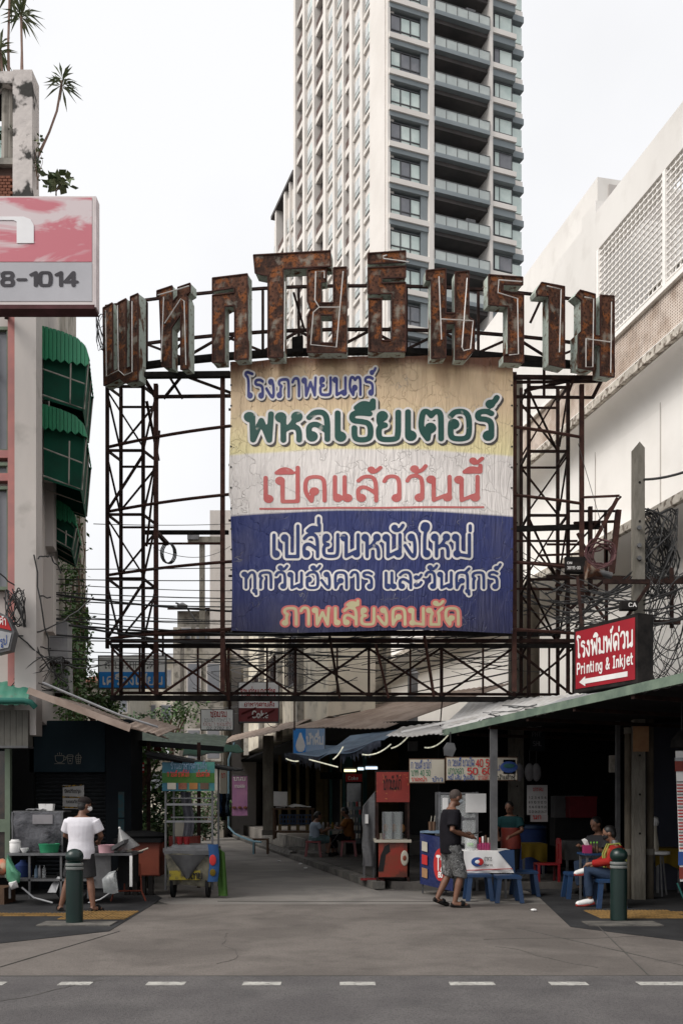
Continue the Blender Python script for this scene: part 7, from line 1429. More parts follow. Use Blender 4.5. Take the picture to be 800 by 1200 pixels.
t = thing('striped_flag', 'small red and white striped flag beside the kiosk', 'flag', P(156, 900, 18))
for i in range(5): MB().slab([P(156, 894 + i * 2.4, 18), P(169, 893.5 + i * 2.4, 18), P(169, 895.9 + i * 2.4, 18), P(156, 896.4 + i * 2.4, 18)], (0, .01, 0)).build('stripe', M['inkr'] if i % 2 == 0 else M['white'], t)
MB().tube([P(162, 892, 18.03), P(162, 916, 18.03)], .01, 5).build('stick', M['wood'], t)
t = thing('orange_lantern', 'small orange cloth hanging under the sheet roof', 'cloth', P(185, 876, 17.5)); MB().add([P(180, 880, 17.5), P(190, 880, 17.5), P(188, 873, 17.4), P(184, 871, 17.5), P(181, 875, 17.6)], [(0, 1, 2, 3, 4)]).build('cloth', M['orange'], t)

# ------------------------------------------------------------------ glass food cart with banner
Yc = 15.2; xa, xb = P(193, 0, Yc).x, P(250, 0, Yc).x
gc = thing('food_cart', 'steel framed food cart with blue green banner and printed cloth, left of the lane', 'food cart', (xa, Yc, 0))
zt_, zc = P(0, 893, Yc).z, P(0, 994, Yc).z
for x in (xa, xb - .03):
    for y in (Yc, Yc + .75): MB().box(x, x + .03, y, y + .03, .12, zt_).build('frame_post', M['steelm'], gc)
for y_ in (936, 944, 959, 964): z = P(0, y_, Yc).z; MB().box(xa + .031, xb - .031, Yc + (.0 if y_ in (944, 964) else .4), Yc + .03 + (.0 if y_ in (944, 964) else .4), z, z + (.035 if y_ in (944, 964) else .02)).build('shelf_rail', M['steel'], gc)
MB().box(xa - .02, xb + .02, Yc - .03, Yc + .8, zc - .07, zc).build('counter', M['steel'], gc); MB().box(xa + .0, xb, Yc - .045, Yc - .031, zc - .11, zc - .04).build('counter_lip', M['steelm'], gc); MB().box(xa + .1, xb - .1, Yc + .1, Yc + .7, zc + .001, zc + .05).build('tray', M['steel'], gc)
MB().box(xa + .05, xb - .05, Yc + .05, Yc + .75, .3, zc - .071).build('cupboard', M['darkw'], gc)
bnr = grain(mat('teal_banner', C(10, 88, 110, .7), C(18, 98, 118, .7), 1.5, .5), .3, 3, (.1, .3, .1, 1), (.5, .6))
zb0, zb1 = P(0, 927, Yc - .05).z, P(0, 893, Yc - .05).z
def cb(u0, u1, v0, v1, m_, nm, o=0): return MB().grid(lambda a, b: Vector((xa - .03 + (xb - xa + .06) * (u0 + (u1 - u0) * a), Yc - .05 - o + .02 * math.sin((u0 + (u1 - u0) * a) * 6), zb0 + (zb1 - zb0) * (v0 + (v1 - v0) * b))), 10, 4, (0, .004, 0)).build(nm, m_, gc, smooth=60)
cb(0, 1, 0, 1, bnr, 'banner_sheet'); cb(.0, 1, .28, .62, mat('banner_green', C(75, 110, 50, .7), C(58, 102, 60, .7), 2), 'green_band', .006)
for i in range(4): cb(.1 + i * .21, .26 + i * .21, .06, .28, (M['cream'], M['brick'], MATS['roast'], M['wood'])[i], 'printed_dish', .012)
fitline('printed_words', 'ก๋วยเตี๋ยวคั่วไก่', M['inkr'], gc, P(196, 910, Yc - .08), P(222, 910, Yc - .08), .07); fitline('printed_words', 'เย็นตาโฟ', M['inkr'], gc, P(230, 910, Yc - .08), P(246, 910, Yc - .08), .07)
fitline('printed_words', 'ร้านอาหารตามสั่ง', M['bluet'], gc, P(200, 901, Yc - .08), P(243, 901, Yc - .08), .08)
cl_ = grain(mat('dirty_print_cloth', (.13, .12, .09, 1), (.07, .065, .05, 1), 3, .8, bump=.4, c3=(.2, .16, .03, 1)), .8, 4, (.02, .02, .02, 1), (.5, .62))
MB().grid(lambda u_, v_: Vector((P(196, 0, Yc).x + (P(247, 0, Yc).x - P(196, 0, Yc).x) * u_ + .03 * math.sin(v_ * 4), Yc - .07 - .05 * math.sin(v_ * 3.1) * math.sin(u_ * 3.1) + .012 * math.sin(u_ * 30 + v_ * 5) * (1 - v_), .2 + .02 * math.sin(u_ * 5) + (zc - .1 - .2) * v_)), 30, 12, (0, .006, 0)).build('printed_cloth', cl_, gc, smooth=60)
MB().grid(lambda u_, v_: Vector((P(200, 0, Yc).x + .5 * u_, Yc - .115 - .01 * math.sin(u_ * 9), .3 + .15 * v_)), 8, 2, (0, .004, 0)).build('yellow_patch', mat('dull_yellow', (.25, .2, .03, 1), (.08, .07, .04, 1), 9, lo=.5, hi=.6), gc, smooth=60)
fitline('printed_words', 'ผัดไทย', M['ink'], gc, P(214, 1030, Yc - .13), P(238, 1030, Yc - .13), .09, .1)
dk = MB().grid(lambda u_, v_: Vector((P(200 + 14 * (1 - v_), 0, Yc).x + (P(243 - 14 * (1 - v_), 0, Yc).x - P(200 + 14 * (1 - v_), 0, Yc).x) * u_, Yc - .13 - .05 * math.sin(u_ * 3.14), P(0, 1020, Yc).z * (1 - v_) + (zc - .1) * v_ - .12 * math.sin(u_ * 3.14) * (1 - v_))), 10, 6, (0, .005, 0)).build('folded_black_sheet', mat('black_sheet', (.025, .025, .027, 1), (.04, .04, .042, 1), 6, .5), gc, smooth=60)
for x in (xa + .1, xb - .12):
    q = Vector((x, Yc + .1, .2)); MB().tube([q, q + Vector((.05, 0, 0))], .2, 20).build('wheel', M['darkw'], gc, smooth=True)
t = thing('green_board', 'leaning folded green parasol cover beside the glass food cart', 'cover', (xb + .05, Yc, 0)); MB().grid(lambda u_, v_: Vector((xb + .04 + .1 * v_ * 0 + .14 * u_ + .05 * (1 - v_), Yc - .02 + .03 * math.sin(u_ * 6), .03 + v_ * .8 * (1 - .12 * u_))), 6, 10, (0, .08, 0)).build('cover', mat('leaf_green_cloth', (.045, .1, .02, 1), (.03, .07, .016, 1), 3, .7, bump=.4), t, smooth=60)
t = thing('printed_bag', 'blue bag with red and yellow print hanging on the glass cart', 'bag', (xb - .05, Yc - .08, .4)); MB().grid(lambda u_, v_: Vector((xb - .08 + .16 * u_ + .03 * math.sin(v_ * 3), Yc - .1 - .03 * math.sin(u_ * 3), .27 + .6 * v_)), 6, 8, (0, .05, 0)).build('bag', mat('bag_blue', (.025, .07, .18, 1)), t, smooth=60)
MB().ell((xb + .01, Yc - .14, .62), (.055, .01, .09), 10, 6).build('red_print', M['inkr'], t, smooth=True); MB().ell((xb + .01, Yc - .14, .42), (.05, .01, .06), 10, 6).build('yellow_print', M['ycloth'], t, smooth=True)
for i in range(2): q = Vector((P(211 + i * 8, 0, 15.5).x, 15.5, zc + .051)); t = thing('red_cup', ('left red cup on the glass cart counter', 'right red cup on the glass cart counter')[i], 'cup', q); MB().lathe([(.04, 0), (.055, .12), (.05, .12), (.037, .01)], q, 12).build('cup', M['red'], t, smooth=True)
t = thing('hanging_cloth', 'pale grey cloth hanging behind the glass cart shelves', 'cloth', P(222, 960, 16.3)); MB().grid(lambda u_, v_: P(214 + 12 * u_ + 2 * math.sin(v_ * 5), 980 - 52 * v_, 16.3) + Vector((0, .03 * math.sin(u_ * 12), 0)), 12, 8, (0, .01, 0)).build('cloth', mat('dim_cloth', (.09, .09, .11, 1), (.15, .15, .17, 1), 3), t, smooth=60)
t = thing('cardboard_box', 'pale brown box behind the glass cart counter', 'box', P(210, 975, 16.5)); a = P(205, 980, 16.5); MB().box(a.x, a.x + .16, 16.5, 16.7, a.z, a.z + .25).build('box', M['cream'], t); MB().box(a.x - .1, a.x + .4, 16.48, 16.8, .5, a.z - .001).build('stand', M['redp'], t)

# orange cupboard
xa, xb = P(139, 0, 15.6).x, P(187, 0, 15.6).x; t = thing('orange_cupboard', 'red orange tin cupboard between the two food carts', 'cupboard', (xa, 15.6, 0)); zt_ = P(0, 987, 15.6).z
MB().box(xa, xb, 15.62, 16.1, .32, zt_).build('body', M['orange'], t); mid = (xa + xb) / 2 - .08
for x0, x1 in ((xa, mid - .006), (mid + .006, xb)): MB().box(x0 + .008, x1 - .008, 15.6, 15.619, .34, zt_ - .03).build('door', M['orange'], t)
MB().box(xa - .06, xb + .04, 15.5, 16.2, zt_, zt_ + .06).build('top', M['darkw'], t)
for i in range(4): MB().box(xa + .1 + i * .13, xa + .18 + i * .13, 15.6, 15.7, .0, .32).build('leg', M['black'], t)
t = thing('dark_bundle', 'dark bundle lying on top of the orange cupboard', 'bundle', (xb - .3, 15.8, zt_ + .06)); MB().ell((xb - .35, 15.85, zt_ + .1), (.42, .25, .09), 14, 8).build('bundle', M['darkw'], t, smooth=True)
t = thing('red_trestle', 'thin red metal trestle in front of the orange cupboard', 'trestle', P(160, 1040, 14.8)); a, b = P(128, 0, 14.7), P(166, 0, 14.7)
for (x1, y1, x2, y2) in ((128, 1044, 166, 1044), (164, 1012, 166, 1044), (166, 1044, 171, 1056), (146, 1012, 146, 1044), (134, 1044, 130, 1056)): MB().tube([P(x1, y1, 14.7), P(x2, y2, 14.7)], .014, 6).build('bar', M['orange'], t)
MB().tube([P(137, 1020, 14.65), P(155, 1001, 14.65), P(174, 994, 14.7)], .014, 6).build('handle', M['cream'], t); MB().tube([P(152, 997, 14.66), P(152, 997, 14.62)], .035, 10).build('joint', M['cream'], t)

# ------------------------------------------------------------------ the vendor's stainless cart
Yc = 14.1; xa, xb = P(8, 0, Yc).x, P(155, 0, Yc).x; zc = P(0, 1000, Yc).z
vc = thing('vendor_cart', 'stainless counter cart with bicycle wheel where the man in white works', 'food cart', (-4.2, Yc, 0))
MB().box(xa, xb, Yc, Yc + .8, zc - .035, zc).build('counter', M['steel'], vc); MB().box(xa, P(110, 0, Yc).x, Yc + .02, Yc + .78, .36, .39).build('shelf', M['steelm'], vc)
for px in (10, 33, 70, 102): MB().box(P(px, 0, Yc).x, P(px, 0, Yc).x + .03, Yc + .02, Yc + .05, .1, zc - .036).build('leg', M['steelm'], vc)
MB().box(P(103, 0, Yc).x, P(129, 0, Yc).x, Yc + .06, Yc + .09, .25, zc - .037).build('side_sheet', M['steel'], vc)
MB().box(P(152, 0, Yc).x, P(155, 0, Yc).x, Yc, Yc + .03, .28, zc - .037).build('leg', M['white'], vc)
MB().box(P(133, 0, Yc).x, P(151, 0, Yc).x, Yc + .3, Yc + .7, .3, zc - .05).build('dark_locker', M['darkw'], vc)
q = Vector((P(80, 0, Yc).x, Yc + .25, .29)); MB().tube([q + Vector((.27 * math.cos(j * .3), 0, .27 * math.sin(j * .3))) for j in range(22)], .022, 8, False).build('wheel', M['darkw'], vc, smooth=True)
sp2 = MB()
for j in range(12): sp2.tube([q, q + Vector((.26 * math.cos(j * .5236), 0, .26 * math.sin(j * .5236)))], .003, 4)
sp2.build('spokes', M['steelm'], vc, kind='stuff'); MB().tube([q + Vector((0, -.04, 0)), q + Vector((0, .04, 0))], .03, 8).build('hub', M['steelm'], vc)
MB().tube([P(26, 1040, Yc), P(40, 1052, Yc - .05), P(62, 1058, Yc - .05)], .014, 6).build('hose', M['galv'], vc); MB().tube([P(104, 1058, Yc), P(118, 1054, Yc - .05), P(130, 1046, Yc)], .012, 6).build('hose', M['galv'], vc)
# dark frame box under and glass display at the left on top
gl = thing('display_case', 'plastic wrapped display case on the left half of the stainless counter', 'display case', (P(15, 0, Yc + .3).x, Yc + .3, zc)); x0, x1 = P(14, 0, Yc + .3).x, P(74, 0, Yc + .3).x; zt_ = P(0, 952, Yc + .3).z
MB().box(x0, x1, Yc + .35, Yc + .75, zc + .002, zt_).build('inner_box', M['darkw'], gl); MB().grid(lambda u_, v_: Vector((x0 - .01 + (x1 - x0) * u_, Yc + .32 + .02 * math.sin(u_ * 8 + v_ * 6), zc + .01 + (zt_ - zc) * v_)), 14, 8, (0, .004, 0)).build('plastic_wrap', mat('hazy_plastic', (.2, .2, .22, 1), (.06, .06, .07, 1), 3, .3, bump=.6, alpha=.4), gl, smooth=60)
for x in (x0, x1 - .02): MB().box(x, x + .02, Yc + .3, Yc + .32, zc, zt_).build('frame', M['steelm'], gl)
MB().box(P(31, 0, Yc).x + .0, P(55, 0, Yc).x, Yc + .29, Yc + .3, P(0, 966, Yc).z, P(0, 955, Yc).z).build('paper_label', mat('dim_paper', (.22, .21, .22, 1)), gl)
MB().slab([(x0, Yc + .36, zt_ + .002), (x1, Yc + .36, zt_ + .002), (x1, Yc + .76, zt_ + .002), (x0, Yc + .76, zt_ + .002)], (0, 0, .02)).build('lid', M['steelm'], gl)
for i in range(2): x = P(45 + i * 8, 0, Yc + .4).x; t = thing('foam_box', ('left white foam box on the display case', 'right white foam box on the display case')[i], 'box', (x, Yc + .5, zt_ + .023)); MB().loft([((x + .05, Yc + .5, zt_ + .023), (.05, .05, 0), (-.05, .05, 0)), ((x + .05, Yc + .5, zt_ + .13), (.06, .06, 0), (-.06, .06, 0))], 4).build('box', M['white'], t)
t = thing('plastic_packet', 'flat clear packet on top of the display case', 'packet', (P(25, 0, Yc).x, Yc + .5, zt_ + .023)); MB().grid(lambda u_, v_: Vector((P(20, 0, Yc).x + .3 * u_, Yc + .4 + .2 * v_, zt_ + .03 + .02 * math.sin(u_ * 9) ** 2)), 8, 4, (0, 0, .01)).build('packet', M['galv'], t)
def pot(name, label, cat, px, Y_, z, prof, m_, lid=None, n=18):
    x = P(px, 0, Y_).x; t = thing(name, label, cat, (x, Y_, z)); MB().lathe([(r, h) for r, h in prof], (x, Y_, z), n).build('body', M[m_] if m_ in M else MATS[m_], t, smooth=True)
    if lid: MB().lathe(lid, (x, Y_, z), n).build('lid', M['white'], t, smooth=True)
    return t
zc += .002
pot('tub', 'white round tub with lid at the left end of the counter', 'tub', 18, Yc + .15, zc, [(.07, 0), (.08, .02), (.08, .14), (.074, .15)], 'white', [(.083, .151), (.083, .175), (.06, .185), (.06, .2), (.01, .2)])
pot('bowl', 'small white bowl beside the white tub', 'bowl', 29, Yc + .15, zc, [(.03, 0), (.06, .05), (.065, .07), (.05, .03)], 'white')
pot('basin', 'dark green plastic basin on the counter', 'basin', 58, Yc + .2, zc, [(.13, 0), (.15, .1), (.16, .13), (.15, .135), (.13, .03)], 'greenc')
pot('basin', 'shallow steel basin just right of the vendor', 'basin', 113, Yc + .2, zc, [(.08, 0), (.12, .07), (.125, .09), (.11, .08), (.08, .02)], 'steel')
pot('box', 'pale pink plastic tub right of the vendor', 'tub', 125, Yc + .12, zc, [(.11, 0), (.12, .1), (.13, .12), (.12, .12), (.1, .02)], 'pink_tub') if mat('pink_tub', (.5, .3, .34, 1), (.45, .27, .3, 1)) else 0
t = thing('cone_cover', 'tilted clear plastic cone at the right end of the counter', 'cover', (P(141, 0, Yc).x, Yc + .35, zc)); c0 = Vector((P(140, 0, Yc).x, Yc + .35, zc + .03)); MB().tube([c0 + Vector((.06, 0, 0)), c0 + Vector((-.08, 0, .33))], [.19, .012], 16).build('cone', mat('hazy_cone', (.3, .3, .3, 1), (.22, .22, .22, 1), 4, .3, alpha=.6), t, smooth=True); MB().ell(c0 + Vector((-.08, 0, .34)), .018, 8, 6).build('knob', M['white'], t)
t = thing('fold_tray', 'steel tray frame leaning at the right end of the counter', 'tray', (P(134, 0, Yc).x, Yc, zc)); MB().slab([P(131, 997, Yc - .01), P(146, 988, Yc - .01), P(146, 984, Yc - .01), P(131, 992, Yc - .01)], (0, .3, 0)).build('tray', M['steelm'], t)
for i, (px, m_) in enumerate(((43, 'bluet'), (47, 'steel'), (52, 'clear'))): t = pot('bottle', ('bottle with blue label on the cart shelf', 'steel flask on the cart shelf', 'clear bottle on the cart shelf, near the blue one')[i], 'bottle', px, Yc + .3, .392, [(.028, 0), (.03, .12), (.012, .16), (.012, .19)], m_)
pot('gas_bottle', 'dark blue water tank under the counter', 'tank', 28, Yc + .45, .392, [(.12, 0), (.13, .03), (.13, .18), (.05, .24), (.05, .26)], 'dim_blue')
t = thing('rag', 'pale rag draped at the right end of the cart shelf', 'rag', (P(62, 0, Yc).x, Yc + .1, .392)); MB().add([P(56, 1046, Yc), P(66, 1046, Yc), P(72, 1028, Yc + .1), P(68, 1027, Yc + .15), P(61, 1036, Yc + .05)], [(0, 1, 2, 3, 4)]).build('rag', M['galv'], t)
def bag(label, pts, Y_, m_, seed):
    rnd = random.Random(seed); cx = sum(p[0] for p in pts) / len(pts); cy = sum(p[1] for p in pts) / len(pts); c = P(cx, cy, Y_); t = thing('plastic_bag', label, 'bag', c); k = len(pts); mb = MB(); vs = []; rings = [(.02, -.07), (.75, -.06), (1, 0), (.75, .06), (.02, .07)]
    for s_, dy in rings:
        for x, y in pts: vs.append(P(cx + (x - cx) * s_, cy + (y - cy) * s_, Y_) + Vector((0, dy + rnd.uniform(-.02, .02), 0)))
    fs = [(r_ * k + i, r_ * k + (i + 1) % k, (r_ + 1) * k + (i + 1) % k, (r_ + 1) * k + i) for r_ in range(len(rings) - 1) for i in range(k)]
    mb.add(vs, fs); mb.build('bag', m_, t, smooth=60); return t
bag('clear plastic bag hanging at the right of the counter', [(128, 1022), (136, 1020), (137, 1028), (139, 1046), (132, 1048), (122, 1046), (120, 1030)], Yc - .08, mat('bag_clear', (.5, .52, .53, 1), (.38, .4, .4, 1), 6, .25, alpha=.5), 1)
bag('green plastic bag hanging at the left end of the counter', [(9, 1000), (13, 1008), (19, 1018), (25, 1024), (24, 1034), (14, 1037), (8, 1030), (7, 1012)], Yc - .15, mat('bag_green', (.12, .35, .22, 1), (.09, .28, .17, 1), 4, .4, alpha=.8), 2)
bag('pile of red and orange bags at the left picture edge', [(-6, 1008), (4, 1006), (10, 1010), (11, 1022), (4, 1026), (-6, 1026)], Yc - .12, mat('bag_orange', (.5, .15, .08, 1), (.45, .3, .2, 1), 9, .4), 3)
bag('small pale bag under the green bag', [(11, 1034), (20, 1032), (22, 1040), (14, 1043)], Yc - .2, M['white'], 4)
bx('low_crates', M['wood'], vc, -6, P(8, 0, 14.3).x, Yc + .1, Yc + .6, 0, .25)

# ------------------------------------------------------------------ people
def person(label, loc, rz, J, hue, clothes, scale=1.0, mask=None, hairm='hair', cap=None, fwd=(0, 1, 0), face=(0, 1, 0), bald=False, fin=True, long_hair=False):
    """J: joints in metres, person facing +Y. clothes: list of (name, material, spec)"""
    t = thing('person', label, 'person', loc, rz); W = wm(t); V = lambda p: W @ (Vector(p) * scale)
    F = Vector(fwd).normalized(); fc = (W.to_3x3() @ Vector(face)).normalized(); s = scale
    j = {k: Vector(v) for k, v in J.items() if k != 'belly'}
    def ring(c, r, rx, ry, off=0): # horizontal ellipse, right vector from shoulder line
        return (V(c), (W.to_3x3() @ (r.normalized() * (rx + off))) * s, (W.to_3x3() @ (F_(r) * (ry + off))) * s)
    def F_(r): return Vector((-r.y, r.x, 0)).normalized() if abs(r.x) + abs(r.y) > 1e-3 else F
    rs = j['shR'] - j['shL']; rh = j['hiR'] - j['hiL']; pel = (j['hiL'] + j['hiR']) / 2; sh = (j['shL'] + j['shR']) / 2
    ms = lambda a: rh.normalized() * (1 - a) + rs.normalized() * a
    def torso(off, z0=-.06, z1=1.0, belly=0):
        T = []
        for a, rx, ry in ((z0, .155, .11), (.12, .165, .115), (.35, .145, .105 + belly), (.6, .155, .115 + belly * .6), (.8, .18, .115), (.92, .185, .1), (.99, .17, .085), (1.03, .13, .075), (1.08, .065, .06)):
            if a > z1: continue
            T.append(ring(pel.lerp(sh, a), ms(min(max(a, 0), 1)), rx, ry, off))
        return T
    def limb(mb, pts, rr, off=0, n=12): mb.tube([V(p) for p in pts], [(r + off) * s for r in rr], n)
    for S_ in 'LR': j['sh' + S_] = j['sh' + S_].lerp(sh, .08) + Vector((0, 0, -.04))
    neck = j['neck']; hd_ = j['head']
    body = MB(); body.loft(torso(0, -.06, 1.08, J.get('belly', 0) if isinstance(J.get('belly', 0), float) else 0), 20)
    limb(body, [sh + Vector((0, 0, .0)), neck, hd_ + Vector((0, 0, -.03))], [.07, .052, .055])
    for S_ in 'LR':
        a, e, w_ = j['sh' + S_], j['el' + S_], j['wr' + S_]
        limb(body, [a, a.lerp(e, .4), e, e.lerp(w_, .35), w_], [.055, .047, .038, .04, .026]); body.ell(V(a), .056 * s, 10, 8)
        h, k, an, to = j['hi' + S_], j['kn' + S_], j['an' + S_], j['to' + S_]
        limb(body, [h, h.lerp(k, .4), k, k.lerp(an, .35), an], [.09, .075, .052, .055, .034]); body.ell(V(h), .09 * s, 10, 8)
        heel = an + (an - to).normalized() * .045 + Vector((0, 0, -.03)); limb(body, [heel, an + Vector((0, 0, -.035)), an.lerp(to, .6) + Vector((0, 0, -.01)), to], [.03, .038, .036, .022])
        # hand: palm, four bent fingers, thumb from the side of the palm
        d = (w_ - e).normalized(); hv = J.get('hand' + S_); d = Vector(hv).normalized() if hv else d; side = d.cross(Vector((0, 0, 1))); side = side.normalized() if side.length > .1 else Vector((1, 0, 0)); dn = d.cross(side).normalized(); dn = dn if dn.z < 0 else -dn
        limb(body, [w_, w_ + d * .04, w_ + d * .085], [.026, .034, .03], 0, 10)
        for q in range(4):
            b0 = w_ + d * .08 + side * (-.026 + .0175 * q); L_ = (.062, .074, .07, .054)[q]; limb(body, [b0, b0 + d * L_ * .5 + dn * .012, b0 + d * L_ * .8 + dn * .035], [.0095, .0088, .0075], 0, 6)
        tb0 = w_ + d * .03 - side * .028 * (1 if S_ == 'R' else -1); limb(body, [tb0, tb0 + d * .03 - side * .02 * (1 if S_ == 'R' else -1), tb0 + d * .06 - side * .022 * (1 if S_ == 'R' else -1) + dn * .02], [.012, .011, .009], 0, 6)
    # head with jaw, nose, brow, ears
    H = V(hd_); up = Vector((0, 0, 1)); rt = fc.cross(up).normalized(); up2 = rt.cross(fc)
    rot = Matrix((rt, fc, up2)).transposed()
    body.ell(H + up2 * .02 * s, (.076 * s, .094 * s, .1 * s), 18, 12, rot); body.ell(H + fc * .03 * s - up2 * .055 * s, (.055 * s, .062 * s, .062 * s), 14, 8, rot)
    body.ell(H + fc * .095 * s - up2 * .015 * s, (.014 * s, .02 * s, .026 * s), 8, 6, rot); body.ell(H + fc * .075 * s + up2 * .022 * s, (.05 * s, .02 * s, .012 * s), 10, 6, rot); body.ell(H + fc * .08 * s - up2 * .062 * s, (.024 * s, .016 * s, .012 * s), 8, 6, rot)
    for q in (-1, 1): body.ell(H + rt * q * .077 * s - up2 * .005 * s, (.012 * s, .022 * s, .032 * s), 8, 6, rot)
    fuse(body, 'body', mat('skin_%s' % hue[0], hue[1], tuple(x * .88 for x in hue[1][:3]) + (1,), 9, .55), t, .0095 * s, 2)
    for q in (-1, 1): MB().ell(H + fc * .087 * s + rt * q * .03 * s + up2 * .004 * s, (.011 * s, .006 * s, .006 * s), 8, 6, rot).build('eye', M['black'], t, smooth=True)
    hb_ = MB(); n_h = .103 if bald else .108
    hb_.ell(H + up2 * .035 * s - fc * .012 * s, (.083 * s * n_h / .108, .097 * s * n_h / .108, .092 * s), 18, 12, rot)
    if not bald: hb_.ell(H - fc * .045 * s - up2 * .01 * s, (.075 * s, .06 * s, .085 * s), 14, 10, rot)
    if long_hair: hb_.ell(H - fc * .09 * s + up2 * .0 * s, (.045 * s, .045 * s, .05 * s), 12, 8, rot)
    hb_.v = [v if (v - H).dot(fc) < .055 * s or (v - H).dot(up2) > .04 * s else v - fc * ((v - H).dot(fc) - .05 * s) for v in hb_.v]
    fuse(hb_, 'hair', M['hair'] if not bald else mat('cropped_grey_hair', (.05, .04, .036, 1), (.07, .055, .05, 1), 40), t, .009 * s, 3)
    if mask:
        mk = MB(); mk.ell(H + fc * .052 * s - up2 * .042 * s, (.062 * s, .068 * s, .046 * s), 16, 10, rot); mk.build('face_mask', mask, t, smooth=True)
        for q in (-1, 1): MB().tube([H + fc * .06 * s + rt * q * .055 * s - up2 * .03 * s, H + rt * q * .085 * s + up2 * .0 * s], .0035 * s, 5).build('mask_strap', mask, t)
    if cap:
        cp = MB(); cp.ell(H + up2 * .05 * s - fc * .005 * s, (.089 * s, .105 * s, .082 * s), 18, 10, rot); cp.v = [v if (v - H).dot(up2) > .035 * s else v + up2 * (.035 * s - (v - H).dot(up2)) for v in cp.v]; cp.build('cap', cap, t, smooth=True)
        MB().loft([(H + fc * .075 * s + up2 * .045 * s, rt * .07 * s, up2 * .01 * s), (H + fc * .13 * s + up2 * .04 * s, rt * .062 * s, up2 * .008 * s), (H + fc * .165 * s + up2 * .03 * s, rt * .03 * s, up2 * .005 * s)], 14).build('cap_peak', cap, t, smooth=True)
    for nm, m_, sp_ in clothes:
        mb = MB(); off = sp_.get('off', .018)
        if 'torso' in sp_:
            T = torso(off, sp_['torso'][0], sp_['torso'][1], sp_.get('belly', 0)); mb.loft(T, 20)
        if 'sleeve' in sp_:
            f_ = sp_['sleeve']
            for S_ in 'LR':
                a, e, w_ = j['sh' + S_], j['el' + S_], j['wr' + S_]; mb.ell(V(a + Vector((0, 0, -.012))), (.05 + off * .6) * s, 10, 8)
                if f_ <= 1: limb(mb, [a, a.lerp(e, f_)], [.06, .056], off * .9)
                else: limb(mb, [a, a.lerp(e, .5), e, e.lerp(w_, .5), e.lerp(w_, f_ - 1)], [.058, .052, .044, .043, .032], off * .8)
        if 'leg' in sp_:
            f_ = sp_['leg']; mb.loft([ring(pel + Vector((0, 0, z)), rh, rx, ry, off) for z, rx, ry in ((-.06, .15, .11), (.02, .16, .115), (.1, .15, .11))], 18)
            for S_ in 'LR':
                h, k, an = j['hi' + S_], j['kn' + S_], j['an' + S_]; mb.ell(V(h), (.092 + off) * s, 10, 8)
                if f_ <= 1.3: limb(mb, [h, h.lerp(k, .5), h.lerp(k, f_) if f_ <= 1 else k] + ([k.lerp(an, f_ - 1)] if f_ > 1 else []), [.094, .088, .08] + ([.075] if f_ > 1 else []), off)
                else: limb(mb, [h, h.lerp(k, .5), k, k.lerp(an, .5), k.lerp(an, f_ - 1)], [.09, .08, .062, .056, .05], off * .8)
        o = fuse(mb, nm, m_, t, .011 * s, 3)
    return t, V, W, fc
def shoes(t, V, J, m_, sole, s=1.0, open_=False):
    for S_ in 'LR':
        an, to = Vector(J['an' + S_]), Vector(J['to' + S_]); d = (to - an); dn = d.normalized(); heel = an - dn * .05 + Vector((0, 0, -.045))
        up = Vector((0, 0, 1)) if abs(dn.z) < .8 else Vector((0, 1, 0)); mb = MB()
        if open_: mb.tube([V(an.lerp(to, .45) + Vector((0, 0, -.0)))- Vector((.0, 0, .0)), V(an.lerp(to, .75) + Vector((0, 0, .0)))], [.05 * s, .045 * s], 12)
        else: mb.tube([V(heel + Vector((0, 0, .025))), V(an + Vector((0, 0, -.02))), V(an.lerp(to, .5) + Vector((0, 0, -.005))), V(to + Vector((0, 0, .006))), V(to + dn * .03)], [.04 * s, .05 * s, .047 * s, .04 * s, .024 * s], 12)
        fuse(mb, 'shoe', m_, t, .01 * s, 3)
        z_ = Vector((0, 0, -.028)) if abs(dn.z) < .5 else Vector((0, 0, 0)); mb = MB(); mb.tube([V(heel + dn * -.01 + z_ * .4), V(an.lerp(to, .5) + z_ * 1.1 + Vector((0, 0, -.02))), V(to + dn * .03 + z_ * .4)], [.035 * s, .04 * s, .033 * s], 10); c_ = V(an.lerp(to, .5)); mb.v = [Vector((v.x, v.y, max(v.z, (V(to)).z - .034 * s))) if abs(dn.z) < .5 else v for v in mb.v]; mb.build('sole', sole, t, smooth=True)
brown = ('brown', (.15, .068, .04, 1)); lightb = ('light', (.22, .11, .07, 1))
blk = M['darkw']; blm = mat('blackish_shirt', (.006, .0055, .008, 1), (.009, .008, .011, 1), 5, .85, bump=.2); wsh = mat('white_tshirt', (.64, .62, .66, 1), (.56, .54, .58, 1), 3, .85, bump=.35, bscale=7)
# the vendor, back to the camera
c = GR(95, 1068)
J = dict(hiL=(-.09, .0, .84), hiR=(.09, 0, .84), shL=(-.19, .04, 1.36), shR=(.19, .04, 1.36), neck=(0, .05, 1.44), head=(.03, .08, 1.55), elL=(-.27, .1, 1.1), elR=(.27, .1, 1.1), wrL=(-.14, .33, 1.02), wrR=(.16, .34, 1.02),
         knL=(-.2, .04, .46), knR=(.13, .03, .46), anL=(-.3, .0, .07), anR=(.19, -.02, .07), toL=(-.38, .12, .03), toR=(.27, .11, .03))
t, V, W, fc = person('man in a white T-shirt and dark cap working at the stainless cart', (c.x, c.y, 0), R(-4), J, brown, [('tshirt', wsh, dict(torso=(-.14, 1.03), sleeve=.72, off=.038)), ('shorts', mat('black_shorts', (.02, .02, .022, 1), (.03, .03, .032, 1), 5), dict(leg=.9, off=.018))], .97, M['white'], cap=mat('brown_cap', (.012, .009, .009, 1), (.016, .012, .012, 1)), face=(.75, .66, -.08))
shoes(t, V, J, blk, M['black'], .97, True)
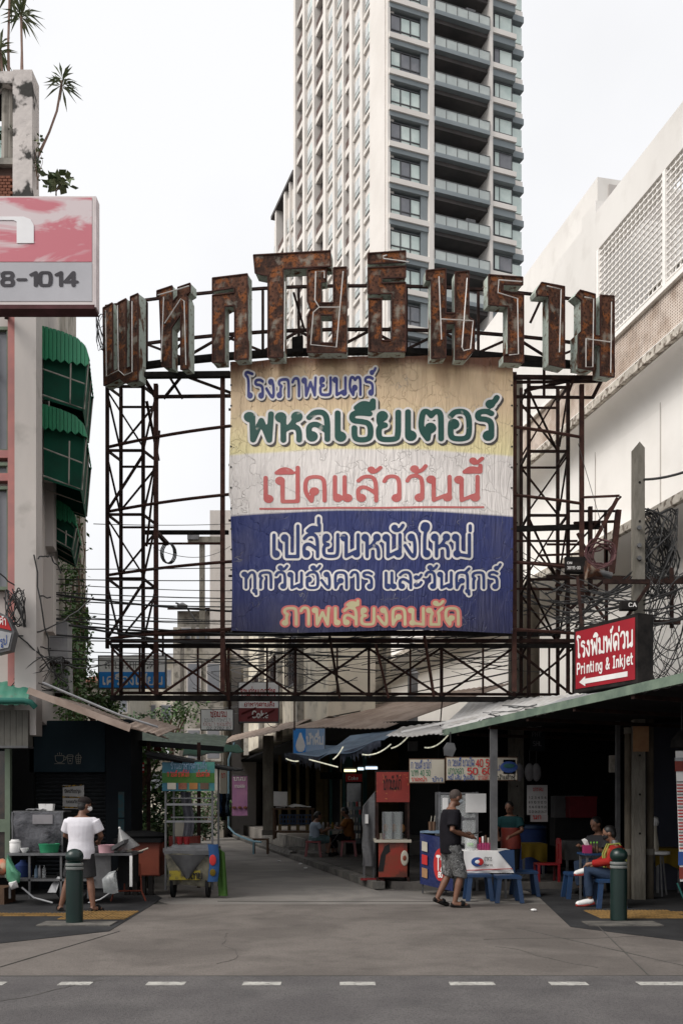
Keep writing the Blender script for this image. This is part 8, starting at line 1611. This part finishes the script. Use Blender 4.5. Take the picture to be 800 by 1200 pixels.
# the walking man
c = GR(528, 1063)
J = dict(hiL=(-.09, .0, .88), hiR=(.09, 0, .88), shL=(-.18, .02, 1.4), shR=(.18, .0, 1.4), neck=(0, .03, 1.47), head=(0, .08, 1.58), elL=(-.25, .02, 1.12), elR=(.25, -.06, 1.12), wrL=(-.14, .27, 1.05), wrR=(.15, .23, 1.02), handL=(.3, 1, .1), handR=(-.3, 1, -.1),
         knL=(-.1, -.0, .46), knR=(.1, .12, .46), anL=(-.1, -.17, .12), anR=(.1, .03, .08), toL=(-.11, -.02, .03), toR=(.12, .22, .03), belly=.02)
camo = mat('camo_shorts', (.13, .13, .13, 1), (.02, .02, .02, 1), 11, .85, lo=.47, hi=.52, c3=(.28, .28, .28, 1), dist=1.5)
t, V, W, fc = person('man in a dark T-shirt and camouflage shorts walking past with a phone', (c.x, c.y + .05, 0), R(-78), J, brown, [('tshirt', blm, dict(torso=(-.2, 1.03), sleeve=.8, off=.036, belly=.02)), ('shorts', camo, dict(leg=1.08, off=.022))], 1.02, mat('pale_blue_mask', (.5, .56, .6, 1)), face=(-.18, 1, -.1), bald=True, fwd=(0, 1, 0))
shoes(t, V, J, blk, M['black'], 1.02, True)
q = V((.02, .37, 1.05)); ph = thing('phone', 'dark phone in the hands of the walking man', 'phone', q); MB().obox(q + Vector((-.03, -.06, 0)), (.13, .02, .03), (-.01, .07, 0), (0, 0, .012)).build('phone', M['black'], ph)
q = V((-.06, .13, 1.28)); MB().prism([[(0, 0), (.05, .05), (.04, .14), (.09, .17), (.06, .22), (-.01, .2), (-.03, .1)]], lambda a, b: V((.18 - .0, .05, 1.12)) * 0 + V((.135, .07 + a, 1.1 + b)), W.to_3x3() @ Vector((.012, .012, 0))).build('shirt_print', mat('shirt_print_grey', (.16, .16, .17, 1)), t)
# the seated person in red with the orange vest: legs crossed, facing left
c = GR(708, 1062); sx = c.x
J = dict(hiL=(-.09, -.03, .47), hiR=(.09, -.03, .47), shL=(-.18, .0, .93), shR=(.18, -.0, .93), neck=(0, .03, 1.0), head=(.0, .08, 1.12), elL=(-.24, .12, .7), elR=(.24, .13, .7), wrL=(-.1, .36, .66), wrR=(.1, .33, .6), handL=(.2, 1, -.3), handR=(-.2, 1, -.5),
         knL=(-.08, .42, .56), knR=(.1, .38, .5), anL=(-.06, .4, .1), anR=(-.02, .52, .53), toL=(-.06, .58, .04), toR=(-.08, .68, .45))
J['knR'] = (.18, .38, .53); J['anR'] = (-.02, .42, .57); J['toR'] = (-.03, .58, .5); J['anL'] = (-.08, .37, .1); J['knL'] = (-.1, .42, .55); J['toL'] = (-.1, .56, .04)
redj = mat('red_jacket', (.3, .014, .014, 1), (.25, .02, .014, 1), 5, .8, bump=.3); vest = mat('orange_vest', (.4, .11, .04, 1), (.34, .09, .035, 1), 4, .7)
jean = mat('dark_jeans', (.028, .045, .08, 1), (.02, .032, .06, 1), 6, .9, bump=.2)
t, V, W, fc = person('seated person in a red jacket and orange vest with legs crossed', (sx + .14, 13.95, 0), R(82), J, lightb, [('jacket', redj, dict(torso=(-.1, 1.03), sleeve=1.9, off=.026)), ('vest', vest, dict(torso=(.05, .96), off=.045)), ('jeans', jean, dict(leg=1.86, off=.022))], .97, mat('black_mask', (.02, .02, .022, 1)), face=(.1, 1, -.25))
shoes(t, V, J, M['white'], mat('red_sole', (.35, .05, .04, 1)), .97)
MB().loft([(V((0, -.02, .96)), W.to_3x3() @ Vector((.1, 0, 0)), W.to_3x3() @ Vector((0, .085, 0))), (V((0, -.0, 1.02)), W.to_3x3() @ Vector((.07, 0, 0)), W.to_3x3() @ Vector((0, .065, 0)))], 16).build('collar', M['steelm'], t, smooth=True)
for q in (-1, 1): MB().tube([V((q * .1, .14, .55)), V((q * .11, .165, .8)), V((q * .1, .1, .95)), V((q * .1, -.05, .97)), V((q * .11, -.15, .8)), V((q * .1, -.16, .6))], .013, 6).build('reflective_strip', mat('lime_strip', (.3, .34, .08, 1)), t)
# person in dark clothes behind
Js = dict(hiL=(-.09, 0, .47), hiR=(.09, 0, .47), shL=(-.18, .04, .93), shR=(.18, .04, .93), neck=(0, .07, 1.0), head=(0, .12, 1.12), elL=(-.24, .15, .68), elR=(.24, .15, .68), wrL=(-.1, .38, .76), wrR=(.1, .38, .76),
          knL=(-.1, .42, .48), knR=(.1, .42, .48), anL=(-.1, .4, .08), anR=(.1, .36, .08), toL=(-.1, .55, .03), toR=(.1, .5, .03))
a = P(704, 0, 16.0); t, V, W, fc = person('person in grey and black sitting in the shade behind the small blue table', (a.x, 16.0, 0), R(120), Js, lightb, [('shirt', mat('dark_grey_shirt', (.05, .05, .055, 1)), dict(torso=(-.1, 1.03), sleeve=.8, off=.03)), ('trousers', jean, dict(leg=1.85, off=.02))], 1.05, None, face=(0, 1, -.3))
shoes(t, V, Js, blk, M['black'], 1.05)
stool('dark stool under the person in grey behind the small table', 704, 1010, 16.0, 'navyd', 0, .42, .36, 'dark stools')
# vendor behind the post
J = dict(hiL=(-.09, .0, .86), hiR=(.09, 0, .86), shL=(-.18, .02, 1.38), shR=(.18, .02, 1.38), neck=(0, .04, 1.45), head=(0, .08, 1.56), elL=(-.26, .08, 1.12), elR=(.26, .08, 1.12), wrL=(-.12, .3, 1.02), wrR=(.14, .32, 1.0), knL=(-.1, .02, .46), knR=(.1, .02, .46), anL=(-.1, 0, .08), anR=(.1, 0, .08), toL=(-.1, .15, .03), toR=(.1, .15, .03))
a = P(598, 0, 17.0); t, V, W, fc = person('cook in a teal shirt and red apron behind the metal post', (a.x, 17.0, 0), R(150), J, brown, [('shirt', mat('dark_teal_shirt', (.01, .045, .05, 1)), dict(torso=(-.1, 1.03), sleeve=.7, off=.028)), ('apron', M['redp'], dict(torso=(-.2, .7), off=.04)), ('trousers', blk, dict(leg=1.85, off=.02))], .93, None, face=(0, 1, -.2))
shoes(t, V, J, blk, M['black'], .93)
# two diners in the lane cafe
a = P(368, 0, 24.6); Jd = dict(Js); t, V, W, fc = person('woman in a light blue top eating at the lane cafe table', (a.x, 24.6, .118), R(-70), Js, lightb, [('top', mat('pale_blue_top', (.28, .34, .42, 1), (.24, .29, .36, 1)), dict(torso=(-.1, 1.03), sleeve=.6, off=.03)), ('skirt', mat('teal_grey_skirt', (.07, .12, .13, 1), (.1, .16, .17, 1), 8), dict(leg=.92, off=.03))], .96, None, face=(0, 1, -.1), long_hair=True)
shoes(t, V, Js, blk, M['black'], .96)
a = P(409, 0, 24.9); t, V, W, fc = person('person in an orange shirt facing the woman in light blue', (a.x, 24.9, .118), R(75), Js, brown, [('shirt', mat('dull_orange_shirt', (.2, .08, .02, 1)), dict(torso=(-.1, 1.03), sleeve=.7, off=.03)), ('trousers', blk, dict(leg=1.7, off=.02))], 1.05, None, face=(0, 1, -.3))
shoes(t, V, Js, blk, M['black'], 1.05)
a = P(388, 0, 24.8); t = thing('cafe_table', 'folding steel table between the two diners in the lane cafe', 'table', (a.x, 24.8, .118)); MB().box(a.x - .3, a.x + .3, 24.6, 25.1, .8, .83).build('table_top', M['steelm'], t)
for q in (-1, 1): MB().tube([(a.x - .25 * q, 24.65, .8), (a.x + .25 * q, 24.65, .13)], .012, 6).build('leg', M['steel'], t); MB().tube([(a.x - .25 * q, 25.05, .8), (a.x + .25 * q, 25.05, .13)], .012, 6).build('leg', M['steel'], t)
for i in range(4): x = a.x - .2 + i * .12; t = thing('table_item', ('tall glass at the woman side of the cafe table', 'brown jar on the cafe table', 'yellow jar on the cafe table', 'steel pot at the far side of the cafe table')[i], 'jar', (x, 24.8, .83)); MB().lathe([(.03, 0), (.035, .13), (.03, .18), (.02, .19)], (x, 24.8, .83), 10).build('jar', (M['steel'], M['wood'], M['ycloth'], M['steelm'])[i], t, smooth=True)
# crumpled litter by the kerb
for i, (x, y) in enumerate(((327, 1010), (358, 1018), (352, 1013), (625, 1068))):
    c = GR(x, y); t = MB().ell(c + Vector((0, 0, .02)), (.05, .03, .02), 7, 4).build('litter', M['white']); tag(t, ('white scrap of litter on the lane nearest the column', 'white scrap of litter by the middle kerb', 'smaller white scrap beside the middle kerb', 'white scrap on the concrete near the walking man')[i], 'litter')
